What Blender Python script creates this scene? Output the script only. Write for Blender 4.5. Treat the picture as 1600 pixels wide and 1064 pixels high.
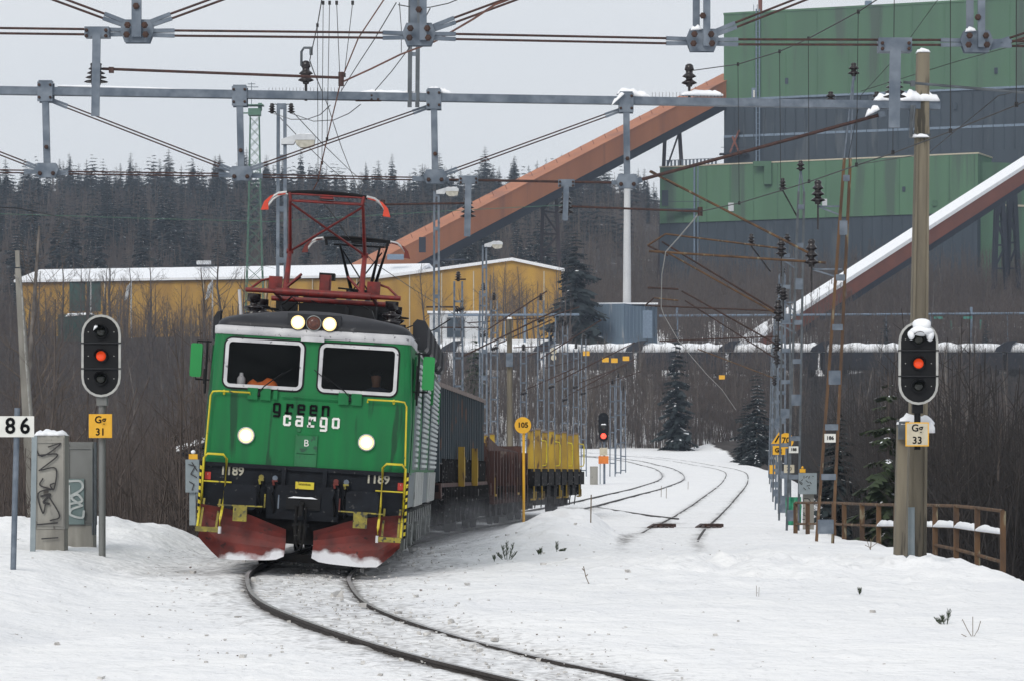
import bpy, math, random
import numpy as np
from math import sin, cos, pi, radians
from mathutils import Vector, Matrix
random.seed(7)
rng = np.random.default_rng(11)
for o in list(bpy.data.objects): bpy.data.objects.remove(o)
SC = bpy.context.scene
COL = SC.collection
# ------------------------------------------------------------ camera
H = 1.42            # eye height above the rail head
F = 4815.0          # focal length in pixels of a 1600 px wide frame
HY = 738.0          # image row of the horizon
cam_d = bpy.data.cameras.new('camera'); cam = bpy.data.objects.new('camera', cam_d); COL.objects.link(cam)
cam_d.sensor_width = 36; cam_d.lens = 36*F/1600; cam_d.shift_y = (HY-532)/1600
cam_d.clip_start = 0.5; cam_d.clip_end = 6000
cam.location = (0, 0, H); cam.rotation_euler = (radians(90), 0, 0)
SC.camera = cam
# ------------------------------------------------------------ world, sun, exposure
SUN_EL, SUN_AZ = radians(38), radians(205)
w = bpy.data.worlds.new('World'); SC.world = w; w.use_nodes = True
nt = w.node_tree; nt.nodes.clear()
out = nt.nodes.new('ShaderNodeOutputWorld'); bg = nt.nodes.new('ShaderNodeBackground')
sky = nt.nodes.new('ShaderNodeTexSky'); sky.sky_type = 'NISHITA'; sky.sun_disc = False
sky.sun_elevation = SUN_EL; sky.sun_rotation = SUN_AZ; sky.dust_density = 4; sky.air_density = 1.0
tc = nt.nodes.new('ShaderNodeTexCoord'); mp = nt.nodes.new('ShaderNodeMapping'); mp.inputs['Scale'].default_value = (1, 1, 4)
nz = nt.nodes.new('ShaderNodeTexNoise'); nz.inputs['Scale'].default_value = 2.2; nz.inputs['Detail'].default_value = 4
cr = nt.nodes.new('ShaderNodeValToRGB')
cr.color_ramp.elements[0].position = .35; cr.color_ramp.elements[0].color = (7.15, 7.55, 8.05, 1)
cr.color_ramp.elements[1].position = .7; cr.color_ramp.elements[1].color = (8.2, 8.4, 8.65, 1)
mx = nt.nodes.new('ShaderNodeMix'); mx.data_type = 'RGBA'; mx.inputs[0].default_value = .92
nt.links.new(tc.outputs['Generated'], mp.inputs['Vector']); nt.links.new(mp.outputs[0], nz.inputs['Vector'])
nt.links.new(nz.outputs['Fac'], cr.inputs[0])
nt.links.new(sky.outputs[0], mx.inputs[6]); nt.links.new(cr.outputs[0], mx.inputs[7])
nt.links.new(mx.outputs[2], bg.inputs[0]); bg.inputs[1].default_value = 0.1
nt.links.new(bg.outputs[0], out.inputs[0])
sd = bpy.data.lights.new('sun', 'SUN'); sd.energy = 1.5; sd.angle = radians(25); sd.color = (1, .96, .89)
sun = bpy.data.objects.new('sun', sd); COL.objects.link(sun)
sun.rotation_euler = (radians(52), 0, radians(-25))
SC.view_settings.view_transform = 'Standard'; SC.view_settings.look = 'None'
SC.view_settings.exposure = 0.1; SC.view_settings.gamma = 1
SC.cycles.max_bounces = 6; SC.cycles.transparent_max_bounces = 8; SC.cycles.volume_bounces = 0
SC.cycles.use_denoising = True

def W(px, py, Y): return Vector(((px-800)*Y/F, Y, H+(HY-py)*Y/F))
def S(Y): return F/Y
# ------------------------------------------------------------ materials
MATS = {}
def mat(name, c1, c2=None, rough=.7, metal=0, scale=4, detail=4, bump=0, streak=1.0, lo=.35, hi=.65, emit=None, es=0, alpha=None, spec=None, speck=None):
    """noise-mixed principled material; streak>1 stretches the noise along object Z; speck=(colour, amount, scale) adds specks"""
    m = bpy.data.materials.new(name); m.use_nodes = True; t = m.node_tree; b = t.nodes['Principled BSDF']
    b.inputs['Roughness'].default_value = rough; b.inputs['Metallic'].default_value = metal
    if spec is not None: b.inputs['Specular IOR Level'].default_value = spec
    c = t.nodes.new('ShaderNodeTexCoord'); mp = t.nodes.new('ShaderNodeMapping'); mp.inputs['Scale'].default_value = (1, 1, 1/streak)
    t.links.new(c.outputs['Object'], mp.inputs['Vector'])
    n = t.nodes.new('ShaderNodeTexNoise'); n.inputs['Scale'].default_value = scale; n.inputs['Detail'].default_value = detail
    t.links.new(mp.outputs[0], n.inputs['Vector'])
    if c2 is None: c2 = tuple(x*.75 for x in c1)
    r = t.nodes.new('ShaderNodeValToRGB'); r.color_ramp.elements[0].position = lo; r.color_ramp.elements[1].position = hi
    r.color_ramp.elements[0].color = (*c1, 1); r.color_ramp.elements[1].color = (*c2, 1)
    t.links.new(n.outputs['Fac'], r.inputs[0]); last = r.outputs[0]
    if speck:
        n2 = t.nodes.new('ShaderNodeTexNoise'); n2.inputs['Scale'].default_value = speck[2]; n2.inputs['Detail'].default_value = 5
        t.links.new(mp.outputs[0], n2.inputs['Vector'])
        r2 = t.nodes.new('ShaderNodeValToRGB'); a = 1-speck[1]
        r2.color_ramp.elements[0].position = a; r2.color_ramp.elements[1].position = min(1, a+.06)
        r2.color_ramp.elements[0].color = (0, 0, 0, 1); r2.color_ramp.elements[1].color = (1, 1, 1, 1)
        t.links.new(n2.outputs['Fac'], r2.inputs[0])
        q = t.nodes.new('ShaderNodeMix'); q.data_type = 'RGBA'; t.links.new(r2.outputs[0], q.inputs[0])
        t.links.new(last, q.inputs[6]); q.inputs[7].default_value = (*speck[0], 1); last = q.outputs[2]
    t.links.new(last, b.inputs['Base Color'])
    if bump:
        bp = t.nodes.new('ShaderNodeBump'); bp.inputs['Strength'].default_value = bump; bp.inputs['Distance'].default_value = .02
        t.links.new(n.outputs['Fac'], bp.inputs['Height']); t.links.new(bp.outputs[0], b.inputs['Normal'])
    if emit: b.inputs['Emission Color'].default_value = (*emit, 1); b.inputs['Emission Strength'].default_value = es
    if alpha is not None: b.inputs['Alpha'].default_value = alpha
    MATS[name] = m; return m
M = lambda n: MATS[n]
mat('galv', (.17, .2, .24), (.09, .115, .15), .55, .3, 5, bump=.1)
mat('galv_dark', (.1, .115, .13), (.06, .07, .08), .6, .2, 6)
mat('rust_rod', (.07, .032, .026), (.03, .016, .016), .6, .2, 20)
mat('rust', (.13, .07, .032), (.06, .035, .022), .85, 0, 6, streak=4, bump=.3, speck=((.2, .17, .11), .4, 9))
mat('rust_dark', (.06, .03, .022), (.03, .018, .016), .85, 0, 6, streak=3)
mat('insul', (.015, .01, .01), (.012, .01, .012), .2, 0, 10)
mat('wire', (.03, .03, .032), (.02, .02, .022), .5, .4, 10)
mat('wire_pale_lit', (.42, .42, .4), (.25, .24, .22), .4, .3, 10)  # pale cable colour; also gives the far contact wire its lit look
mat('copper', (.2, .08, .05), (.12, .05, .04), .5, .5, 10)
mat('snow_cap', (.87, .88, .90), (.8, .82, .86), .7, 0, 3, bump=.4)
mat('concrete', (.19, .165, .12), (.11, .096, .074), .9, 0, 5, streak=9, bump=.4, speck=((.05, .045, .035), .4, 7))
mat('concrete_grey', (.3, .29, .26), (.2, .19, .17), .9, 0, 5, streak=5, bump=.3)
mat('black', (.005, .0055, .007), (.008, .008, .009), .55, 0, 6, spec=.2)
mat('black_gloss', (.004, .005, .006), (.008, .008, .01), .15, 0, 6)
m_=mat('glass_dark', (.01,.012,.012), (.01,.012,.012), .04, 0, 3, alpha=.3, spec=.25)
mat('lens', (.012, .014, .01), (.02, .02, .018), .05, 0, 6)
mat('rim', (.45, .45, .43), (.34, .34, .33), .5, .1, 8)
mat('lamp_orange', (.7, .05, .01), (.5, .03, .01), .15, 0, 12, emit=(1, .09, .015), es=.4)
mat('lamp_red', (.8, .04, .03), (.7, .03, .02), .15, 0, 12, emit=(1, .06, .03), es=2.5)
mat('lamp_white', (1, .9, .7), (1, .9, .7), .2, 0, 3, emit=(1, .9, .62), es=5)
mat('lamp_warm', (1, .8, .4), (1, .8, .4), .3, 0, 3, emit=(1, .72, .3), es=1.0)
mat('lamp_off', (.11, .035, .02), (.07, .025, .02), .15, 0, 20)
mat('sign_yellow', (.78, .42, .02), (.7, .36, .015), .45, 0, 5)
mat('sign_white', (.7, .7, .66), (.6, .6, .57), .5, 0, 5)
mat('sign_orange', (.72, .2, .02), (.6, .16, .02), .5, 0, 5)
mat('cream', (.55, .5, .38), (.45, .4, .3), .6, 0, 5)
mat('text_black', (.003, .003, .004), (.003, .003, .004), .7, spec=.1)
mat('text_white', (.75, .75, .72), (.6, .6, .58), .5, 0, 20)
mat('text_num', (.45, .43, .34), (.3, .29, .24), .6, 0, 30)
mat('loco_green', (.007, .155, .044), (.010, .12, .040), .5, 0, 6, streak=9, spec=.22, speck=((.01, .06, .026), .43, 5))
mat('green_door', (.009, .14, .045), (.007, .11, .035), .4, 0, 4, speck=((.01, .06, .03), .42, 9))
mat('mirror_green', (.006, .22, .045), (.005, .19, .04), .35, 0, 3)
mat('loco_dark', (.007, .0095, .014), (.004, .005, .008), .65, 0, 5, spec=.2, speck=((.06, .06, .06), .36, 12))
mat('roof_grey', (.022, .023, .028), (.014, .015, .019), .5, 0, 3, spec=.3, speck=((.07, .07, .075), .35, 8))
mat('stripe_white', (.55, .55, .56), (.4, .4, .42), .5, 0, 3, speck=((.12, .12, .13), .38, 14))
mat('louvre', (.62, .66, .66), (.45, .5, .5), .4, .2, 6)
mat('side_silver', (.48, .5, .48), (.3, .32, .31), .45, .3, 4, streak=4, speck=((.08, .08, .075), .44, 8))
mat('side_grey', (.11, .14, .15), (.08, .1, .11), .5, .1, 4)
mat('bogie_grey', (.17, .18, .17), (.07, .075, .07), .6, .1, 6, speck=((.5, .5, .5), .36, 9))
mat('under_black', (.007, .007, .008), (.014, .013, .012), .85, 0, 7, spec=.15, speck=((.35, .35, .36), .33, 8))
mat('loco_yellow', (.58, .5, .02), (.5, .38, .02), .5, 0, 8, speck=((.12, .1, .03), .37, 16))
mat('step_yellow', (.3, .25, .03), (.14, .12, .03), .7, 0, 8, speck=((.04, .04, .03), .45, 12))
mat('plow_red', (.15, .017, .011), (.07, .011, .009), .65, 0, 4, bump=.2, speck=((.04, .012, .01), .38, 9))
mat('panto_red', (.19, .010, .007), (.10, .008, .007), .5, 0, 8, speck=((.07, .01, .01), .4, 20))
mat('panto_tip', (.6, .05, .015), (.5, .04, .015), .5, 0, 8)
mat('silver_horn', (.55, .55, .55), (.4, .4, .4), .4, .4, 8)
mat('label_red', (.5, .03, .015), (.4, .025, .015), .5)
mat('dirty_snow', (.6, .61, .64), (.4, .4, .42), .8, 0, 6, bump=.4, speck=((.12, .1, .09), .42, 14))
mat('interior', (.006, .006, .006), (.004, .004, .004), .9)
mat('skin', (.45, .24, .16), (.4, .2, .14), .6)
mat('shirt', (.05, .07, .12), (.03, .05, .09), .8)
mat('vest', (.7, .16, .02), (.6, .12, .02), .7)
mat('rail_side', (.05, .042, .038), (.03, .025, .023), .75, .2, 12)
mat('rail_top', (.42, .42, .43), (.25, .24, .24), .45, .3, 12)
mat('container', (.05, .068, .08), (.032, .047, .058), .6, .1, 3, streak=4, speck=((.13, .07, .05), .4, 5))
mat('wagon_brown', (.075, .03, .022), (.04, .02, .017), .8, 0, 5, streak=3, speck=((.16, .13, .11), .4, 9))
mat('wagon_black', (.013, .011, .011), (.008, .008, .008), .85, 0, 6, spec=.15, speck=((.2, .19, .19), .38, 10))
mat('wagon_yellow', (.42, .27, .015), (.22, .13, .02), .6, 0, 3, streak=3, speck=((.08, .04, .02), .42, 6))
mat('wagon_top', (.2, .16, .14), (.13, .1, .09), .8, 0, 6)
mat('far_wagon', (.013, .018, .03), (.012, .012, .02), .7, 0, 1, speck=((.1, .09, .1), .38, 2))
mat('cab_metal', (.3, .29, .26), (.22, .215, .2), .6, .1, 3, streak=3, speck=((.1, .09, .08), .38, 6))
mat('cab_metal_dark', (.17, .175, .17), (.12, .125, .12), .6, .1, 3, streak=3)
mat('cab_blue', (.25, .29, .31), (.2, .24, .26), .6, .1, 4)
mat('teal_panel', (.15, .2, .2), (.11, .16, .16), .6, 0, 4)
mat('graf_black', (.012, .011, .013), (.03, .028, .03), .7)
mat('graf_white', (.45, .48, .47), (.35, .38, .38), .7, 0, 14)
mat('tarp', (.03, .3, .17), (.02, .2, .11), .5, 0, 5, bump=.6)
mat('lamp_glass', (.5, .48, .42), (.38, .36, .3), .25, 0, 12)
mat('lamp_body', (.6, .62, .64), (.5, .52, .55), .5, 0, 6)
mat('yellow_wall', (.47, .27, .036), (.33, .18, .028), .7, 0, .5, streak=4)
mat('dark_green', (.03, .08, .065), (.02, .06, .05), .7, 0, .5)
mat('fab_green', (.062, .15, .08), (.054, .125, .07), .65, 0, .5, streak=14, speck=((.05, .085, .06), .4, .25))
mat('fab_green2', (.074, .175, .092), (.062, .145, .078), .65, 0, .5, streak=14, speck=((.055, .1, .068), .4, .25))
mat('fab_dark', (.028, .045, .064), (.02, .034, .05), .65, 0, .25, streak=8, speck=((.055, .07, .085), .40, .5))
mat('orange', (.44, .17, .08), (.36, .135, .065), .7, 0, .3, streak=8, speck=((.3, .12, .07), .4, .25))
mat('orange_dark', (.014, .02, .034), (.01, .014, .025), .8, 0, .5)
mat('brick_orange', (.2, .06, .034), (.16, .05, .03), .7, 0, .4)
mat('steel_brown', (.035, .02, .024), (.022, .015, .018), .8)
mat('shed_blue', (.16, .22, .28), (.12, .17, .23), .6, .1, .5, streak=8, speck=((.28, .3, .33), .38, 1.2))
mat('chimney', (.62, .63, .64), (.52, .53, .55), .6, 0, .3)
mat('tower_green', (.09, .2, .14), (.07, .16, .11), .6)
mat('blue_pipe', (.18, .24, .32), (.13, .18, .25), .6)
mat('teal_pipe', (.05, .25, .2), (.04, .2, .16), .6)
mat('bark_brown', (.11, .09, .08), (.05, .04, .036), .9, 0, 3)
mat('bark_birch', (.2, .18, .165), (.08, .07, .064), .9, 0, 1.5, streak=.5)
mat('twig', (.115, .09, .078), (.065, .05, .043), .9, 0, 1.5)
mat('twig_light', (.16, .125, .1), (.1, .08, .066), .9, 0, 1.5)
mat('twig_shaded', (.034, .028, .026), (.02, .017, .016), .9, 0, 1.5)  # shade of the right hollow put into a darker twig colour
mat('needle', (.014, .026, .027), (.008, .014, .017), .85, 0, 1.2)
mat('needle_green', (.035, .055, .018), (.02, .032, .012), .85, 0, 1.2)
mat('snow_lump', (.6, .59, .57), (.4, .385, .37), .9, 0, 8)
mat('straw', (.2, .15, .1), (.13, .1, .07), .9)
# snow packed low on the plough blades
def plough_mat():
    m = MATS['plow_red']; t = m.node_tree; b = t.nodes['Principled BSDF']; old = b.inputs['Base Color'].links[0].from_socket
    c = t.nodes.new('ShaderNodeTexCoord'); sp = t.nodes.new('ShaderNodeSeparateXYZ'); t.links.new(c.outputs['Object'], sp.inputs[0])
    n = t.nodes.new('ShaderNodeTexNoise'); n.inputs['Scale'].default_value = 2.3; n.inputs['Detail'].default_value = 7; t.links.new(c.outputs['Object'], n.inputs['Vector'])
    a = t.nodes.new('ShaderNodeMath'); a.operation = 'MULTIPLY_ADD'; t.links.new(n.outputs['Fac'], a.inputs[0]); a.inputs[1].default_value = .62
    ax = t.nodes.new('ShaderNodeMath'); ax.operation = 'ABSOLUTE'; t.links.new(sp.outputs['X'], ax.inputs[0])
    ay = t.nodes.new('ShaderNodeMath'); ay.operation = 'MULTIPLY_ADD'; t.links.new(ax.outputs[0], ay.inputs[0]); ay.inputs[1].default_value = .13; t.links.new(sp.outputs['Z'], ay.inputs[2])
    neg = t.nodes.new('ShaderNodeMath'); neg.operation = 'MULTIPLY'; t.links.new(ay.outputs[0], neg.inputs[0]); neg.inputs[1].default_value = -1; t.links.new(neg.outputs[0], a.inputs[2])
    r = t.nodes.new('ShaderNodeMapRange'); r.inputs['From Min'].default_value = -.03; r.inputs['From Max'].default_value = .06; t.links.new(a.outputs[0], r.inputs['Value'])
    q = t.nodes.new('ShaderNodeMix'); q.data_type = 'RGBA'; t.links.new(r.outputs[0], q.inputs[0]); t.links.new(old, q.inputs[6]); q.inputs[7].default_value = (.62, .63, .66, 1); t.links.new(q.outputs[2], b.inputs['Base Color'])
plough_mat()
# ------------------------------------------------------------ helpers
def world_loc(o):
    v = Vector((0, 0, 0))
    while o is not None: v += o.location; o = o.parent
    return v
class MB:
    def __init__(s): s.v = []; s.f = []; s.sm = []
    def add(s, vs, fs, smooth=False):
        b = len(s.v); s.v += [tuple(x) for x in vs]; s.f += [tuple(b+i for i in q) for q in fs]; s.sm += [smooth]*len(fs); return s
    def box(s, c, d, R=None):
        hx, hy, hz = d[0]/2, d[1]/2, d[2]/2; c = Vector(c)
        vs = [Vector((x, y, z)) for x in (-hx, hx) for y in (-hy, hy) for z in (-hz, hz)]
        if R is not None: vs = [R @ q for q in vs]
        return s.add([q+c for q in vs], [(0, 1, 3, 2), (4, 6, 7, 5), (0, 4, 5, 1), (2, 3, 7, 6), (0, 2, 6, 4), (1, 5, 7, 3)])
    def bar(s, a, b, w, h=None, up=(0, 0, 1)):
        a, b = Vector(a), Vector(b); h = h or w; d = b-a; L = d.length
        if L < 1e-6: return s
        z = d/L; u = Vector(up)
        if abs(z.dot(u)) > .95: u = Vector((0, 1, 0))
        x = z.cross(u).normalized(); y = x.cross(z).normalized()
        return s.box((a+b)/2, (w, h, L), Matrix((x, y, z)).transposed())
    def tube(s, pts, r, n=6, cap=True, smooth=True):
        pts = [Vector(p) for p in pts]; k = len(pts); rs = r if isinstance(r, (list, tuple)) else [r]*k
        vs = []; fs = []
        for i, p in enumerate(pts):
            d = (pts[min(i+1, k-1)]-pts[max(i-1, 0)])
            d = d.normalized() if d.length > 1e-9 else Vector((0, 0, 1))
            u = Vector((0, 0, 1)) if abs(d.z) < .9 else Vector((0, 1, 0))
            x = d.cross(u).normalized(); y = x.cross(d)
            for j in range(n):
                a = 2*pi*j/n; vs.append(p+(x*cos(a)+y*sin(a))*rs[i])
        for i in range(k-1):
            for j in range(n): fs.append((i*n+j, i*n+(j+1) % n, (i+1)*n+(j+1) % n, (i+1)*n+j))
        s.add(vs, fs, smooth)
        if cap: s.add(vs[:n], [tuple(range(n))[::-1]]); s.add(vs[-n:], [tuple(range(n))])
        return s
    def lathe(s, prof, o, axis='z', n=12, smooth=True):
        o = Vector(o); vs = []
        for r, z in prof:
            for j in range(n):
                a = 2*pi*j/n; c, d = r*cos(a), r*sin(a)
                vs.append(o+(Vector((c, d, z)) if axis == 'z' else Vector((c, z, d)) if axis == 'y' else Vector((z, c, d))))
        k = len(prof)
        fs = [(i*n+j, i*n+(j+1) % n, (i+1)*n+(j+1) % n, (i+1)*n+j) for i in range(k-1) for j in range(n)]
        s.add(vs, fs, smooth); s.add(vs[:n], [tuple(range(n))]); s.add(vs[-n:], [tuple(range(n))]); return s
    def prism(s, pts, vec):
        """closed polygon of 3-D points pushed along vec"""
        pts = [Vector(p) for p in pts]; vec = Vector(vec); n = len(pts)
        return s.add(pts+[p+vec for p in pts], [tuple(range(n)), tuple(range(2*n-1, n-1, -1))]+[(i, i+n, (i+1) % n+n, (i+1) % n) for i in range(n)])
    def strip(s, pts, wd, nrm, t=.004):
        """a flat painted stroke on a surface whose normal is nrm"""
        nrm = Vector(nrm).normalized()
        for a, b in zip(pts[:-1], pts[1:]):
            s.nst = getattr(s, 'nst', 0)+1; t = t+.00035
            a, b = Vector(a), Vector(b); d = (b-a)
            if d.length < 1e-6: continue
            d.normalize(); sd = d.cross(nrm)*wd/2; e = d*wd*.4
            s.prism([a-e+sd, b+e+sd, b+e-sd, a-e-sd], nrm*t)
        return s
    def lump(s, a, b, w, h, seg=14, seed=0, droop=0):
        """a snow roll lying along a-b (bottom on the line)"""
        R = random.Random(seed); a, b = Vector(a), Vector(b); d = b-a; x = Vector((0, 0, 1)).cross(d).normalized(); n = 7; vs = []; fs = []
        for i in range(seg+1):
            t = i/seg; p = a+d*t; e = min(1, 5*t, 5*(1-t))**.5; hh = h*e*R.uniform(.75, 1.2); ww = w*(.75+.25*e)*R.uniform(.9, 1.1)
            for j in range(n):
                q = pi*j/(n-1); vs.append(p+x*cos(q)*ww/2+Vector((0, 0, sin(q)*hh-(droop if j in (0, n-1) else 0))))
        for i in range(seg):
            for j in range(n-1): fs.append((i*n+j, i*n+j+1, (i+1)*n+j+1, (i+1)*n+j))
            fs.append((i*n+n-1, i*n, (i+1)*n, (i+1)*n+n-1))
        s.add(vs, fs, True); s.add(vs[:n], [tuple(range(n))]); s.add(vs[-n:], [tuple(range(n))]); return s
    def blob(s, c, rx, ry, rz, seed=0, n=14, k=8):
        R = random.Random(seed); c = Vector(c); ph = [R.uniform(0, 6.28) for _ in range(4)]; vs = []
        for i in range(k+1):
            t = pi*i/k
            for j in range(n):
                a = 2*pi*j/n; q = 1+.10*sin(2*a+ph[0]+t)+.07*sin(3*a+ph[1])+.05*sin(4*t+ph[2]); vs.append(c+Vector((rx*sin(t)*cos(a)*q, ry*sin(t)*sin(a)*q, rz*cos(t)*(1+.08*sin(a*2+ph[3])))))
        return s.add(vs, [(i*n+j, i*n+(j+1) % n, (i+1)*n+(j+1) % n, (i+1)*n+j) for i in range(k) for j in range(n)], True)
    def mesh(s, name, m):
        me = bpy.data.meshes.new(name); me.from_pydata(s.v, [], s.f); me.materials.append(M(m) if isinstance(m, str) else m)
        me.polygons.foreach_set('use_smooth', s.sm); me.validate(); return me
    def build(s, name, m, parent=None, local=False):
        if parent is not None and not local:
            o = world_loc(parent); s.v = [(x-o.x, y-o.y, z-o.z) for x, y, z in s.v]
        ob = bpy.data.objects.new(name, s.mesh(name, m)); COL.objects.link(ob); ob.parent = parent; return ob
    def solo(s, name, m, label, cat, group=None, base=None):
        """a top-level thing that is one mesh; its origin goes to base (or its lowest point)"""
        a = np.array(s.v); b = Vector(base) if base is not None else Vector((a[:, 0].mean(), a[:, 1].mean(), a[:, 2].min()))
        s.v = [(x-b.x, y-b.y, z-b.z) for x, y, z in s.v]
        ob = bpy.data.objects.new(name, s.mesh(name, m)); COL.objects.link(ob); ob.location = b; tag(ob, label, cat, group); return ob
def tag(o, label=None, cat=None, group=None, kind=None):
    if label: o['label'] = label
    if cat: o['category'] = cat
    if group: o['group'] = group
    if kind: o['kind'] = kind
    return o
def thing(name, loc, label, cat, group=None):
    o = bpy.data.objects.new(name, None); COL.objects.link(o); o.location = loc; return tag(o, label, cat, group)
def text_mb(txt, size, origin, ux, uz, nrm, depth=.004, align='CENTER', stretch=1.0, bold=.0):
    cu = bpy.data.curves.new('t', 'FONT'); cu.body = txt; cu.size = size; cu.align_x = align; cu.align_y = 'CENTER'; cu.extrude = depth/2; cu.offset = bold
    cu.resolution_u = 3
    ob = bpy.data.objects.new('t', cu); COL.objects.link(ob); bpy.context.view_layer.update()
    me = bpy.data.meshes.new_from_object(ob.evaluated_get(bpy.context.evaluated_depsgraph_get()))
    ux, uz, nrm, o = Vector(ux), Vector(uz), Vector(nrm), Vector(origin)
    b = MB(); b.add([o+ux*v.co.x*stretch+uz*v.co.y+nrm*(v.co.z+depth/2) for v in me.vertices], [tuple(p.vertices) for p in me.polygons])
    bpy.data.objects.remove(ob); bpy.data.meshes.remove(me); return b
def cmr(pts, n=8):
    P = [Vector(p) for p in pts]; P = [P[0]*2-P[1]]+P+[P[-1]*2-P[-2]]; out = []
    for i in range(1, len(P)-2):
        for k in range(n):
            t = k/n; a, b, c, d = P[i-1], P[i], P[i+1], P[i+2]
            out.append(.5*((2*b)+(c-a)*t+(2*a-5*b+4*c-d)*t*t+(3*b-a-3*c+d)*t**3))
    return out+[P[-2]]
def sstep(a, b, x):
    t = np.clip((x-a)/(b-a), 0, 1); return t*t*(3-2*t)
def vnoise(x, y, seed=0):
    """smooth value noise, vectorised"""
    x = np.asarray(x, float); y = np.asarray(y, float); xi = np.floor(x).astype(np.int64); yi = np.floor(y).astype(np.int64)
    fx = x-xi; fy = y-yi; fx = fx*fx*(3-2*fx); fy = fy*fy*(3-2*fy)
    def h(i, j):
        n = (i*374761393+j*668265263+seed*1442695041) & 0x7fffffff
        n = ((n ^ (n >> 13))*1274126177) & 0x7fffffff
        return ((n ^ (n >> 16)) & 0xffff)/65535.0
    return (h(xi, yi)*(1-fx)+h(xi+1, yi)*fx)*(1-fy)+(h(xi, yi+1)*(1-fx)+h(xi+1, yi+1)*fx)*fy
def fbm(x, y, seed=0, o=4):
    s = 0; a = .5
    for k in range(o): s = s+a*(vnoise(x*2**k, y*2**k, seed+k)-.5); a *= .55
    return s
# ------------------------------------------------------------ tracks and ground heights
ZR = np.array([(-50, -4.7), (30, -.7), (36, -.4), (41, -.16), (44, -.045), (47, 0), (88, 0), (100, .04), (117, .2), (140, .48), (180, .96), (235, 1.6), (262, 2.1), (280, 2.55), (298, 3.05), (320, 3.85), (340, 4.0)])
def rail_z(Y): return np.interp(Y, ZR[:, 0], ZR[:, 1])
T1 = [(19, 8), (12.5, 15), (6.6, 21.5), (3.1, 26.4), (.62, 31.1), (-.72, 33.9), (-1.85, 37.0), (-2.57, 39.7), (-2.95, 42.7), (-3.09, 45.5), (-3.1, 52), (-2.95, 60), (-2.2, 75), (-1.05, 88), (.7, 102), (2.5, 117), (4.8, 137),
      (6.95, 156), (9.9, 190), (11.85, 235), (11.6, 262), (10.4, 281), (7, 296), (0, 306), (-12, 314), (-26, 318)]
T2 = [(2.35, 47), (2.65, 54), (2.95, 61), (3.55, 70), (4.55, 83), (6.1, 101), (8.35, 126), (12.9, 178), (16.5, 230), (16.3, 258), (14.4, 284), (10.6, 302), (3, 317), (-9, 324), (-24, 327)]
def path(pts): return [(p.x, p.y) for p in cmr([(x, y, 0) for x, y in pts], 10)]
P1, P2 = path(T1), path(T2)
def cant(Y): return float(.04*sstep(25, 38, Y)*(1-sstep(95, 125, Y)))
def dist_path(X, Y, P):
    """signed-free distance from points to a polyline"""
    d = np.full(X.shape, 1e9); 
    for (ax, ay), (bx, by) in zip(P[:-1], P[1:]):
        ex, ey = bx-ax, by-ay; L = ex*ex+ey*ey
        m = (Y > min(ay, by)-9) & (Y < max(ay, by)+9) & (np.abs(X-ax) < 30)
        if not m.any(): continue
        x, y = X[m], Y[m]; t = np.clip(((x-ax)*ex+(y-ay)*ey)/L, 0, 1)
        d[m] = np.minimum(d[m], np.hypot(x-ax-t*ex, y-ay-t*ey))
    return d
EDGE_R = np.array([(0, 30), (30, 13), (38, 8.4), (41, 7.0), (47, 6.9), (55, 7.3), (69, 7.0), (81, 7.5), (100, 9.0), (125, 11.2), (180, 16), (230, 19.2), (260, 19.8), (290, 19), (320, 18)])
EDGE_L = np.array([(0, -60), (50, -40), (60, -11.5), (61.5, -5.6), (75, -4.9), (88, -4), (102, -2.6), (117, -1.2), (156, 0), (235, 2), (300, -30), (330, -60)])
LFT = np.array([(60, -3.6), (150, -3.4), (250, -1), (330, 5), (366, 12.6), (374, 12.8), (400, 18.4), (430, 20.2), (480, 23), (700, 60), (800, 74), (900, 78), (1200, 60), (2500, 0)])
RGT = np.array([(60, -3.6), (150, -3.4), (250, -1), (330, 5), (366, 12.6), (374, 12.8), (400, 17), (520, 33), (800, 56), (900, 60), (1200, 55), (2500, 0)])
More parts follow.
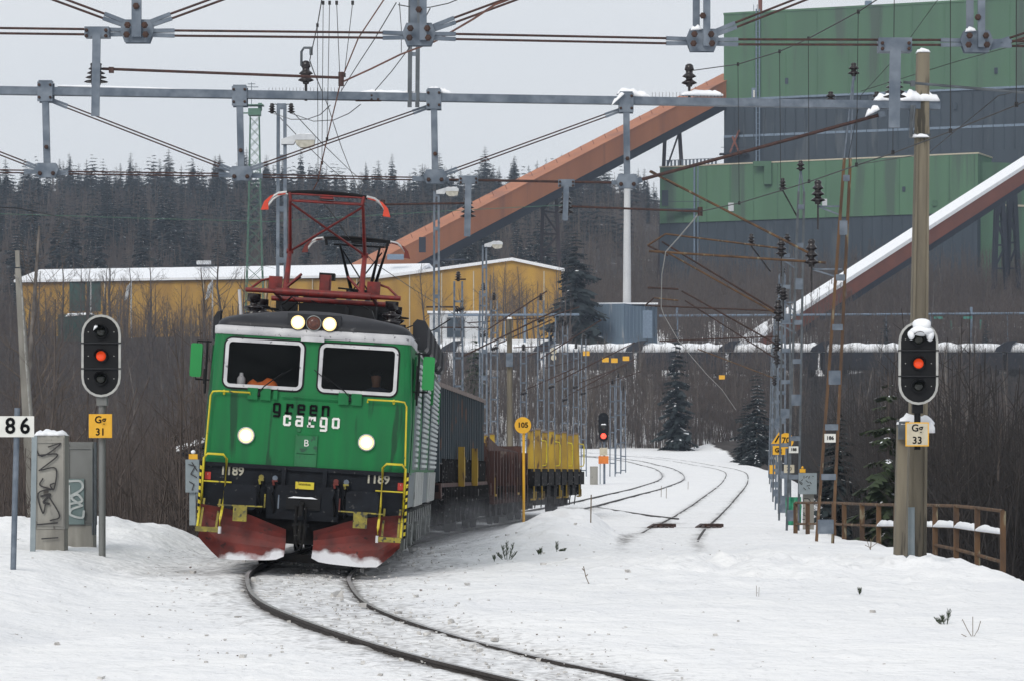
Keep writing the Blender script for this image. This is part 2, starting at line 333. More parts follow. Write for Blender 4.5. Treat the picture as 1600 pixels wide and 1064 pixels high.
def gz(X, Y, fine=True):
    X = np.asarray(X, float); Y = np.asarray(Y, float)
    plat = rail_z(Y)-.03+fbm(X*.35, Y*.35, 3)*.12
    # cross fall of the canted track bed
    plat = plat+.25*(1-sstep(-7.2, -5.2, X))*(1-sstep(70, 95, Y))
    # ploughed bank at the left rim, and the mound beside the wagons
    plat = plat+(.32+.5*fbm(X*.9+3, Y*.3, 5))*np.exp(-((Y-56.5)/3.2)**2)*(1-sstep(-6.6, -5.4, X))
    plat = plat+.62*np.exp(-((X-1.15-.02*(Y-60))/1.5)**2-((Y-64)/8)**2)*(1+.8*fbm(X*1.6, Y*.8, 8))
    plat = plat+.16*np.exp(-((X-3.2)/2.6)**2-((Y-47)/4)**2)*(1+2.5*fbm(X*2.2, Y*1.1, 9))
    plat = plat+.14*np.exp(-((X-6.1)/.9)**2-((Y-45.3)/1.0)**2)*(1+2*fbm(X*3, Y*2, 19))
    plat = plat+.13*np.exp(-((X-5.2)/1.6)**2-((Y-55)/6)**2)
    er = np.interp(Y, EDGE_R[:, 0], EDGE_R[:, 1])+.35*fbm(Y*.6, Y*0+2, 4)*2; el = np.interp(Y, EDGE_L[:, 0], EDGE_L[:, 1])
    offr = sstep(0, 4.5, X-er); offl = sstep(0, 3.5, el-X)
    k = sstep(.03, .075, X/np.maximum(Y, 1))
    low = np.interp(Y, LFT[:, 0], LFT[:, 1])*(1-k)+np.interp(Y, RGT[:, 0], RGT[:, 1])*k
    low = low+fbm(X*.12, Y*.12, 6)*1.2
    off = np.maximum(offr, offl)
    z = plat*(1-off)+low*off
    # beyond the far crest the ground dips a little and then climbs to the sidings
    q = sstep(322, 334, Y); far = low-1.2*np.exp(-((Y-332)/6)**2)
    z = z*(1-q)+far*q
    z = z+q*fbm(X*.02, Y*.02, 12)*6*sstep(450, 700, Y)
    if fine:
        nr = (1-off)*(1-sstep(90, 160, Y))
        rg = .6+2.2*np.clip(fbm(X*.35, Y*.25, 77, 3)+.1, 0, 1)+1.6*np.exp(-((Y-46-(X-5)*.3)/3.5)**2)*sstep(1.5, 3, X)
        z = z+nr*(fbm(X*2.2, Y*1.4, 21, 5)*.05*rg+np.maximum(fbm(X*5, Y*2.6, 23, 3)-.12, 0)*.16*rg)
    return z
def G(x, y): return float(gz(np.array([x]), np.array([y]), False)[0])
# ground sheet
def build_ground():
    ys = np.concatenate([np.arange(-30, 14, 1.5), np.arange(14, 70, .11), np.geomspace(70, 345, 330), np.geomspace(347, 1300, 150), np.array([1500, 1900, 2500])])
    us = np.concatenate([np.linspace(-3, -.24, 22)[:-1], np.linspace(-.24, .24, 430), np.linspace(.24, 3, 22)[1:]])
    yy = np.repeat(ys[:, None], len(us), 1); xx = us[None, :]*(np.maximum(yy, 0)+22)
    X = xx.ravel(); Y = yy.ravel(); Z = gz(X, Y)
    d1 = dist_path(X, Y, P1); d2 = dist_path(X, Y, P2)
    # rails lie in shallow grooves; the bed between them is trampled and dirty
    for d, k in ((d1, .8), (d2, .5)):
        e = np.abs(d-.7175); Z = Z-.05*k*np.exp(-(e/.07)**2)*(Y < 330)
    bed = np.exp(-(np.maximum(d1-.6, 0)/.9)**2)*(1-sstep(120, 160, Y))
    Z = Z-bed*.03+bed*np.maximum(fbm(X*5, Y*3, 31, 3)-.1, 0)*.22*(Y < 110)
    # keep the bed at rail level under track 1
    zr = rail_z(Y)-.035; w = np.exp(-(np.maximum(d1-.9, 0)/.5)**2)*(Y < 330)
    sg = np.zeros_like(X); i = np.interp(Y, [p[1] for p in P1[:150]], [p[0] for p in P1[:150]]); sg = np.clip(i-X, -1, 1)
    ct = .04*sstep(25, 38, Y)*(1-sstep(95, 125, Y))
    Z = Z*(1-w)+(zr+ct*sg+.5*(Z-(rail_z(Y)-.03)))*w
    w2 = np.exp(-(np.maximum(d2-.9, 0)/.5)**2)*(Y < 330)*(Y > 52); Z = Z*(1-w2)+(rail_z(Y)-.03+.4*(Z-rail_z(Y)+.03))*w2
    n = fbm(X*1.3, Y*.8, 41, 5)+.5; n2 = fbm(X*6, Y*4, 43, 4)+.5
    near = np.exp(-(np.maximum(d1-.75, 0)/.75)**2)
    dirt = near*(.14+.46*n2)*(1-sstep(60, 140, Y)*.7)+.9*np.exp(-(np.abs(d1-.7175)/.1)**2)*(.35+.5*n)
    dirt += np.exp(-((d1-1.9)/.8)**2)*sstep(41, 47, Y)*(Y < 90)*(.1+.9*n)*.6
    dirt += (np.exp(-(np.abs(d2-.7175)/.16)**2)*.6+np.exp(-(d2/1.2)**2)*.22)*(.3+n)*(1-.5*sstep(120, 200, Y))*sstep(50, 60, Y)
    dirt += np.clip(n2-.68, 0, 1)*.5*(Y < 60)
    for cx, cy, r in ((3.85, 81.5, .5), (5.2, 81, .55), (2.4, 112, 1.2), (4.4, 88, .6)): dirt += .5*np.exp(-((X-cx)**2+((Y-cy)/3)**2)/r**2)*(.4+n)
    er = np.interp(Y, EDGE_R[:, 0], EDGE_R[:, 1]); el = np.interp(Y, EDGE_L[:, 0], EDGE_L[:, 1])
    lit = np.maximum(sstep(1.6, 4.5, X-er)*sstep(30, 50, Y), sstep(1.5, 3.5, el-X)*sstep(58, 62, Y))
    slope = sstep(322, 330, Y)
    lit = lit*(1-slope)+slope*(.36+.25*sstep(6, 26, X)+.75*(1-sstep(-20, -8, X))+.75*sstep(30, 40, X))
    lit = np.where(Y > 378, .3+.5*(1-sstep(-14, -7, X))+.3*sstep(36, 44, X), lit); lit = np.where(Y > 450, .72, lit)
    me = bpy.data.meshes.new('snow_ground'); nx = len(us); ny = len(ys)
    me.vertices.add(len(X)); me.vertices.foreach_set('co', np.stack([X, Y, Z], 1).ravel())
    a = (np.arange(ny-1)[:, None]*nx+np.arange(nx-1)[None, :]).ravel(); q = np.stack([a, a+1, a+nx+1, a+nx], 1)
    me.loops.add(q.size); me.loops.foreach_set('vertex_index', q.ravel())
    me.polygons.add(len(q)); me.polygons.foreach_set('loop_start', np.arange(len(q))*4); me.polygons.foreach_set('loop_total', np.full(len(q), 4))
    me.polygons.foreach_set('use_smooth', np.ones(len(q), bool)); me.update()
    for nm, val in (('dirt', dirt), ('litter', lit)):
        at = me.attributes.new(nm, 'FLOAT', 'POINT'); at.data.foreach_set('value', np.clip(val, 0, 1).astype(np.float32))
    m = bpy.data.materials.new('snow'); m.use_nodes = True; t = m.node_tree; b = t.nodes['Principled BSDF']; L = t.links
    def noise(sc, det, vec=None):
        n = t.nodes.new('ShaderNodeTexNoise'); n.inputs['Scale'].default_value = sc; n.inputs['Detail'].default_value = det; L.new(tcn.outputs['Object'], n.inputs['Vector']); return n
    def ramp(src, p0, p1, c0, c1):
        r = t.nodes.new('ShaderNodeValToRGB'); r.color_ramp.elements[0].position = p0; r.color_ramp.elements[1].position = p1
        r.color_ramp.elements[0].color = (*c0, 1); r.color_ramp.elements[1].color = (*c1, 1); L.new(src, r.inputs[0]); return r.outputs[0]
    def mix(f, a, c):
        x = t.nodes.new('ShaderNodeMix'); x.data_type = 'RGBA'; L.new(f, x.inputs[0])
        (L.new(a, x.inputs[6]) if not isinstance(a, tuple) else setattr(x.inputs[6], 'default_value', a)); (L.new(c, x.inputs[7]) if not isinstance(c, tuple) else setattr(x.inputs[7], 'default_value', c)); return x.outputs[2]
    def math_(op, a, c):
        x = t.nodes.new('ShaderNodeMath'); x.operation = op; x.use_clamp = False
        for i, q in enumerate((a, c)): (L.new(q, x.inputs[i]) if not isinstance(q, (int, float)) else setattr(x.inputs[i], 'default_value', q))
        return x.outputs[0]
    tcn = t.nodes.new('ShaderNodeTexCoord')
    at1 = t.nodes.new('ShaderNodeAttribute'); at1.attribute_name = 'dirt'; at2 = t.nodes.new('ShaderNodeAttribute'); at2.attribute_name = 'litter'
    nA = noise(.6, 5); nB = noise(9, 6); nC = noise(30, 3); nD = noise(.25, 6); nE = noise(1.1, 8)
    base = ramp(nA.outputs['Fac'], .3, .7, (.78, .785, .80), (.84, .84, .84))
    # soot: the dirt amount moves the threshold of a noise
    thr = math_('ADD', math_('MULTIPLY', at1.outputs['Fac'], .62), math_('SUBTRACT', nB.outputs['Fac'], .5))
    f = ramp(thr, .12, .62, (0, 0, 0), (1, 1, 1))
    c = mix(f, base, (.17, .16, .155, 1))
    sp = ramp(nC.outputs['Fac'], .74, .78, (0, 0, 0), (1, 1, 1)); c = mix(math_('MULTIPLY', sp, .55), c, (.16, .14, .12, 1))
    brown = ramp(nE.outputs['Fac'], .35, .7, (.02, .016, .014), (.06, .046, .038))
    pat = math_('SUBTRACT', math_('ADD', at2.outputs['Fac'], math_('MULTIPLY', nD.outputs['Fac'], .9)), .45)
    c = mix(ramp(pat, .42, .6, (0, 0, 0), (1, 1, 1)), c, brown)
    L.new(c, b.inputs['Base Color']); b.inputs['Roughness'].default_value = .75; b.inputs['Specular IOR Level'].default_value = .25
    bp = t.nodes.new('ShaderNodeBump'); bp.inputs['Strength'].default_value = .5; bp.inputs['Distance'].default_value = .05
    L.new(nB.outputs['Fac'], bp.inputs['Height']); bp2 = t.nodes.new('ShaderNodeBump'); bp2.inputs['Strength'].default_value = .5; bp2.inputs['Distance'].default_value = .3
    L.new(noise(1.6, 5).outputs['Fac'], bp2.inputs['Height']); L.new(bp2.outputs[0], bp.inputs['Normal']); L.new(bp.outputs[0], b.inputs['Normal'])
    me.materials.append(m); ob = bpy.data.objects.new('snow_ground', me); COL.objects.link(ob); ob['kind'] = 'structure'
build_ground()
# rails
def rail_mesh(pts, name, top, parent, hw=.036, sink=.0):
    b = MB(); hw = .027; prof = [(-hw, 0), (hw, 0), (hw, -.035), (.012, -.05), (.012, -.14), (-.012, -.14), (-.012, -.05), (-hw, -.035)]
    vs = []; n = len(prof)
    P = [Vector(p) for p in pts]
    for i, p in enumerate(P):
        d = (P[min(i+1, len(P)-1)]-P[max(i-1, 0)]); d.z = 0; d.normalize(); x = Vector((d.y, -d.x, 0))
        vs += [p+x*u+Vector((0, 0, v-sink)) for u, v in prof]
    fs = [(i*n+j, i*n+(j+1) % n, (i+1)*n+(j+1) % n, (i+1)*n+j) for i in range(len(P)-1) for j in range(n)]
    b.add(vs, fs); me = b.mesh(name, 'rail_side'); me.materials.append(M(top))
    for k, p in enumerate(me.polygons):
        if k % n == 0: p.material_index = 1
    o = world_loc(parent); me.transform(Matrix.Translation(-o)); ob = bpy.data.objects.new('rail', me); COL.objects.link(ob); ob.parent = parent
def track(P, y0, y1, label, top, sink=0, name='railway_track'):
    P = [p for p in P if y0 <= p[1] <= y1] ; root = thing(name, (P[0][0], P[0][1], 0), label, 'railway track')
    for s in (-1, 1):
        pts = []
        for i, p in enumerate(P):
            a = P[max(i-1, 0)]; c = P[min(i+1, len(P)-1)]; dx, dy = c[0]-a[0], c[1]-a[1]; L = math.hypot(dx, dy)
            pts.append((p[0]+s*.7175*dy/L, p[1]-s*.7175*dx/L, float(rail_z(p[1]))-s*cant(p[1])*(1 if P[0][0] != P2[0][0] else 0)))
        rail_mesh(pts, 'rail', top, root, sink=sink)
    return root
track(P1, 12, 330, 'curving snow-packed track that carries the green locomotive and its wagons', 'rail_top')
track(P2, 47, 330, 'empty track half buried in snow, curving beside the wagons', 'rail_side', .022)
PX = path([(2.3, 116), (3.1, 107), (4.1, 97), (4.9, 88), (5.25, 81), (5.3, 74)]); track(PX, 94, 118, 'faint crossover track joining the two curving tracks in the snow', 'rail_top', .03, 'crossover_track')
# crossing frogs: dark bare steel poking out of the snow
for i, (px, py) in enumerate(((1032, 821), (1106, 822))):
    Y = 81.5; p = W(px, py, Y); p.z = .0; b = MB()
    for k in range(5): b.bar(p+Vector((-.35+.16*k, -.9+.1*k, -.03)), p+Vector((-.1+.1*k, .9, .03)), .09, .07)
    b.box(p+Vector((.15, 0, .03)), (.5, .5, .08))
    b.solo('switch_frog', 'rust_dark', 'dark steel switch frog bare in the snow, '+('left' if i == 0 else 'right')+' of the two on the empty track', 'switch frog', 'switch frogs on the empty track')
# ------------------------------------------------------------ locomotive (local coordinates: x right, y back, z up)
LX, LY = -3.11, 45.0
loco = thing('electric_locomotive', (LX, LY, 0), 'weathered green electric locomotive with lit headlamps and a red snow plough, heading the train', 'locomotive')
loco.rotation_euler = (0, radians(3.35), 0)
FN = Vector((0, -1, 0))
def lb(b, name, m, parent=None): return b.build(name, m, parent or loco, local=True)
LEN = 15.3
def ring(w, f, z, rc=.15, back=LEN, rb=.12, n=5):
    """plan outline at height z: half width w, front face at y=f; starts at front left corner arc"""
    v = []
    for j in range(n+1):
        a = pi/2*j/n; v.append(Vector((-w+rc-rc*cos(a), f+rc-rc*sin(a), z)))
    for j in range(n+1):
        a = pi/2*j/n; v.append(Vector((w-rc+rc*sin(a), f+rc-rc*cos(a), z)))
    for j in range(n+1):
        a = pi/2*j/n; v.append(Vector((w-rb+rb*cos(a), back-rb+rb*sin(a), z)))
    for j in range(n+1):
        a = pi/2*j/n; v.append(Vector((-w+rb-rb*sin(a), back-rb+rb*cos(a), z)))
    return v
NC = 5
def shell(levels, skip_front=False, smooth=True):
    b = MB(); n = 4*(NC+1); vs = []
    for lv in levels: vs += ring(*lv)
    fs = []
    for i in range(len(levels)-1):
        for j in range(n):
            if skip_front and j == NC: continue
            fs.append((i*n+j, i*n+(j+1) % n, (i+1)*n+(j+1) % n, (i+1)*n+j))
    b.add(vs, fs, smooth); return b, vs[:n], vs[-n:]
ff = lambda z: max(0, (z-2.45))*.11
ww = lambda z: 1.5-max(0, z-2.3)*.055
lv = [(ww(z), ff(z), z) for z in (1.5, 1.52, 2.3, 2.45, 2.62, 3.32, 3.38)]
b, lo_, hi_ = shell(lv, True, False)
# front panel with two window openings
xs = [-1, -.945, -.095, .095, .945, 1]; zs = [1.5, 2.3, 2.45, 2.64, 3.29, 3.38]
def fp(u, z, off=0): w_ = ww(z)-.15; return Vector((u*w_, ff(z)-off, z))
for i in range(5):
    for k in range(5):
        if k == 3 and i in (1, 3): continue
        b.add([fp(xs[i], zs[k]), fp(xs[i+1], zs[k]), fp(xs[i+1], zs[k+1]), fp(xs[i], zs[k+1])], [(0, 1, 2, 3)])
body = lb(b, 'body', 'loco_green')
b, _, _ = shell([(ww(3.38)+.004, ff(3.38)-.012, 3.375), (ww(3.38)+.01, ff(3.38)-.03, 3.39), (ww(3.38)+.01, ff(3.38)-.03, 3.49), (ww(3.38)-.02, ff(3.38)-.0, 3.505)])
b.box((0, ff(3.38)-.05, 3.37), (.34, .05, .07)); lb(b, 'roof_stripe', 'stripe_white')
rl = [(1.425, .10, 3.495), (1.42, .10, 3.53), (1.405, .12, 3.57), (1.36, .155, 3.61), (1.27, .21, 3.65), (1.1, .30, 3.69), (.85, .42, 3.735), (.55, .52, 3.775), (.25, .62, 3.80)]
b = MB(); vs = []; n = 4*(NC+1)
for w_, f_, z_ in rl: vs += ring(w_, f_, z_, rc=min(.25, w_*.6), back=LEN-f_, rb=min(.25, w_*.6))
b.add(vs, [(i*n+j, i*n+(j+1) % n, (i+1)*n+(j+1) % n, (i+1)*n+j) for i in range(len(rl)-1) for j in range(n)], True); b.add(vs[-n:], [tuple(range(n))])
roof = lb(b, 'roof', 'roof_grey')
# roof lamps on a forehead
def lamp(x, z, y, m, name='headlamp', r=.105, rim='stripe_white', rr=1.15):
    b = MB(); b.lathe([(r*rr, .06), (r*rr, -.03), (r*1.0, -.045), (r*.98, -.02)], (x, y, z), 'y', 20); o = lb(b, name, rim)
    b = MB(); b.lathe([(r, .0), (r*.97, -.03), (r*.8, -.04)], (x, y, z), 'y', 20); c = lb(b, 'lamp_glass', 'lamp_warm' if m == 'lamp_white' else m, o)
    b = MB(); b.lathe([(r*.66, -.034), (r*.62, -.05), (r*.4, -.056), (r*.2, -.06)], (x, y, z), 'y', 20); lb(b, 'lamp_bulb', m, o); return o
for x, m in ((-.232, 'lamp_white'), (.232, 'lamp_white'), (0, 'lamp_off')): lamp(x, 3.6, .09, m, 'roof_lamp', .105, 'roof_grey' if m != 'lamp_off' else 'side_silver', 1.08)
b = MB(); b.box((0, .33, 3.6), (.78, .44, .26)); lb(b, 'lamp_housing', 'roof_grey')
lamp(-.885, 1.915, -.01, 'lamp_white', r=.108); lamp(.875, 1.915, -.01, 'lamp_white', r=.108)
# windows
def rrect(cx, cz, w_, h_, r, n=5):
    v = []
    for qx, qz, a0 in ((1, 1, 0), (-1, 1, 90), (-1, -1, 180), (1, -1, 270)):
        for j in range(n+1):
            a = radians(a0+90*j/n); v.append((cx+qx*(w_/2-r)+r*cos(a), cz+qz*(h_/2-r)+r*sin(a)))
    return v
def frame(cx, cz, w_, h_, t, r, yoff, th):
    b = MB(); o = rrect(cx, cz, w_, h_, r); i = rrect(cx, cz, w_-2*t, h_-2*t, max(.02, r-t)); n = len(o)
    P = lambda q, d: Vector((q[0], ff(q[1])-yoff-d, q[1]))
    vs = [P(q, 0) for q in o]+[P(q, th) for q in o]+[P(q, th) for q in i]+[P(q, 0) for q in i]
    fs = [(k*n+j, k*n+(j+1) % n, (k+1)*n+(j+1) % n, (k+1)*n+j) for k in range(3) for j in range(n)]
    b.add(vs, fs); return b
for sx in (-1, 1):
    cx = sx*.69
    g = lb(frame(cx, 2.965, 1.20, .76, .06, .12, 0, .012), 'windscreen', 'black')
    lb(frame(cx, 2.965, 1.15, .71, .05, .10, 0, .03), 'window_frame', 'stripe_white', g)
    b = MB(); p = [Vector((x, ff(z)+.006, z)) for x, z in rrect(cx, 2.965, 1.08, .64, .06)]; b.add(p, [tuple(range(len(p)))])
    lb(b, 'pane', 'glass_dark', g)
    # wiper and its motor box
    bx = sx*.60 if sx > 0 else -.73
    b = MB()
    for dx in (-.095, .095): b.add(*[(lambda q: (q, [(0, 1, 2, 3), (4, 5, 6, 7), (0, 1, 5, 4), (1, 2, 6, 5), (2, 3, 7, 6), (3, 0, 4, 7)]))([Vector((bx+dx+u*.075, -.005-v*.045, 2.53+q)) for v in (0, 1) for u, q in ((-1, -.085), (1, -.085), (1, .085), (-1, .085))])][0])
    wb = lb(b, 'wiper_motor', 'loco_green')
    b = MB(); e = (-.36, .44) if sx < 0 else (.24, 2.8-2.44)
    ex = bx+.33 if sx < 0 else bx-.42
    b.tube([(bx, -.04, 2.55), (bx+(ex-bx)*.2, -.07, 2.64), (ex, -.03, 2.86)], .009, 5); b.tube([(bx, -.04, 2.55), (bx, -.07, 2.5)], .02, 5)
    b.bar((ex-(.1 if sx < 0 else -.1), -.025, 2.76), (ex+(.13 if sx < 0 else -.13), -.0, 2.93), .012); lb(b, 'wiper', 'black', wb)
b = MB(); b.tube([(-.40, -.035, 2.51), (.42, -.035, 2.51)], .011, 6); b.box((-.49, -.02, 2.53), (.06, .05, .13)); lb(b, 'grab_rail', 'loco_green')
# cab inside
b = MB(); b.add([(-1.38, .2, 2.1), (1.38, .2, 2.1), (1.38, 1.9, 2.1), (-1.38, 1.9, 2.1), (-1.38, .2, 3.36), (1.38, .2, 3.36), (1.38, 1.9, 3.36), (-1.38, 1.9, 3.36)], [(0, 1, 2, 3), (4, 5, 6, 7), (1, 2, 6, 5), (2, 3, 7, 6), (3, 0, 4, 7)])
b.box((0, .45, 2.5), (2.6, .5, .18)); cabin = lb(b, 'cab_interior', 'interior')
b = MB(); b.lathe([(.055, 0), (.06, .02), (.06, .15), (.03, .19), (.025, .23)], (-1.02, .16, 2.6), 'z', 10); lb(b, 'bottle', 'stripe_white', cabin)
b = MB(); b.lump((-1.0, .34, 2.58), (-.45, .36, 2.58), .3, .17, 8, 3); lb(b, 'orange_jacket', 'vest', cabin)
# hatch with the letter B
b = MB(); b.box((0, -.012, 1.83), (.29, .03, .26)); b.box((0, -.01, 1.60), (.31, .025, .18)); hatch = lb(b, 'hatch', 'green_door')
lb(text_mb('B', .14, (0, -.03, 1.85), (1, 0, 0), (0, 0, 1), FN), 'lettering', 'text_white', hatch)
b = MB(); b.lathe([(.03, 0), (.03, -.02)], (-.12, -.0, 2.04), 'y', 8); b.box((-.15, -.01, 1.74), (.02, .03, .46)); b.box((.15, -.01, 1.74), (.02, .03, .46)); lb(b, 'hatch_trim', 'green_door')
# operator name in its own squared letters
GL = {'g': [[(0, 1), (0, .15), (.12, .05), (.7, .05)], [(0, 1), (.1, 1.1), (.6, 1.1), (.7, 1), (.7, -.35), (.6, -.45), (.05, -.45)]],
      'r': [[(.12, 1.1), (.12, 0)], [(.12, .62), (.3, 1.02), (.75, 1.08), (.75, .78)], [(-.06, 0), (.62, 0)]],
      'e': [[(.02, .55), (.7, .55), (.7, 1), (.6, 1.1), (.12, 1.1), (0, 1), (0, .1), (.1, 0), (.68, 0)]],
      'n': [[(0, 0), (0, 1.1)], [(0, .85), (.2, 1.08), (.6, 1.1), (.7, 1), (.7, 0)]],
      'c': [[(.7, .8), (.7, 1), (.6, 1.1), (.12, 1.1), (0, 1), (0, .1), (.1, 0), (.6, 0), (.7, .1), (.7, .3)]],
      'a': [[(.05, 1.1), (.6, 1.1), (.7, 1), (.7, 0), (.12, 0), (0, .1), (0, .5), (.1, .6), (.7, .6)]],
      'o': [[(0, .1), (0, 1), (.1, 1.1), (.6, 1.1), (.7, 1), (.7, .1), (.6, 0), (.1, 0), (0, .1)]]}
def word(txt, x0, z0, s, adv, m):
    b = MB()
    for k, ch in enumerate(txt):
        for st in GL[ch]: b.strip([(x0+k*adv+x*s, -.012, z0+z*s) for x, z in st], .033, FN, .005+.0004*k)
    lb(b, 'operator_lettering', m)
word('green', -.5, 2.275, .115, .178, 'text_black'); word('cargo', -.34, 2.105, .115, .178, 'text_white')
# dark bumper beam
b = MB(); b.box((0, .25, 1.17), (3.02, .5, .66)); b.box((0, .02, 1.475), (3.04, .14, .06)); b.box((0, .15, .98), (1.05, .52, .5)); b.box((-.3, -.02, 1.35), (.06, .1, .3)); b.box((.3, -.02, 1.35), (.06, .1, .3))
beam = lb(b, 'bumper_beam', 'loco_dark')
for x in (-1.06, 1.07): lb(text_mb('1189', .185, (x, -.008, 1.385), (1, 0, 0), (0, 0, 1), FN, bold=.005, stretch=.95), 'number', 'text_num', beam)
b = MB(); b.box((.02, -.13, 1.235), (.27, .03, .105)); pl = lb(b, 'warning_plate', 'loco_yellow', beam)
b = text_mb('NÖDVÄXEL', .034, (.02, -.148, 1.25), (1, 0, 0), (0, 0, 1), FN); lb(b, 'plate_lettering', 'text_black', beam)
b = MB()
b.box((.01, -.11, .98), (.5, .06, .2)); lb(b, 'coupler_pocket', 'black', beam)
b = MB(); b.lump((-.22, -.13, 1.045), (.22, -.13, 1.045), .05, .025, 10, 2); lb(b, 'snow', 'snow_cap', beam)
# screw coupler with hook
b = MB(); b.prism([(-.03, -.45, .95), (-.03, -.12, 1.0), (-.03, -.12, .9), (-.03, -.36, .88), (-.03, -.36, .8), (-.03, -.5, .8)], (.06, 0, 0))
b.tube([(-.06, -.32, .93), (-.07, -.36, .6), (-.05, -.33, .42)], .025, 6); b.tube([(.06, -.32, .93), (.07, -.36, .6), (.05, -.33, .42)], .025, 6); b.tube([(-.12, -.34, .66), (.12, -.34, .66)], .03, 6)
b.tube([(0, -.35, .72), (0, -.35, .45)], .035, 6); b.tube([(-.06, -.34, .42), (0, -.36, .3), (.06, -.34, .42)], .022, 6); lb(b, 'coupling_hook', 'under_black')
# buffers
for x in (-.885, .885):
    b = MB(); b.lathe([(.16, .1), (.16, -.3), (.1, -.3), (.1, -.42)], (x, 0, 1.02), 'y', 14); bf = lb(b, 'buffer', 'loco_dark')
    b = MB(); p = rrect(x, 1.02, .47, .36, .07); b.prism([(u, -.47, v) for u, v in p], (0, .05, 0))
    b.lathe([(.12, -.478), (.115, -.474), (.02, -.476)], (x, 0, 1.02), 'y', 20); lb(b, 'buffer_plate', 'loco_dark', bf)
# brake hoses and cocks
for k, (x, m) in enumerate(((-.62, 'step_yellow'), (-.42, 'plow_red'), (.47, 'plow_red'), (.62, 'step_yellow'))):
    b = MB(); b.tube([(x, -.02, 1.32), (x+.01, -.12, 1.25), (x-.02, -.16, 1.05), (x+.015, -.13, .85), (x, -.08, .8)], .024, 6); h = lb(b, 'brake_hose', 'black')
    b = MB(); b.box((x, -.12, 1.28), (.08, .05, .025)); b.tube([(x-.01, -.14, 1.22), (x-.02, -.15, 1.27)], .018, 6); lb(b, 'cock_handle', m, h)
    b = MB(); b.box((x+.07, -.1, .98), (.02, .04, .2)); b.lathe([(.04, 0), (.04, -.04)], (x, -.08, 1.32), 'y', 8); lb(b, 'hose_fitting', 'galv' if k % 2 else m, h)
# undercarriage dark mass behind the plough
b = MB(); b.box((0, 1.0, .62), (2.5, 1.6, .5)); b.box((0, .1, .72), (2.6, .1, .3)); b.box((0, 7.7, .75), (2.4, 13.5, .8)); b.box((0, .35, .16), (1.15, .1, .12)); lb(b, 'underframe', 'under_black')
for y in (2.4, 5.1, 10.1, 12.8):
    b = MB()
    for sx in (-.7175, .7175):
        b.lathe([(.65, -.06), (.65, .06), (.3, .07)], (sx, y, .62), 'x', 24)
    b.tube([(-.75, y, .62), (.75, y, .62)], .09, 8); lb(b, 'wheelset', 'under_black')
b = MB()
for y0 in (3.75, 11.45):
    for sx in (-1, 1):
        b.box((sx*1.22, y0, .7), (.16, 4.2, .24))
        for dy in (-1.35, 1.35):
            b.box((sx*1.36, y0+dy, .6), (.2, .5, .46)); b.lathe([(.17, 0), (.17, .08*sx)], (sx*1.45, y0+dy, .55), 'x', 12)
            for e in (-.5, .5): b.tube([(sx*1.32, y0+dy+e, .45), (sx*1.32, y0+dy+e, .9)], .1, 8)
        b.bar((sx*1.4, y0-.9, .4), (sx*1.4, y0-.1, .85), .1, .16); b.bar((sx*1.4, y0+.9, .4), (sx*1.4, y0+.1, .85), .1, .16)
lb(b, 'bogie_frame', 'bogie_grey')
b = MB()
for y in np.arange(1.0, 14.8, 1.15): b.box((1.42, y, .62), (.12, .5, .55)); b.box((-1.42, y, .62), (.12, .5, .55))
lb(b, 'side_boxes', 'bogie_grey')
# snow plough
for sx in (-1, 1):
    b = MB(); top = [(.20, .66), (.45, .74), (.7, .83), (.9, .88), (1.2, .93), (1.49, .96)]; rows = 7; vs = []; nr = 13
    def zt(x): return -.07+float(np.interp(x, [p[0] for p in top], [p[1] for p in top]))
    def zb(x): return -.05+float(np.interp(x, [.18, .3, .45, .9, 1.15, 1.3, 1.5], [.26, .2, .18, .155, .17, .3, .5]))
    for i in range(nr):
        x = .20+(1.46-.20)*i/(nr-1)
        for j in range(rows):
            t = j/(rows-1); z = zb(x)+(zt(x)-zb(x))*t; y = -.42-.10*(1-x/1.5)+.28*sin(t*pi*.9)*.8+.12*max(0, x-1.2)
            if sx < 0: y -= .0
            vs.append(Vector((sx*x, y+.05*t, z)))
    vs2 = [v+Vector((0, .025, 0)) for v in vs]; fs = []; N = len(vs)
    for i in range(nr-1):
        for j in range(rows-1):
            a = i*rows+j; q = (a, a+rows, a+rows+1, a+1); fs.append(q if sx < 0 else q[::-1]); fs.append(tuple(x+N for x in (q[::-1] if sx < 0 else q)))
    bd = [i*rows for i in range(nr)]+[(nr-1)*rows+j for j in range(1, rows)]+[i*rows+rows-1 for i in range(nr-2, -1, -1)]+[j for j in range(rows-2, 0, -1)]
    for a, c in zip(bd, bd[1:]+bd[:1]): fs.append((a, c, c+N, a+N))
    b.add(vs+vs2, fs, False); pw = lb(b, 'plough_blade', 'plow_red')
    # snow packed in the foot of the blade
    sv = []
    for i in range(nr):
        x = .20+(1.5-.20)*i/(nr-1); cov = .45 if x < .75 else .45*max(0, 1-(x-.75)/.55)
        if sx < 0: cov = .5 if x < .85 else max(.0, .5-(x-.85)*.95)
        if x > 1.32: cov = 0
        cov *= 1+.06*sin(x*9+sx)
        for j in range(5):
            t = cov*j/4; z = zb(x)+(zt(x)-zb(x))*t; y = -.42-.10*(1-x/1.5)+.28*sin(t*pi*.9)*.8+.12*max(0, x-1.2)+.05*t
            sv.append(Vector((sx*x, y-.035*(1-j/4*.8)*(1 if cov > .05 else 0)-.004, z)))
    fs = [(i*5+j, (i+1)*5+j, (i+1)*5+j+1, i*5+j+1) for i in range(nr-1) for j in range(4)]
    
    b = MB(); b.box((sx*.87, -.46 if sx else 0, .78), (.2, .06, .22)); b.bar((sx*.55, -.47, .9), (sx*1.2, -.47, .89), .02); lb(b, 'plough_bracket', 'step_yellow', pw)
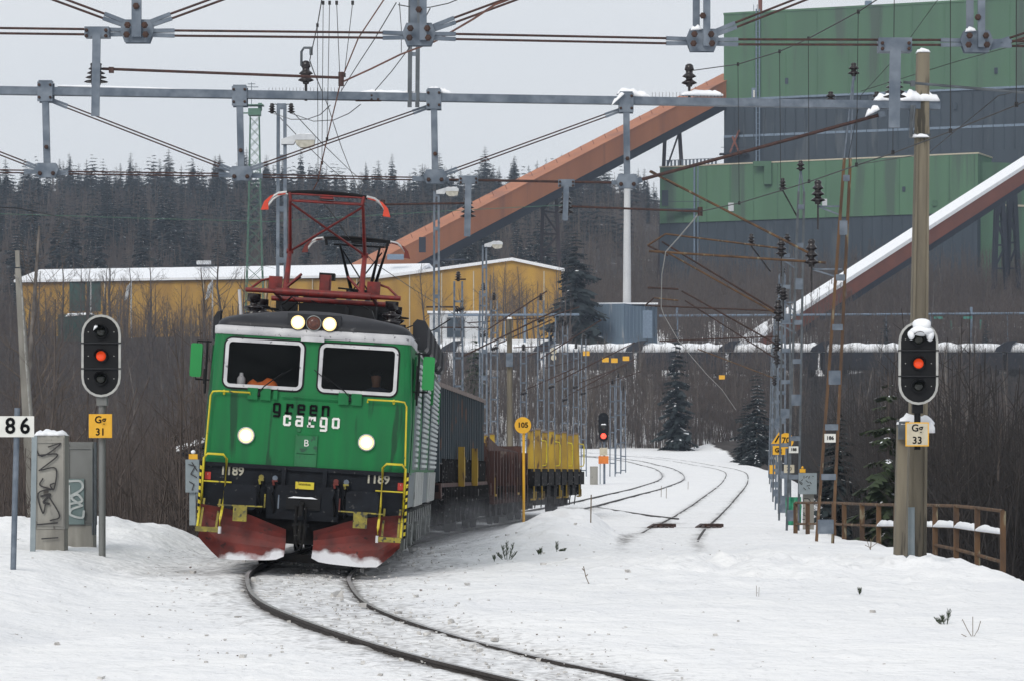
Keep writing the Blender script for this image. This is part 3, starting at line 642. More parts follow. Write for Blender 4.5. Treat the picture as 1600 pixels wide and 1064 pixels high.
# corner hand rails and steps
for sx in (-1, 1):
    b = MB(); x0, x1 = sx*1.47, sx*1.14
    b.tube([(x0, -.5, .56), (x0, -.3, .8), (x0, -.1, 1.0), (x0, -.1, 1.56), (x0-sx*.05, -.1, 1.62), (x1+sx*.05, -.1, 1.62), (x1, -.1, 1.56), (x1, -.12, 1.0), (x1, -.58, .7), (x1, -.6, .5)], .019, 6)
    b.tube([(x0, -.1, 1.22), (x1-sx*.09, -.1, 1.22)], .012, 5); lb(b, 'corner_handrail', 'loco_yellow')
    b = MB(); b.box((sx*1.31, -.56, .53), (.34, .2, .07)); b.bar((sx*1.2, -.5, .55), (sx*1.2, -.1, .96), .03, .03); b.bar((sx*1.43, -.5, .55), (sx*1.43, -.1, .96), .03, .03); lb(b, 'step', 'step_yellow')
    b = MB(); b.box((sx*1.135, -.6, .53), (.035, .14, .1)); lb(b, 'step_edge', 'stripe_white')
    b = MB()
    for k in range(9): b.add([Vector((sx*1.493, -.105, .58+k*.1)), Vector((sx*1.523, -.105, .6+k*.1)), Vector((sx*1.523, -.105, .65+k*.1)), Vector((sx*1.493, -.105, .63+k*.1))], [(0, 1, 2, 3)]); b.box((sx*1.508, -.09, .615+k*.1), (.03, .02, .05))
    s_ = lb(b, 'hazard_stripes', 'loco_yellow')
    b = MB(); b.box((sx*1.508, -.075, 1.03), (.034, .02, .96)); lb(b, 'hazard_backing', 'black')
    b = MB(); b.box((sx*1.41, -.005, 1.30), (.085, .02, .11)); q = lb(b, 'warning_label', 'label_red'); lb(text_mb('1', .04, (sx*1.41, -.018, 1.325), (1, 0, 0), (0, 0, 1), FN), 'label_mark', 'text_white', q)
    b = MB(); xx = sx*1.43; b.tube([(sx*.86, -.03, 2.50), (sx*.86, -.07, 2.54), (sx*1.3, -.07, 2.54), (xx-sx*.03, -.07, 2.53), (xx, -.07, 2.47), (xx+sx*.03, -.06, 1.6)], .014, 6)
    b.tube([(sx*1.24, -.02, 2.5), (sx*1.24, -.07, 2.55)], .018, 6); lb(b, 'front_handrail', 'loco_yellow')
    # door mirrors and their brackets
    b = MB(); xm = sx*1.71; p = rrect(xm, 2.98, .17, .49, .035); b.prism([(u, .28, v) for u, v in p], (0, .12, 0)); mr = lb(b, 'mirror', 'mirror_green')
    b = MB(); b.tube([(sx*1.5, .34, 3.26), (xm, .34, 3.26), (xm, .34, 3.2)], .014, 6); b.tube([(sx*1.5, .34, 2.7), (xm, .34, 2.7), (xm, .34, 2.76)], .014, 6); b.tube([(sx*1.56, .34, 2.5), (sx*1.56, .34, 3.28)], .016, 6)
    b.box((sx*1.58, .34, 2.75), (.03, .03, .22)); lb(b, 'mirror_bracket', 'black', mr)
    # side
    X = sx*1.512
    b = MB(); b.box((sx*1.5, .95, 2.35), (.03, .62, 1.75)); d = lb(b, 'cab_door', 'loco_green'); b = MB(); b.box((sx*1.52, .95, 2.85), (.02, .4, .5)); lb(b, 'door_window', 'black_gloss', d)
    b = MB()
    for z in np.arange(1.62, 3.2, .085):
        for y0, y1 in ((2.3, 3.3), (5.6, 8.4), (10.4, 14.9)): b.box((X+sx*.01, (y0+y1)/2, z), (.04, y1-y0, .045))
    lb(b, 'louvre_slats', 'louvre')
    b = MB()
    for y0, y1 in ((1.35, 3.5), (5.5, 8.5), (10.3, 15.0)): b.box((X-sx*.005, (y0+y1)/2, 2.4), (.02, y1-y0, 1.68))
    lb(b, 'louvre_backing', 'side_grey')
    b = MB(); b.box((sx*1.485, 1.5, 1.25), (.05, 2.9, .52)); b.box((sx*1.485, 8.8, 1.25), (.05, 3.2, .52)); lb(b, 'side_skirt', 'side_grey')
    b = MB()
    for y in np.arange(3.0, 15.2, .16):
        if 7.2 < y < 10.3: continue
        b.box((sx*1.5, y, 1.25), (.06, .11, .54))
    lb(b, 'fluted_panel', 'side_silver')
    b = MB(); b.box((sx*1.535, 14.6, 2.75), (.04, .1, .6)); b.box((sx*1.54, 9.2, 2.95), (.05, .12, .5)); lb(b, 'side_grab', 'mirror_green')
# dark cooling boxes along the roof edges
for sx, ys in ((1, (2.6, 5.2, 7.6, 10.6, 13.2)), (-1, (1.4,))):
    for y in ys:
        b = MB(); p = [(sx*1.38, 3.42), (sx*1.56, 3.40), (sx*1.6, 3.46), (sx*1.6, 3.76), (sx*1.55, 3.85), (sx*1.42, 3.87), (sx*1.36, 3.8)]
        p = p if sx > 0 else [(u*1.0 if abs(u) > 1.5 else -1.5, v-.1) for u, v in p]
        b.prism([(u, y, v) for u, v in p], (0, 1.2 if sx > 0 else .3, 0)); lb(b, 'roof_box', 'roof_grey')
b = MB(); b.tube([(-1.15, 1.0, 3.68), (-1.2, 1.0, 4.08)], .025, 6); lb(b, 'whistle', 'stripe_white')
# roof equipment
b = MB()
for x, y in ((-1.05, 1.9), (1.05, 1.9), (-1.05, 3.4), (1.05, 3.4), (-.9, 9.4), (.9, 9.4), (-.9, 11), (.9, 11)):
    b = MB(); b.lathe([(.05, 0), (.05, .04), (.14, .07), (.15, .1), (.06, .12), (.14, .17), (.15, .2), (.06, .22), (.06, .27), (.1, .28), (.1, .4)], (x, y, 3.68), 'z', 12); lb(b, 'roof_insulator', 'insul')
b = MB(); b.box((.0, 2.3, 3.86), (.7, .8, .24)); b.box((-.2, 4.2, 4.1), (.5, .5, .35)); b.box((.5, 4.6, 4.0), (.4, .6, .3)); b.box((-.75, 4.6, 4.12), (.32, .5, .3)); b.prism([(.35, 1.75, 3.7), (.5, 1.75, 3.93), (.75, 1.75, 3.93), (.85, 1.75, 3.68)], (0, .5, 0))
b.box((-.02, 2.9, 4.46), (.24, .3, .1)); b.box((.3, 5.5, 4.05), (1.2, 1.0, .22)); b.box((-.4, 7.5, 4.0), (.6, 1.4, .35))
for k in range(4): b.tube([(.15, 3+.1*k, 4.3-.06*k), (.75, 3.1+.1*k, 4.28-.06*k)], .014, 5)
for x in (-.95, .95):
    for k in range(3): b.lathe([(.11, 0), (.12, .02), (.05, .03)], (x+.1*k, 2.4+.5*k, 3.9), 'z', 10)
lb(b, 'roof_gear', 'black')
R2 = random.Random(4); b = MB()
for k in range(22):
    x = R2.uniform(-1.1, 1.1); y = R2.uniform(1.8, 9); p = [Vector((x, y, 3.75))]
    for q in range(3): p.append(p[-1]+Vector((R2.uniform(-.3, .3), R2.uniform(-.2, .4), R2.uniform(0, .25))))
    b.tube(p, .012, 5)
lb(b, 'roof_cables', 'black')
def panto(y, mat_, zt, name, up=True):
    P = thing_child(name)
    b = MB(); b.tube([(-1.18, y+.5, 4.13), (1.18, y+.5, 4.13)], [.035]*2, 8); b.tube([(-.72, y+.5, 4.13), (.72, y+.5, 4.13)], .058, 10); b.tube([(-.9, y+2, 4.1), (.9, y+2, 4.1)], .04, 8)
    for x in (-.75, .75):
        b.tube([(x, y+.5, 4.13), (x, y+2, 4.1)], .03, 8); b.box((x, y+.75, 4.27), (.2, .12, .2)); b.lathe([(.025, -.07), (.025, -.08)], (x, y+.68, 4.28), 'y', 6)
        s = 1 if x > 0 else -1; b.tube([(x+s*.0, y+.8, 4.36), (x+s*.22, y+.8, 4.3), (x+s*.4, y+.7, 4.14)], .02, 6); b.tube([(x-s*.12, y+.5, 4.14), (x-s*.4, y+.6, 4.42)], .022, 6)
    b.box((0, y+.9, 4.3), (.17, .2, .28)); b.box((0, y+.78, 4.3), (.13, .02, .2))
    lb(b, 'pantograph_base', mat_, P)
    b = MB()
    for x in (-.575, .575):
        b.tube([(x, y+.5, 4.13), (x, y+.95, 4.78)], [.05, .035], 8); b.tube([(x, y+.95, 4.78), (x*.955, y+.05, 5.48)], [.03, .024], 8); b.lathe([(.04, -.05), (.04, .05)], (x, y+.95, 4.78), 'x', 8)
    b.tube([(-.575, y+.95, 4.78), (.53, y+.1, 5.44)], .018, 6); b.tube([(.575, y+.95, 4.78), (-.53, y+.1, 5.44)], .018, 6)
    b.tube([(-.56, y+.05, 5.48), (.56, y+.05, 5.48)], .02, 6); lb(b, 'pantograph_arm', mat_, P)
    return P
def thing_child(name):
    o = bpy.data.objects.new(name, None); COL.objects.link(o); o.parent = loco; return o
def head(y, z, mat_, tip, P, w_=1.0):
    b = MB(); pts = [(x, y, z+.035*(1-(x/.6)**2)) for x in np.linspace(-.6, .6, 9)]
    b.tube(pts, .022, 6); b.tube([(x, y+.3, q) for x, _, q in pts], .022, 6); lb(b, 'contact_strip', 'black', P)
    for s in (-1, 1):
        b = MB(); hp = [(.6, 0), (.72, -.02), (.82, -.09), (.9, -.2)]
        b.tube([(s*x, y, z+q) for x, q in hp], [.022, .022, .022, .014], 6); b.tube([(s*x, y+.3, z+q) for x, q in hp], .018, 6); lb(b, 'head_horn', 'silver_horn', P)
        b = MB(); b.prism([(s*.80, y-.03, z-.06), (s*.84, y-.03, z-.07), (s*.93, y-.03, z-.16), (s*.975, y-.03, z-.29), (s*.86, y-.03, z-.28), (s*.87, y-.03, z-.17)], (0, .04, 0))
        b.tube([(s*.62, y-.0, z-.02), (s*.8, y-.0, z-.06)], .016, 6); lb(b, 'horn_tip', tip, P)
    b = MB(); b.tube([(-.56, y, z-.02), (.56, y, z-.02)], .016, 6); b.tube([(-.42, y+.15, z-.1), (.5, y+.15, z-.1)], .018, 6)
    for x in (-.56, .56): b.tube([(x, y, z), (x*.955, y, z-.13)], .026, 6); b.tube([(x, y, z-.05), (x, y+.3, z-.05)], .018, 6)
    b.box((0, y+.1, z-.05), (.2, .2, .03)); lb(b, 'head_frame', mat_, P)
PF = panto(1.3, 'panto_red', 5.6, 'front_pantograph'); head(1.3, 5.60, 'panto_red', 'panto_tip', PF)
PB = thing_child('rear_pantograph'); head(10.3, 5.60, 'black', 'plow_red', PB)
b = MB()
for x0, x1 in ((-.3, -.1), (.42, .22), (.55, .28)): b.tube([(x0, 10.35, 5.5), (x1, 11.4, 4.72)], [.02, .035], 7)
b.tube([(-.25, 10.5, 5.4), (.2, 11.4, 4.75)], .014, 5); b.tube([(.45, 10.5, 5.4), (-.08, 11.4, 4.75)], .014, 5)
b.tube([(-.12, 11.4, 4.72), (-.1, 9.6, 4.15)], .05, 7); b.tube([(.24, 11.4, 4.72), (.2, 9.6, 4.15)], .05, 7); b.tube([(-.2, 11.4, 4.72), (.34, 11.4, 4.72)], .05, 7); lb(b, 'pantograph_arm', 'black', PB)
b = MB(); b.box((0, 10.4, 4.12), (1.5, .1, .08)); b.box((0, 9.5, 4.12), (1.5, .1, .08)); b.box((0, 9.9, 4.2), (.5, .9, .2)); lb(b, 'pantograph_base', 'panto_red', PB)
# the driver, dimly seen behind the right-hand windscreen
def person(loc, label, pose, mats, cat='person'):
    """pose: {joint: (pos, radius)} and bones; grown with a skin modifier"""
    joints, bones = pose; me = bpy.data.meshes.new('body'); names = list(joints); me.from_pydata([joints[n][0] for n in names], [(names.index(a), names.index(b)) for a, b in bones], [])
    ob = bpy.data.objects.new('person', me); COL.objects.link(ob); ob.location = loc
    sk = ob.modifiers.new('skin', 'SKIN'); sk.use_smooth_shade = True; ss = ob.modifiers.new('sub', 'SUBSURF'); ss.levels = ss.render_levels = 2
    for i, n in enumerate(names): r = joints[n][1]; me.skin_vertices[0].data[i].radius = r if isinstance(r, tuple) else (r, r)
    me.skin_vertices[0].data[names.index('pelvis')].use_root = True
    bpy.context.view_layer.update(); m2 = bpy.data.meshes.new_from_object(ob.evaluated_get(bpy.context.evaluated_depsgraph_get()))
    ob.modifiers.clear(); ob.data = m2; m2.materials.clear(); [m2.materials.append(M(q)) for q in mats]; tag(ob, label, cat); return ob
J = {'pelvis': ((0, 0, 0), .15), 'belly': ((0, -.02, .18), .14), 'chest': ((0, -.03, .38), (.19, .13)), 'neck': ((0, -.04, .56), .055), 'jaw': ((0, -.07, .64), .065), 'head': ((0, -.06, .73), .088), 'crown': ((0, -.04, .8), .06),
     'shl': ((-.19, -.03, .48), .065), 'ell': ((-.25, -.12, .22), .045), 'wrl': ((-.17, -.36, .22), .03), 'hal': ((-.15, -.44, .22), .035), 'shr': ((.19, -.03, .48), .065), 'elr': ((.25, -.12, .22), .045), 'wrr': ((.17, -.36, .22), .03), 'har': ((.15, -.44, .22), .035),
     'hpl': ((-.1, -.1, -.02), .09), 'knl': ((-.13, -.48, .02), .06), 'anl': ((-.13, -.5, -.4), .045), 'tol': ((-.13, -.64, -.45), .035), 'hpr': ((.1, -.1, -.02), .09), 'knr': ((.13, -.48, .02), .06), 'anr': ((.13, -.5, -.4), .045), 'tor': ((.13, -.64, -.45), .035)}
B = [('pelvis', 'belly'), ('belly', 'chest'), ('chest', 'neck'), ('neck', 'jaw'), ('jaw', 'head'), ('head', 'crown'), ('chest', 'shl'), ('shl', 'ell'), ('ell', 'wrl'), ('wrl', 'hal'), ('chest', 'shr'), ('shr', 'elr'), ('elr', 'wrr'), ('wrr', 'har'),
     ('pelvis', 'hpl'), ('hpl', 'knl'), ('knl', 'anl'), ('anl', 'tol'), ('pelvis', 'hpr'), ('hpr', 'knr'), ('knr', 'anr'), ('anr', 'tor')]
drv = person((LX+1.08, LY+1.1, 2.12), 'seated driver behind the right-hand windscreen of the green locomotive', (J, B), ['shirt', 'skin'])
for p in drv.data.polygons:
    c = p.center
    if c.z > .58 or c.y < -.36 and c.z > .1: p.material_index = 1
b = MB(); b.lathe([(.098, .0), (.1, .04), (.075, .085), (.02, .1)], (0, -.03, .74), 'z', 12); hr = b.build('hair', 'interior', drv, local=True)
# ------------------------------------------------------------ wagons behind the locomotive
def p1_at(Y):
    i = min(range(len(P1)-1), key=lambda k: abs(P1[k][1]-Y) if P1[k][1] < 250 else 1e9); x, y = P1[i]; a = P1[max(i-1, 0)]; c = P1[i+1]
    t = (Y-a[1])/(c[1]-a[1]); return a[0]+(c[0]-a[0])*t
def wagon_root(name, y0, y1, label):
    x0, x1 = p1_at(y0), p1_at(y1); L = math.hypot(x1-x0, y1-y0); z = float(rail_z((y0+y1)/2))
    o = thing(name, (x0, y0, z), label, 'freight wagon', 'wagons behind the green locomotive'); o.rotation_euler = (0, 0, -math.atan2(x1-x0, y1-y0)); return o, L
def wb(b, n, m, p): return b.build(n, m, p, local=True)
def bogie(root, y, z=.46, n=2):
    b = MB()
    for dy in (-.9, .9):
        for sx in (-.7175, .7175): b.lathe([(z, -.06), (z, .06), (.2, .07)], (sx, y+dy, z), 'x', 20)
        b.tube([(-.75, y+dy, z), (.75, y+dy, z)], .07, 6)
    wb(b, 'wheelset', 'under_black', root)
    b = MB()
    for sx in (-1, 1):
        b.box((sx*1.0, y, .62), (.14, 2.5, .2)); b.box((sx*1.02, y, .45), (.16, .6, .3))
        for dy in (-.9, .9): b.box((sx*1.05, y+dy, .47), (.2, .3, .3)); b.tube([(sx*1.12, y+dy-.2, .5), (sx*1.12, y+dy-.2, .75)], .07, 6); b.tube([(sx*1.12, y+dy+.2, .5), (sx*1.12, y+dy+.2, .75)], .07, 6)
    wb(b, 'bogie_frame', 'wagon_black', root)
def common(root, L, deck, w_=1.45, sill='wagon_brown'):
    b = MB(); b.box((0, L/2, deck-.09), (w_*2, L-.5, .14)); b.box((0, L/2, deck-.35), (.6, L-1, .4)); wb(b, 'deck', 'wagon_black', root)
    b = MB()
    for s in (-1, 1): b.box((s*(w_-.02), L/2, deck-.14), (.12, L-.5, .3))
    wb(b, 'side_sill', sill, root)
    b = MB()
    for s in (-1, 1):
        for y in np.arange(.6, L-.5, .45): b.box((s*(w_+.05), y, deck-.22), (.09, .1, .3)); b.lathe([(.05, 0), (.05, .05)], (s*(w_+.05), y, deck-.42), 'z', 6)
        for y in np.arange(1.1, L-.7, 1.6): b.box((s*(w_-.12), y, deck-.6), (.1, .3, .5)); b.tube([(s*w_, y-.5, deck-.3), (s*(w_-.1), y-.5, .35)], .02, 5)
    wb(b, 'side_fittings', 'wagon_black', root)
    b = MB()
    for y in (.25, L-.25):
        b.box((0, y, deck-.2), (2.6, .12, .4))
        for s in (-.875, .875): b.lathe([(.12, -.3), (.12, .3), (.22, .3)] if y > 1 else [(.22, -.3), (.12, -.28), (.12, .3)], (s, y, deck-.2), 'y', 12)
    wb(b, 'buffer_beam', 'wagon_black', root)
    b = MB()
    for s in (-1, 1):
        b.box((s*1.12, L/2, .72), (.14, L-7.4, .62)); b.box((s*1.3, 2.4, .95), (.1, 3.2, .36)); b.box((s*1.3, L-2.4, .95), (.1, 3.2, .36))
    wb(b, 'brake_gear', 'under_black', root)
    bogie(root, 2.4); bogie(root, L-2.4)
# 1 container load on a stake wagon
r, L = wagon_root('container_wagon', 60.9, 76.6, 'low flat wagon with short yellow stakes and leaning dark bars, coupled behind the green locomotive'); common(r, L, 1.2)
b = MB()
for s in (-1, 1):
    for y in np.arange(1.0, L-.8, .42):
        b.bar((s*1.42, y, 1.2), (s*1.42, y+.25, 1.68), .09, .12)
wb(b, 'leaning_bars', 'wagon_black', r)
b = MB()
for s in (-1, 1):
    for y in (5.2, 9.6): b.box((s*1.56, y, 1.55), (.13, .16, .85)); b.tube([(s*1.6, y, 1.8), (s*1.6, y+.3, 1.75), (s*1.6, y+.3, 1.3)], .02, 5)
wb(b, 'stake', 'wagon_yellow', r)
cr_ = thing('freight_container', (r.location.x, r.location.y, r.location.z), 'tall grey-blue ribbed open-top container riding on the first flat wagon', 'container'); cr_.rotation_euler = r.rotation_euler
b = MB(); W_ = 1.36; y0, y1, z0, z1 = .5, L-.35, 1.22, 3.16
b.box((0, (y0+y1)/2, z0+.06), (2*W_-.1, y1-y0, .1))
for s in (-1, 1): b.box((s*(W_-.05), (y0+y1)/2, (z0+z1)/2), (.06, y1-y0, z1-z0))
for y in (y0, y1): b.box((0, y, (z0+z1)/2), (2*W_-.14, .06, z1-z0))
wb(b, 'container_wall', 'container', cr_)
b = MB()
for s in (-1, 1):
    for y in np.arange(y0+.1, y1, .62): b.box((s*(W_+.03), y, (z0+z1)/2), (.1, .14, z1-z0-.05))
for x in np.arange(-1.2, 1.3, .4): b.box((x, y0-.07, (z0+z1)/2), (.12, .1, z1-z0-.05))
wb(b, 'rib', 'container', cr_)
b = MB()
for s in (-1, 1): b.box((s*(W_+.02), (y0+y1)/2, z1+.02), (.15, y1-y0+.1, .09))
for y in (y0-.02, y1+.02): b.box((0, y, z1+.02), (2*W_-.12, .12, .09))
wb(b, 'top_rail', 'wagon_top', cr_)
b = MB(); rr_ = random.Random(2)
for k in range(120):
    c = Vector((rr_.uniform(-1.1, 1.1), rr_.uniform(y0+.3, y1-.3), z1-.25+rr_.uniform(-.1, .12))); d = Vector((rr_.uniform(-.4, .4), rr_.uniform(-.5, .5), rr_.uniform(-.15, .15))); b.bar(c-d, c+d, .12, .05)
wb(b, 'scrap_load', 'wagon_black', cr_)
# 2 brown wagon
r, L = wagon_root('brown_gondola', 77.2, 88.2, 'rusty brown open wagon with a sloping end between the grey container and the yellow stakes'); common(r, L, 1.15)
b = MB()
for s in (-1, 1): b.prism([(s*1.42, .4, 1.15), (s*1.42, L-.4, 1.15), (s*1.42, L-.4, 1.95), (s*1.42, 3, 2.1), (s*1.42, .4, 2.32)], (-s*.06, 0, 0))
for y in (.4, L-.45): b.box((0, y, 1.65), (2.7, .06, 1.05))
b.box((0, L/2, 1.8), (2.6, L-1.2, .1)); wb(b, 'wall', 'wagon_brown', r)
b = MB()
for s in (-1, 1):
    for y in np.arange(.5, L-.4, .8): b.box((s*1.5, y, 1.3), (.12, .14, 1.35))
    for y in np.arange(4, L-.4, .3): b.box((s*1.47, y, 1.5), (.06, .07, .9))
wb(b, 'rib', 'wagon_brown', r)
b = MB()
for s in (-1, 1):
    for y in (1.2, 7.5): b.box((s*1.52, y, .85), (.06, .5, .06)); b.tube([(s*1.52, y-.25, .85), (s*1.52, y-.25, 1.3)], .02, 5)
wb(b, 'step', 'wagon_yellow', r)
# 3 yellow stake wagon
r, L = wagon_root('yellow_stake_wagon', 88.9, 103.4, 'last wagon of the train, black with tall worn yellow stakes and looped yellow handles'); common(r, L, 1.5, sill='wagon_black')
sk = []
for s in (-1, 1):
    for k in range(8):
        y = .8+k*1.82; m = k % 2; st = MB(); st.prism([(s*1.27, y-.1, 1.38), (s*1.52, y-.1, 1.38), (s*1.47, y-.1, 2.60+.06*m), (s*1.33, y-.1, 2.60+.06*m)], (0, .2, 0)); sk.append(wb(st, 'stake', 'wagon_yellow', r))
        st = MB(); st.box((s*1.415, y, 2.625+.06*m), (.14, .26, .05)); wb(st, 'stake_cap', 'wagon_top', sk[-1])
        if m: st = MB(); st.tube([(s*1.53, y, 1.6), (s*1.64, y, 1.62), (s*1.66, y, 1.7), (s*1.66, y, 2.25), (s*1.64, y, 2.33), (s*1.5, y, 2.35)], .02, 6); wb(st, 'handle', 'loco_yellow', sk[-1])
        st = MB(); st.box((s*1.52, y, 1.22), (.16, 1.4, .42)); st.box((s*1.46, y, .92), (.12, .9, .5)); wb(st, 'stake_pocket', 'wagon_black', r)
b = MB()
for s in (-1, 1):
    for y in (.6, 2.6, 7.4, 9.4, 13.4): b.box((s*1.5, y, .62), (.1, .5, .05)); b.tube([(s*1.55, y-.25, .62), (s*1.55, y-.25, 1.1)], .025, 5); b.tube([(s*1.55, y+.25, .62), (s*1.55, y+.25, .85)], .025, 5)
wb(b, 'step', 'wagon_yellow', r)
# swirling snow dust along the wagons' feet
me = bpy.data.meshes.new('snow_dust'); b = MB(); pts = [(-1.75, 49), (-1.3, 60), (-.7, 72), (.2, 84), (2.2, 100)]
vs = []; fs = []
for x, y in pts:
    for dx, z in ((-.9, -.1), (-.9, .75), (-.3, 1.0), (.5, .7), (1.3, .3), (1.9, -.05)): vs.append((x+dx, y, z))
for i in range(len(pts)-1):
    for j in range(6): fs.append((i*6+j, i*6+(j+1) % 6, (i+1)*6+(j+1) % 6, (i+1)*6+j))
fs += [tuple(range(6))[::-1], tuple(range(len(vs)-6, len(vs)))]
me.from_pydata(vs, [], fs); m = bpy.data.materials.new('snow_dust'); m.use_nodes = True; t = m.node_tree; t.nodes.remove(t.nodes['Principled BSDF']); pv = t.nodes.new('ShaderNodeVolumePrincipled'); pv.inputs['Color'].default_value = (.95, .96, 1, 1)
tcn = t.nodes.new('ShaderNodeTexCoord'); n = t.nodes.new('ShaderNodeTexNoise'); n.inputs['Scale'].default_value = .9; n.inputs['Detail'].default_value = 3; t.links.new(tcn.outputs['Object'], n.inputs['Vector'])
mr = t.nodes.new('ShaderNodeMapRange'); mr.inputs['From Min'].default_value = .45; mr.inputs['From Max'].default_value = .75; mr.inputs['To Max'].default_value = .07; t.links.new(n.outputs['Fac'], mr.inputs['Value']); t.links.new(mr.outputs[0], pv.inputs['Density'])
t.links.new(pv.outputs[0], t.nodes['Material Output'].inputs['Volume']); me.materials.append(m); o = bpy.data.objects.new('snow_dust', me); COL.objects.link(o); tag(o, 'fine snow dust whirled up beside the wagon wheels', 'snow dust', kind='stuff')
# ------------------------------------------------------------ overhead line gantries
def wspan(f, pts): return [W(px, py, f(px)) for px, py in pts]
def insulator(b, base, h=.5, r=.11, axis=(0, 0, 1), n=3):
    """stack of porcelain sheds starting at base, going along axis"""
    ax = Vector(axis).normalized(); pr = [(r*.35, 0), (r*.4, h*.08)]
    for k in range(n):
        z = h*(.1+.75*k/n); d = h*.75/n; pr += [(r*.4, z), (r*(1-.12*k), z+d*.25), (r*(.92-.12*k), z+d*.42), (r*.45, z+d*.75)]
    pr += [(r*.45, h*.88), (r*.5, h*.93), (r*.3, h)]
    u = Vector((0, 1, 0)) if abs(ax.y) < .9 else Vector((1, 0, 0)); x = ax.cross(u).normalized(); y = ax.cross(x); vs = []; nn = 10
    for q, z in pr:
        for j in range(nn): a = 2*pi*j/nn; vs.append(Vector(base)+ax*z+(x*cos(a)+y*sin(a))*q)
    k = len(pr); b.add(vs, [(i*nn+j, i*nn+(j+1) % nn, (i+1)*nn+(j+1) % nn, (i+1)*nn+j) for i in range(k-1) for j in range(nn)], True)
    b.add(vs[:nn], [tuple(range(nn))]); b.add(vs[-nn:], [tuple(range(nn))]); return b
def gusset(b, c, w_, h_, s, d=.06):
    x, y, z = c; p = [(-w_*.38, h_*.5), (w_*.38, h_*.5), (w_*.5, .05*h_), (w_*.36, -h_*.5), (-w_*.36, -h_*.5), (-w_*.5, .05*h_)]
    for yo in (-d, d-.012): b.prism([(x+u, y+yo, z+v) for u, v in p], (0, .012, 0))
    return b
def bolts(b, c, pts, r=.028, yo=-.085):
    for u, v in pts: b.lathe([(r, 0), (r, -.02), (r*.5, -.03)], (c[0]+u, c[1]+yo, c[2]+v), 'y', 6)
def rods(root, name, segs, r, sep, m='rust_rod', lug='galv'):
    for a, c in segs:
        a, c = Vector(a), Vector(c); d = (c-a).normalized(); up = Vector((0, 0, 1)); u = (up-d*up.dot(d)).normalized()*sep/2
        q = .18 if sep > 0 else .05; o = MB()
        for s in ((-1, 1) if sep > 0 else (0,)): o.tube([a+d*q+u*s, c-d*q+u*s], r, 6)
        ob = o.build(name, m, root)
        l = MB()
        for s in ((-1, 1) if sep > 0 else (0,)):
            l.bar(a+u*s*.8, a+d*(q+.06)+u*s, r*3); l.bar(c+u*s*.8, c-d*(q+.06)+u*s, r*3)
        l.build('rod_end', lug, ob)
# far (lower) gantry at about 48 m
y2 = lambda px: 47.0+2.0*px/1450
g2 = thing('line_gantry', (W(1440, 880, 48.9).x, 48.9, -.1), 'complete lattice gantry beam crossing low above the locomotive, on the old concrete post', 'gantry')
b = MB(); A, Z = W(-190, 139, y2(-190)), W(1467, 166, y2(1467)); b.bar(A, Z, .17, .12); b.build('beam', 'galv', g2)
posts2 = [(-232, 131, 264), (72, 145, 267), (375, 152, 272), (678, 157, 277), (978, 162, 284)]
for px, ya, yb in posts2:
    Y = y2(px); a, c = W(px, ya, Y), W(px+2, yb, Y); b = MB(); b.bar(a+Vector((0, -.1, .12)), c+Vector((0, -.0, -.05)), .10, .07); o = b.build('post', 'galv', g2)
    b = MB(); b.box(a+Vector((0, -.12, 0)), (.23, .02, .3)); b.box(a+Vector((0, .1, 0)), (.23, .02, .3)); b.box(a+Vector((0, -.01, .165)), (.2, .2, .02)); gusset(b, c+Vector((0, -.02, 0)), .36, .22, 1)
    b.build('gusset', 'galv', o); b = MB(); bolts(b, a, [(-.085, .1), (.085, .1), (-.085, -.09), (.085, -.09)], .022, -.13); bolts(b, c, [(-.1, -.05), (.1, -.05), (0, .35)], .034, -.09); b.build('bolt', 'rust_dark', o)
seg = lambda a, c: (W(a[0], a[1], y2(a[0])), W(c[0], c[1], y2(c[0])))
rods(g2, 'diagonal_rod', [seg((82, 158), (366, 268)), seg((668, 168), (388, 266)), seg((968, 173), (692, 273)), seg((64, 265), (-232, 150))], .0115, .045)
rods(g2, 'chord_rod', [seg((82, 270), (366, 274)), seg((386, 275), (668, 280)), seg((-220, 265), (62, 269))], .0115, .04)
rods(g2, 'chord_rod', [seg((690, 281), (966, 286))], .022, 0); rods(g2, 'diagonal_rod', [seg((992, 284), (1382, 178))], .03, 0)
# drop arms of the far gantry
def droparm(root, px, yt, yb, f, w_=.11, ins=None):
    Y = f(px); a, c = W(px, yt, Y-.12), W(px-2, yb, Y-.12); b = MB(); b.bar(a, c, w_, .03); b.box(a+Vector((0, .08, .02)), (w_*3.0, .18, w_*1.25)); o = b.build('drop_arm', 'galv', root)
    b = MB(); bolts(b, a, [(-w_*1.2, .03), (w_*1.2, .03), (-w_*1.2, -.03), (w_*1.2, -.03)], .02, -.03); b.build('bolt', 'rust_dark', o)
    if ins:
        b = MB(); i0 = W(px-1, ins[1], Y+.02); insulator(b, i0, (ins[1]-ins[0])*Y/F, .13, n=4); b.build('insulator', 'insul', o)
    return o
droparm(g2, 732, 283, 370, y2, .10, (308, 344)); droparm(g2, 885, 288, 345, y2, .085, (300, 338))
for (a, c), m in ((((726, 318), (598, 320)), 'rust_rod'), (((893, 323), (1094, 331)), 'rust_rod')):
    b = MB(); b.tube(seg(a, c), .018, 6); p = seg(c, c)[0]; b.lathe([(.04, -.07), (.04, .07)], p, 'z', 6); b.build('registration_rod', m, g2)
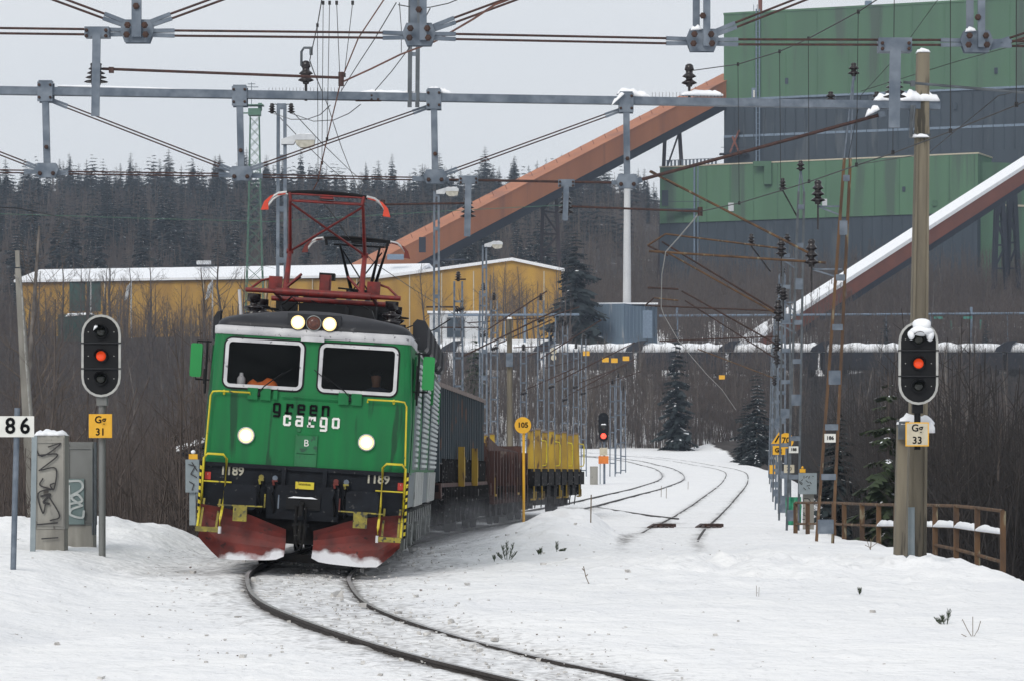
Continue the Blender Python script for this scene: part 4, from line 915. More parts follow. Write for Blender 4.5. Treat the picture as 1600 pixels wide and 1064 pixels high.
# standing insulators, bird spikes, snow on the beam
for px, yb, yt, hook in ((478, 146, 100, 1), (1077, 150, 108, 0)):
    p = W(px, yb, y2(px)); b = MB(); insulator(b, p+Vector((0, 0, .14)), .28, .125, n=2); b.tube([p-Vector((0, 0, .12)), p+Vector((0, 0, .16))], .022, 6)
    b.lathe([(.05, 0), (.075, .03), (.06, .1), (.03, .12)], p+Vector((0, 0, .38)), 'z', 8); o = b.build('beam_insulator', 'insul', g2)
    if hook:
        b = MB(); q = p+Vector((0, 0, .44)); b.tube([q+Vector((-.07, 0, -.02)), q+Vector((-.07, 0, .2)), q+Vector((-.03, 0, .26)), q+Vector((.1, 0, .26))], .02, 6); b.box(q+Vector((.08, 0, .2)), (.05, .06, .1)); b.build('hook', 'galv_dark', o)
    b = MB()
    for k in range(22):
        x = W(px-58+k*5.4, 0, y2(px)); zz = W(px-58+k*5.4, 145+(px/1450)*17, y2(px)).z; b.tube([(x.x, p.y, zz), (x.x+.003, p.y, zz+.13)], .0035, 3)
    b.build('bird_spike', 'rust_rod', g2)
b = MB(); b.box(W(576, 154, y2(576))+Vector((0, -.075, 0)), (.4, .02, .12)); bolts(b, W(576, 154, y2(576)), [(-.15, -.03), (-.05, -.03), (.05, -.03), (.15, -.03), (-.15, .03), (.05, .03)], .02, -.085); b.build('splice_plate', 'rust_dark', g2)
for px in (640, 652):
    b = MB(); b.bar(W(px, 168, y2(px)-.09), W(px+2, -60, y2(px)-.09), .065, .05); b.build('mast_channel', 'galv_dark', g2)
b = MB(); b.box(W(647, 85, y2(647)-.09), (.14, .03, .06)); b.build('batten', 'galv', g2)
def snowroll(a, c, w_, h_, label, seed, droop=.02):
    b = MB(); b.lump(a, c, w_, h_, 16, seed, droop); return b
sr = [((560, 145), (672, 149), .16, .05), ((668, 141), (706, 148), .2, .07), ((964, 146), (1016, 154), .2, .1), ((1064, 148), (1129, 149), .16, .07), ((1366, 157), (1406, 156), .22, .1), ((1405, 157), (1466, 158), .26, .15), ((90, 134), (300, 141), .11, .018), ((20, 136), (60, 139), .1, .018)]
for k, (a, c, w_, h_) in enumerate(sr): snowroll(W(a[0], a[1], y2(a[0])), W(c[0], c[1], y2(c[0])), w_, h_, '', k).build('snow_on_beam', 'snow_cap', g2)
b = MB(); b.lump(W(955, 166, y2(958)-.1), W(975, 148, y2(972)-.1), .16, .07, 8, 3); b.lump(W(1352, 183, 48.7), W(1374, 172, 48.7), .18, .1, 8, 5); b.build('snow_on_beam', 'snow_cap', g2)
for px in (1298, 1370):
    b = MB(); insulator(b, W(px, 160, y2(px)+1.5), .17, .09, n=2); b.build('beam_insulator', 'insul', g2)
# old concrete post that carries it
cp = thing('concrete_post', (W(1425, 880, 48.9).x, 48.95, -.2), 'tall weathered concrete post with a snow cap, behind the signal marked Gg 33', 'post')
def taper(b, a, c, wa, wb_, da, db):
    a, c = Vector(a), Vector(c); b.add([a+Vector((u*wa/2, v*da/2, 0)) for u, v in ((-1, -1), (1, -1), (1, 1), (-1, 1))]+[c+Vector((u*wb_/2, v*db/2, 0)) for u, v in ((-1, -1), (1, -1), (1, 1), (-1, 1))], [(0, 1, 5, 4), (1, 2, 6, 5), (2, 3, 7, 6), (3, 0, 4, 7), (3, 2, 1, 0), (4, 5, 6, 7)])
b = MB(); taper(b, W(1430, 900, 49), W(1442, 84, 49), .30, .19, .3, .2); b.build('shaft', 'concrete', cp)
b = MB(); a, c = W(1430, 900, 49), W(1441, 200, 49)
taper(b, a+Vector((-.13, -.16, 0)), c+Vector((-.085, -.115, 0)), .05, .03, .06, .04); taper(b, a+Vector((.13, -.16, 0)), c+Vector((.085, -.115, 0)), .05, .03, .06, .04); b.build('rib', 'concrete', cp)
b = MB(); b.lump(W(1431, 83, 49), W(1453, 83, 49), .22, .07, 8, 4); b.build('snow_cap', 'snow_cap', cp)
b = MB(); b.bar(W(1425, 165, 48.8), W(1423, 215, 48.8), .05); b.box(W(1438, 213, 49), (.3, .3, .035)); b.tube([W(1424, 214, 48.7), W(1430, 165, 48.7)], .015, 5); b.build('clamp', 'galv_dark', cp); b = MB(); b.lump(W(1422, 215, 48.84), W(1452, 215, 48.84), .12, .05, 8, 5); b.build('snow', 'snow_cap', cp)
stub = thing('concrete_stub_post', (W(1405, 880, 48.3).x, 48.3, -.1), 'short concrete stub post left of the tall one, with a small snow-topped metal box', 'post')
b = MB(); b.bar(W(1404, 905, 48.3), W(1410, 655, 48.3), .16, .2); b.build('shaft', 'concrete', stub); b = MB(); b.box(W(1412, 672, 48.2), (.18, .24, .28)); b.box(W(1430, 657, 48.25), (.56, .2, .03)); b.build('junction_box', 'galv_dark', stub)
b = MB(); b.lump(W(1402, 660, 48.2), W(1459, 660, 48.2), .26, .13, 12, 8, .03); b.lump(W(1446, 668, 48.1), W(1460, 668, 48.1), .2, .1, 6, 9, .08); b.build('snow', 'snow_cap', stub)
b = MB(); b.tube([W(1424, 880, 48.7), W(1424, 792, 48.7)], .055, 8); b.box(W(1424, 870, 48.62), (.2, .05, .03)); b.solo('conduit_pipe', 'cab_blue', 'short grey-blue conduit pipe strapped to the foot of the tall concrete post', 'pipe')
# near (upper) gantry at about 33 m
y1 = lambda px: 32.3+1.4*px/1500
g1 = thing('line_gantry', (W(1900, 900, 34).x, 34, -.1), 'nearer gantry whose rod-braced underside crosses the top of the view', 'gantry')
seg1 = lambda a, c: (W(a[0], a[1], y1(a[0])), W(c[0], c[1], y1(c[0])))
P1x = [(-226, 44, 0), (215, 50, 0), (655, 55, 0), (1097, 64, 0), (1525, 66, 0), (1966, 73, 0)]
b = MB(); b.bar(W(-260, -132, y1(-260)), W(2010, -98, y1(2010)), .17, .12); b.build('beam', 'galv', g1)
b = MB(); b.bar(W(1990, 1000, 34.15), W(2010, -180, 34.15), .3, .3); b.build('shaft', 'concrete', g1)
b = MB(); b.bar(W(-290, 1000, 32.2), W(-280, -180, 32.2), .3, .3); b.build('shaft', 'concrete', g1)
for i, (px, y, _) in enumerate(P1x):
    Y = y1(px); c = W(px, y, Y); b = MB(); tw = i >= 2
    for dx in ((-.06, .045) if tw else (0,)): b.bar(c+Vector((dx, -.09+(.14 if dx < 0 else 0), -.07)), Vector((c.x+dx, c.y-.09+(.14 if dx < 0 else 0), W(px, -135, Y).z)), .075 if tw else .10, .06)
    o = b.build('post', 'galv', g1); b = MB(); gusset(b, c, .36, .24, 1); b.build('gusset', 'galv', o); b = MB(); bolts(b, c, [(-.1, -.05), (.1, -.05), (-.09, .05), (.09, .05), (0, .25), (0, .5)], .036, -.125); b.build('bolt', 'rust_dark', o)
    if i >= 3: b = MB(); b.lump(c+Vector((-.13, -.05, .1)), c+Vector((-.01, -.05, .11)), .1, .05, 8, i); b.build('snow', 'snow_cap', o)
rods(g1, 'chord_rod', [seg1((a[0]+22, a[1]+2), (c[0]-22, c[1]+1)) for a, c in zip(P1x[:-1], P1x[1:])], .0135, .055)
rods(g1, 'diagonal_rod', [seg1((196, 38), (-206, -110)), seg1((234, 38), (640, -110)), seg1((678, 44), (1082, -105)), seg1((1118, 52), (1506, -100)), seg1((1546, 74), (1950, -60))], .0135, .05)
droparm(g1, 151, 53, 182, y1, .085, (98, 134)); droparm(g1, 1399, 73, 200, y1, .12, (118, 158))
for a, c, m in (((160, 108), (533, 122), 'rust_rod'), ((1412, 129), (1700, 154), 'galv_dark')):
    b = MB(); b.tube(seg1(a, c), .016, 6); p = seg1(c, c)[0]; b.box(seg1((a[0]+14, a[1]+2), c)[0], (.05, .05, .06)); b.lathe([(.03, -.09), (.03, .06)], p, 'z', 6); b.build('registration_rod', m, g1)
# ------------------------------------------------------------ wires
def wire(pts, label, r=.008, m='wire', grp=None, cat='wire', dots=True):
    P = [W(*p) for p in pts]; o = MB(); o.tube(P, r, 5, smooth=True)
    root = o.solo('overhead_wire', m, label, cat, grp, base=P[0]); return root
def droppers(root, prs):
    for a, c in prs:
        b = MB(); b.tube([W(*a), W(*c)], .0045, 4); b.box(W(*a), (.035, .035, .05)); b.box(W(*c), (.035, .035, .05)); b.build('dropper', 'wire', root)
m1 = wire([(1080, 111, 48.5), (1153, 101, 45.5), (1218, 81, 43), (1263, 61, 41), (1341, 19, 38), (1440, -45, 35)], 'carrying wire climbing from the snowy beam insulator across the green factory wall')
c1 = wire([(1094, 331, 48.5), (1155, 318, 45.5), (1218, 299, 43), (1263, 285, 41), (1338, 259, 38), (1395, 240, 36.5), (1485, 206, 34), (1588, 165, 31.5), (1700, 118, 29)], 'contact wire rising to the right across the lower green wall')
droppers(m1, [((1153, 101, 45.5), (1155, 318, 45.5)), ((1218, 81, 43), (1220, 297, 43)), ((1263, 61, 41), (1264, 284, 41)), ((1341, 19, 38), (1338, 258, 38))])
m3 = wire([(1400, -80, 34), (1485, -60, 32.5), (1600, -160, 30)], 'carrying wire above the right edge of the picture')
droppers(m3, [((1485, -60, 33), (1485, 205, 33)), ((1588, -150, 31.5), (1588, 164, 31.5)), ((1398, -80, 35.6), (1395, 239, 35.6))])
wire([(1094, 331, 48.5), (1083, 345, 49.5), (1060, 372, 53), (1040, 394, 60.5), (1034, 430, 66), (1033, 480, 73), (1037, 492, 76), (1060, 532, 88), (1085, 562, 100), (1105, 585, 112), (1128, 608, 128), (1150, 640, 150)], 'pale contact wire coloured as if lit, dropping away over the far empty track', .011, 'wire_pale_lit')  # light falling on this wire is put into its pale colour
wire([(484, 95, 47.7), (488, 76, 46.3), (496, 40, 44), (502, 5, 42), (512, -60, 38)], 'carrying wire climbing from the hooked insulator above the locomotive')
w2 = wire([(484, 95, 47.7), (491, 115, 48.5), (501, 138, 51), (512, 165, 56), (534, 232, 65), (549, 270, 75), (575, 330, 95), (590, 372, 115)], 'carrying wire falling away behind the locomotive pantographs')
c2 = wire([(640, -60, 33), (560, 60, 38), (533, 126, 40), (520, 180, 42.5), (507, 235, 45), (496, 285, 46.4), (489, 298, 46.5)], 'coppery contact wire sliding down to the red pantograph', .009, 'copper')
wire([(489, 299, 46.5), (520, 335, 50.5), (545, 372, 55.3), (590, 415, 66), (650, 455, 85), (735, 507, 120), (800, 545, 160)], 'contact wire running from the red pantograph to the far masts', .009)
droppers(c2, [((496, 40, 44), (497, 282, 46.3)), ((505, 5, 42), (503, 255, 45.6)), ((515, 5, 41), (511, 218, 44)), ((526, 5, 40), (531, 122, 40)), ((551, 5, 39), (538, 118, 40))])
wire([(619, 5, 36), (585, 62, 40), (560, 100, 44), (533, 143, 47.6)], 'grey stay wire slanting onto the long beam above the pantograph', .007)
wire([(672, 14, 36), (640, 75, 41), (612, 112, 44), (586, 142, 47.7)], 'second grey stay wire slanting onto the long beam', .007)
wire([(815, -8, 31), (773, 8, 31.5), (740, 30, 32), (680, 65, 36), (627, 85, 38), (580, 108, 39.4), (536, 128, 40)], 'brown bracket line from the rod end up to the right', .012, 'copper')
wire([(624, 5, 33), (627, 45, 38), (627, 83, 38)], 'short hanger wire below the nearer gantry', .005)
wire([(622, 8, 40), (650, 13, 40), (672, 12, 40), (700, 6, 40), (740, -10, 40)], 'slack jumper wire at the top edge beside the double post', .007)
for k, (a, c) in enumerate((((428, 174), (515, 262)), ((456, 174), (548, 268)))):
    wire([(a[0], a[1], 66), ((a[0]+c[0])/2, (a[1]+c[1])/2+2, 68), (c[0], c[1], 80), (c[0]+50, c[1]+40, 110)], 'feeder wire slanting down from the %s small insulator on the lamp mast' % ('left', 'right')[k], .009)
wire([(428, 178, 66), (455, 187, 60), (480, 187, 56), (500, 180, 53), (516, 165, 49)], 'slack loop of wire from the left mast insulator to the beam', .008); wire([(456, 178, 66), (490, 190, 60), (522, 188, 55), (545, 178, 52), (563, 164, 49)], 'slack loop of wire from the right mast insulator to the beam', .008)
wire([(-40, 322, 90), (30, 326, 90), (120, 345, 110), (230, 375, 150), (330, 398, 180), (430, 420, 220)], 'thin line sagging across the wooded hill at left', .012)
wire([(-20, 334, 200), (200, 341, 200), (420, 347, 200), (700, 330, 200), (880, 321, 210)], 'pale green line strung across the wooded hill', .02, 'tower_green')
wire([(1480, -20, 52), (1400, 90, 56), (1345, 150, 60), (1325, 250, 61)], 'thin stay wire beside the leaning brown mast', .006)
wire([(1700, 120, 42), (1560, 150, 45), (1450, 240, 52), (1338, 258, 61)], 'thin dark feeder wire crossing behind the concrete post', .007); wire([(1700, 40, 50), (1500, 95, 55), (1345, 143, 61)], 'thin feeder wire from the leaning mast to the top right', .007)
# ------------------------------------------------------------ colour-light signals
def stadium(cx, cz, w_, h_, n=10):
    r = w_/2; v = []
    for j in range(n+1): a = pi*j/n; v.append((cx+r*cos(a), cz+(h_/2-r)+r*sin(a)))
    for j in range(n+1): a = pi+pi*j/n; v.append((cx+r*cos(a), cz-(h_/2-r)+r*sin(a)))
    return v
def signal(px, ytop, ybot, Y, lit, label, code, plate, ybase, mast_m, snow=False, hood_snow=True):
    s = Y/F; c = W(px, (ytop+ybot)/2, Y); h = (ybot-ytop)*s; w_ = 62*s*(h/(129*s)); g = G(c.x, Y); root = thing('railway_signal', (c.x, Y, g-.05), label, 'railway signal')
    b = MB(); b.prism([(x, Y, z) for x, z in stadium(c.x, c.z, w_*.9, h-.1*w_)], (0, .05, 0)); hd = b.build('signal_head', 'black', root)
    b = MB(); o = stadium(c.x, c.z, w_, h); i = stadium(c.x, c.z, w_*.885, h-.115*w_); n = len(o)
    vs = [(x, Y-.012, z) for x, z in o]+[(x, Y-.012, z) for x, z in i]+[(x, Y+.03, z) for x, z in i]+[(x, Y+.03, z) for x, z in o]
    b.add(vs, [(k*n+j, k*n+(j+1) % n, ((k+1) % 4)*n+(j+1) % n, ((k+1) % 4)*n+j) for k in range(4) for j in range(n)]); b.build('rim', 'rim', hd)
    b = MB()
    for q in (-1, 1): b.box((c.x, Y-.012, c.z+q*h*.155), (w_*1.02, .03, .012*w_/.62*1.6))
    b.build('joint_bar', 'black_gloss', hd)
    for k, q in enumerate((.335, 0, -.32)):
        z = c.z+q*h*.86; b = MB(); b.lathe([(.105, 0), (.105, -.05), (.09, -.055), (.085, -.02)], (c.x, Y, z), 'y', 18)
        vs = []; fs = []; nn = 9
        for j in range(nn):
            a = pi*(-.05)+pi*1.1*j/(nn-1); L = .20*max(.15, sin(max(0, min(pi, a))))
            for yy, rr in ((-.0, .112), (-L, .112), (-L, .104), (0, .104)): vs.append((c.x+rr*cos(a), Y-.02+yy, z+rr*sin(a)))
        for j in range(nn-1):
            for m_ in range(4): fs.append((j*4+m_, j*4+(m_+1) % 4, (j+1)*4+(m_+1) % 4, (j+1)*4+m_))
        b.add(vs, fs, True); hood = b.build('lamp_hood', 'black', hd)
        b = MB(); b.lathe([(.078, -.02), (.07, -.04), (.05, -.052), (.02, -.058)], (c.x, Y, z), 'y', 18); b.build('lens', lit if k == 1 else 'lens', hood)
    b = MB()
    for q in (.335, 0, -.32):
        for e in (-.2, .2): b.lathe([(.008, 0), (.008, -.01)], (c.x+e, Y, c.z+q*h*.86), 'y', 6)
    b.build('bolt', 'rim', hd)
    zb_ = g-.3 if not snow else W(plate[0], plate[1]+24, Y).z
    b = MB(); b.tube([(c.x-.01*0, Y+.12, zb_), (c.x, Y+.12, c.z-h*.5+.1)], .055 if not snow else .05, 10); b.box((c.x, Y+.12, c.z-h/2-.05), (.16, .16, .16)); b.box((c.x, Y+.1, c.z), (.16, .1, h*.8))
    if snow: b.bar((c.x, Y+.12, zb_+.1), (c.x, Y+1.2, zb_+.1), .06); b.bar((c.x, Y+.12, zb_+.35), (c.x, Y+1.2, zb_+.35), .06)
    b.build('mast', mast_m, root)
    p = W(plate[0], plate[1], Y-.02); b = MB(); b.box((p.x, p.y, p.z), (.36, .02, .37)); pl = b.build('sign_plate', 'sign_yellow', root); b = MB(); b.box((p.x, p.y-.012, p.z), (.325, .004, .335)); b.build('plate_face', 'cream' if snow else 'sign_yellow', pl)
    for t_, dz in ((code[0], .092), (code[1], -.098)): text_mb(t_, .155, (p.x, p.y-.015, p.z+dz), (1, 0, 0), (0, 0, 1), (0, -1, 0), bold=.003).build('lettering', 'text_black', pl)
    if snow:
        b = MB(); b.blob((c.x+.05, Y-.06, c.z+h*.46), .14, .12, .09, 1); b.build('snow', 'snow_cap', hd); b = MB(); b.blob((c.x+.04, Y-.09, c.z+h*.385), .17, .11, .075, 2); b.build('snow', 'snow_cap', hd); b = MB(); b.blob((c.x-.12, Y-.07, c.z+h*.34), .055, .07, .075, 3); b.blob((c.x+.17, Y-.07, c.z+h*.33), .06, .07, .085, 4); b.build('snow', 'snow_cap', hd)
    elif hood_snow: b = MB(); b.lump((c.x-.1, Y-.16, c.z+h*.3), (c.x-.03, Y-.16, c.z+h*.345), .06, .05, 8, 2, .0); b.build('snow', 'snow_cap', hd)
    return root
signal(158, 492, 620, 48, 'lamp_orange', 'round-ended three-lamp signal on a grey mast at left, plate reading Gg 31', ('Gg', '31'), (157, 665), 848, 'cab_metal_dark')
signal(1435, 503, 632, 47.6, 'lamp_orange', 'snow-topped three-lamp signal before the tall concrete post, plate reading Gg 33', ('Gg', '33'), (1433, 678), 880, 'black', True)
# far signal
Y = 168; c = W(943, 673, Y); r = thing('railway_signal', (c.x, Y, G(c.x, Y)), 'small distant signal showing red beside the tail of the train', 'railway signal')
b = MB(); b.prism([(x, Y, z) for x, z in stadium(c.x, c.z, .52, 1.15)], (0, .08, 0)); hd = b.build('signal_head', 'black', r)
b = MB(); q = W(943, 672, Y+.3); b.prism([(x, Y+.15, z) for x, z in stadium(c.x, c.z+.35, .56, 1.3)], (0, .06, 0)); b.build('back_board', 'loco_dark', r)
for dz, m in ((-.27, 'lamp_red'), (.22, 'lens')): b = MB(); b.lathe([(.15, 0), (.14, -.05), (.05, -.08)], (c.x, Y, c.z+dz), 'y', 14); b.build('lens', m, hd)
b = MB(); b.lump((c.x-.15, Y-.1, c.z+.33), (c.x+.15, Y-.1, c.z+.33), .1, .06, 8, 1); b.build('snow', 'snow_cap', hd)
b = MB(); b.tube([(c.x+.05, Y+.2, G(c.x, Y)-.4), (c.x+.05, Y+.2, c.z)], .06, 8); b.bar((c.x-.18, Y+.2, G(c.x, Y)-.3), (c.x-.18, Y+.2, c.z-.6), .05); b.build('mast', 'galv', r)
b = MB(); b.box(W(943, 705, Y-.05), (.42, .03, .42)); p2 = b.build('sign_plate', 'cream', r); b = MB(); b.box(W(943, 718, Y-.05), (.55, .03, .42)); b.build('sign_plate', 'sign_orange', r)
b = MB(); bb = W(928, 762, Y-2); b.box((bb.x, bb.y, bb.z+.62), (.42, .3, 1.1)); b.box((bb.x, bb.y, bb.z-.1), (.3, .25, .5)); b.solo('relay_cabinet', 'cab_metal', 'tall grey relay cabinet beside the small red signal', 'cabinet')
# ------------------------------------------------------------ signs
def disc_sign(px, py, r, Y, label, txt, m='sign_yellow', pole=True, post_m='sign_yellow', zb=None):
    c = W(px, py, Y); g = G(c.x, Y); root = thing('speed_sign', (c.x, Y, g), label, 'track sign')
    b = MB(); b.lathe([(r, .015), (r, -.015)], c, 'y', 28); d = b.build('sign_disc', m, root)
    if txt: text_mb(txt, r*(.88 if len(txt) > 2 else 1.1), c+Vector((0, -.02, 0)), (1, 0, 0), (0, 0, 1), (0, -1, 0), bold=.005).build('lettering', 'text_black', d)
    if pole: b = MB(); b.tube([(c.x+.02, Y+.06, g-.3), (c.x+.02, Y+.06, c.z+r*.7)], .036, 8); b.build('post', post_m, root)
    return root
disc_sign(817, 664, .215, 80, 'round yellow sign reading 105 on a yellow post beside the train', '105')
# number plate at the left edge
Y = 42; c = W(24, 666, Y); r = thing('distance_sign', (c.x, Y, G(c.x, Y)), 'white plate reading 86 on a grey pole at the left edge', 'sign')
b = MB(); b.tube([W(20, 915, Y), W(27, 637, Y)], .04, 8); b.build('post', 'galv', r); b = MB(); b.box(W(22, 666, Y-.06), (.545, .015, .285)); pl = b.build('plate', 'sign_white', r)
text_mb('8', .30, W(16, 666, Y-.072), (1, 0, 0), (0, 0, 1), (0, -1, 0), bold=.007, stretch=.95).build('lettering', 'text_black', pl); text_mb('6', .30, W(39, 666, Y-.072), (1, 0, 0), (0, 0, 1), (0, -1, 0), bold=.007, stretch=.95).build('lettering', 'text_black', pl)
# left leaning pole with its pale cable
c = W(48, 700, 75); r = thing('concrete_pole', (c.x, 75, G(c.x, 75)), 'thin leaning concrete pole with a pale cable, behind the 86 sign', 'pole')
b = MB(); taper(b, W(58, 870, 75), W(28, 420, 75), .32, .13, .32, .13); taper(b, W(28, 418, 75), W(27, 392, 75), .1, .1, .1, .1); b.build('shaft', 'concrete_grey', r)
b = MB(); b.tube([W(22, 430, 74.8), W(30, 436, 74.8), W(34, 455, 74.8), W(40, 560, 74.7), W(50, 690, 74.6)], .02, 5); b.build('cable', 'wire_pale_lit', r)
# ------------------------------------------------------------ cabinets at left
def cabinet(px0, px1, yt, yb, Y, label, m, plinth=0, snow=0, d=.45, name='relay_cabinet', yaw=0):
    a, c = W(px0, yb, Y), W(px1, yt, Y); w_ = c.x-a.x; h = c.z-a.z; cx = (a.x+c.x)/2; root = thing(name, (cx, Y+d/2, a.z-.05), label, 'cabinet')
    b = MB(); ph = plinth*Y/F; b.box((cx, Y+d/2, a.z+ph+(h-ph)/2), (w_, d, h-ph)); body = b.build('cabinet_box', m, root)
    b = MB(); t = .02
    for x in (-w_/2+.03, w_/2-.03): b.box((cx+x, Y-.008, a.z+ph+(h-ph)/2), (.03, .02, h-ph-.06))
    b.box((cx, Y-.008, c.z-.1), (w_-.09, .02, .03)); b.box((cx, Y-.008, a.z+ph+.06), (w_-.09, .02, .03)); b.build('door_frame', m, root)
    if plinth: b = MB(); b.box((cx, Y+d/2, a.z+ph/2-.15), (w_*.96, d*.95, ph+.3-.004)); b.build('plinth', 'concrete_grey', root)
    if snow: b = MB(); b.lump((cx-w_/2-.02, Y+d/2, c.z), (cx+w_/2+.02, Y+d/2, c.z), d+.05, snow, 12, 5, .0); b.build('snow_cap', 'snow_cap', root)
    return root, body, (cx, Y, a.z, w_, h)
cabA, bodyA, _ = cabinet(53, 101, 680, 862, 48.2, 'grey graffiti-scrawled cabinet with a snow cap and stone plinth, nearest the left edge', 'cab_metal', 36, .09)
gp = lambda pts, Y: [W(x/3.433, 600+y/3.433, Y) for x, y in pts]
for k, st in enumerate(([(180, 320), (225, 385), (325, 318), (260, 335)], [(205, 380), (310, 378), (210, 462)], [(215, 460), (300, 452), (290, 560), (270, 540), (290, 530)], [(290, 560), (205, 585), (230, 690), (245, 640)], [(222, 600), (268, 590), (235, 630), (262, 640)], [(262, 600), (320, 705), (270, 730)], [(200, 752), (308, 742)], [(230, 505), (215, 540), (270, 560)], [(225, 828), (310, 822)])):
    b = MB(); b.strip(cmr(gp(st, 48.2-.03), 5), .02 if k != 4 else .035, FN, .003+.0003*k); b.build('graffiti', 'graf_black', bodyA)
b = MB(); b.bar(W(51, 870, 47.4), W(54, 680, 47.4), .08, .04); b.solo('steel_post', 'cab_blue', 'narrow grey steel post standing before the graffiti cabinet', 'post')
cabB, bodyB, _ = cabinet(104, 146, 690, 840, 50, 'plain grey cabinet with a lower teal panel of white graffiti, beside the Gg 31 mast', 'cab_metal_dark', 20, 0)
b = MB(); b.box(W(118, 783, 49.97), (.28, .02, .74)); pn = b.build('panel', 'teal_panel', cabB)
for k, st in enumerate(([(365, 520), (430, 520), (440, 560), (375, 600)], [(370, 545), (375, 690)], [(380, 640), (440, 625), (415, 590), (385, 610), (440, 650)], [(440, 650), (385, 670), (380, 700), (440, 715), (450, 680)])):
    b = MB(); b.strip(cmr(gp(st, 49.95), 5), .035, FN, .003+.0003*k); b.build('graffiti', 'graf_white', pn)
b = MB(); b.tube([W(149, 835, 50), W(149, 690, 50)], .02, 6); b.tube([W(145, 835, 50), W(145, 700, 50)], .015, 6); b.build('conduit', 'galv_dark', cabB)
# little box on a post with a yellow knob plate; hut behind
c = W(301, 812, 60); r = thing('track_telephone', (c.x, 60, G(c.x, 60)), 'small speckled grey box on a post left of the locomotive, yellow plate on top', 'telephone box')
b = MB(); b.bar(W(301, 820, 60), W(301, 768, 60), .12, .08); b.build('post', 'cab_blue', r); b = MB(); b.box(W(301, 743, 60), (.26, .2, .64)); bx = b.build('box', 'cab_blue', r)
b = MB(); b.box(W(302, 713, 60), (.17, .05, .1)); b.build('plate', 'sign_yellow', r); b = MB(); b.lathe([(.01, 0), (.045, .02), (.045, .06), (.01, .08)], W(302, 709, 60), 'z', 8); b.build('knob', 'snow_cap', r)
for k, st in enumerate(([(295, 725), (305, 728), (298, 740), (307, 745)], [(296, 752), (303, 756), (300, 765)], [(300, 722), (308, 735)])): b = MB(); b.strip([W(x, y, 59.88) for x, y in st], .018, FN, .003+k*.0004); b.build('scrawl', 'graf_black', bx)
c = W(305, 790, 66); r = thing('trackside_hut', (c.x+.4, 67.2, c.z-.3), 'small blue-grey hut with a snowy roof, mostly hidden by the locomotive', 'hut')
a = W(290, 712, 66); b = MB(); b.box((a.x+1.05, 67.2, a.z-.65), (1.7, 2, 1.6)); b.build('wall', 'cab_blue', r); b = MB(); b.prism([(a.x-.15, 66, a.z+.0), (a.x+1.05, 66, a.z+.42), (a.x+2.3, 66, a.z+.0), (a.x+2.3, 66, a.z+.08), (a.x+1.05, 66, a.z+.5), (a.x-.15, 66, a.z+.08)], (0, 2.4, 0)); b.build('roof', 'orange_dark', r)
b = MB(); b.prism([(a.x-.2, 65.95, a.z+.09), (a.x+1.05, 65.95, a.z+.51), (a.x+2.3, 65.95, a.z+.09), (a.x+2.3, 65.95, a.z+.2), (a.x+1.05, 65.95, a.z+.63), (a.x-.2, 65.95, a.z+.2)], (0, 2.5, 0)); b.build('roof_snow', 'snow_cap', r)
# ------------------------------------------------------------ masts along the right edge
def channel_mast(name, xb, yb, xt, yt, Y, wb_, wt, m, label, plates=(), grp='overhead line masts along the empty track', top=None, cat='mast'):
    a, c = W(xb, yb, Y), W(xt, yt, Y); root = thing(name, (a.x, Y, G(a.x, Y)), label, cat, grp)
    a.z = min(a.z, G(a.x, Y))-.2
    for s in (-1, 1): b = MB(); b.bar(a+Vector((s*wb_/2, 0, 0)), c+Vector((s*wt/2, 0, 0)), .055, .08); b.build('channel', m, root)
    b = MB(); n = max(4, int((c.z-a.z)/.9))
    for k in range(n):
        t = (k+.6)/n; p = a+(c-a)*t; ww_ = wb_+(wt-wb_)*t; b.box(p, (ww_, .1, .12 if k % 3 else .28))
    b.build('batten', 'galv', root)
    if top:
        p = W(top[0], top[1], Y); b = MB()
        b.tube([c+Vector((-wt/2, 0, 0)), p+Vector((0, 0, -.16))], .02, 5); b.tube([c+Vector((wt/2, 0, 0)), p+Vector((0, 0, -.16))], .02, 5); b.build('tip', 'galv', root)
        b = MB(); insulator(b, p-Vector((0, 0, .22)), .26, .12, n=2); b.build('insulator', 'insul', root)
    return root
mA = channel_mast('overhead_line_mast', 1287, 853, 1324, 248, 61, .33, .12, 'rust', 'leaning rusty twin-channel mast nearest the right railing', top=(1334, 102))
b = MB(); b.box(W(1297, 684, 60.9), (.22, .03, .17)); pl = b.build('number_plate', 'sign_white', mA); text_mb('186', .1, W(1297, 684, 60.88), (1, 0, 0), (0, 0, 1), FN, bold=.003).build('lettering', 'text_black', pl)
mB = channel_mast('overhead_line_mast', 1238, 826, 1252, 300, 78, .30, .14, 'galv_dark', 'second twin-channel mast behind the leaning rusty one, at the green tarp', top=(1251, 254))
b = MB(); b.box(W(1240, 702, 77.9), (.24, .03, .17)); pl = b.build('number_plate', 'sign_white', mB); text_mb('188', .1, W(1240, 702, 77.88), (1, 0, 0), (0, 0, 1), FN, bold=.003).build('lettering', 'text_black', pl)
for k, (px, yt, Y) in enumerate(((1226, 380, 92), (1219, 430, 108), (1214, 470, 125), (1210, 500, 146), (1207, 530, 168), (1205, 545, 195))):
    p = W(px, 700, Y); yb = HY-(G(p.x, Y)-H)*F/Y
    channel_mast('overhead_line_mast', px, yb, px+3, yt, Y, .34, .2, 'galv' if k % 2 else 'galv_dark', ('third', 'fourth', 'fifth', 'sixth', 'seventh', 'last')[k]+' mast in the row receding along the right rim of the snow', top=(px+4, yt-12))
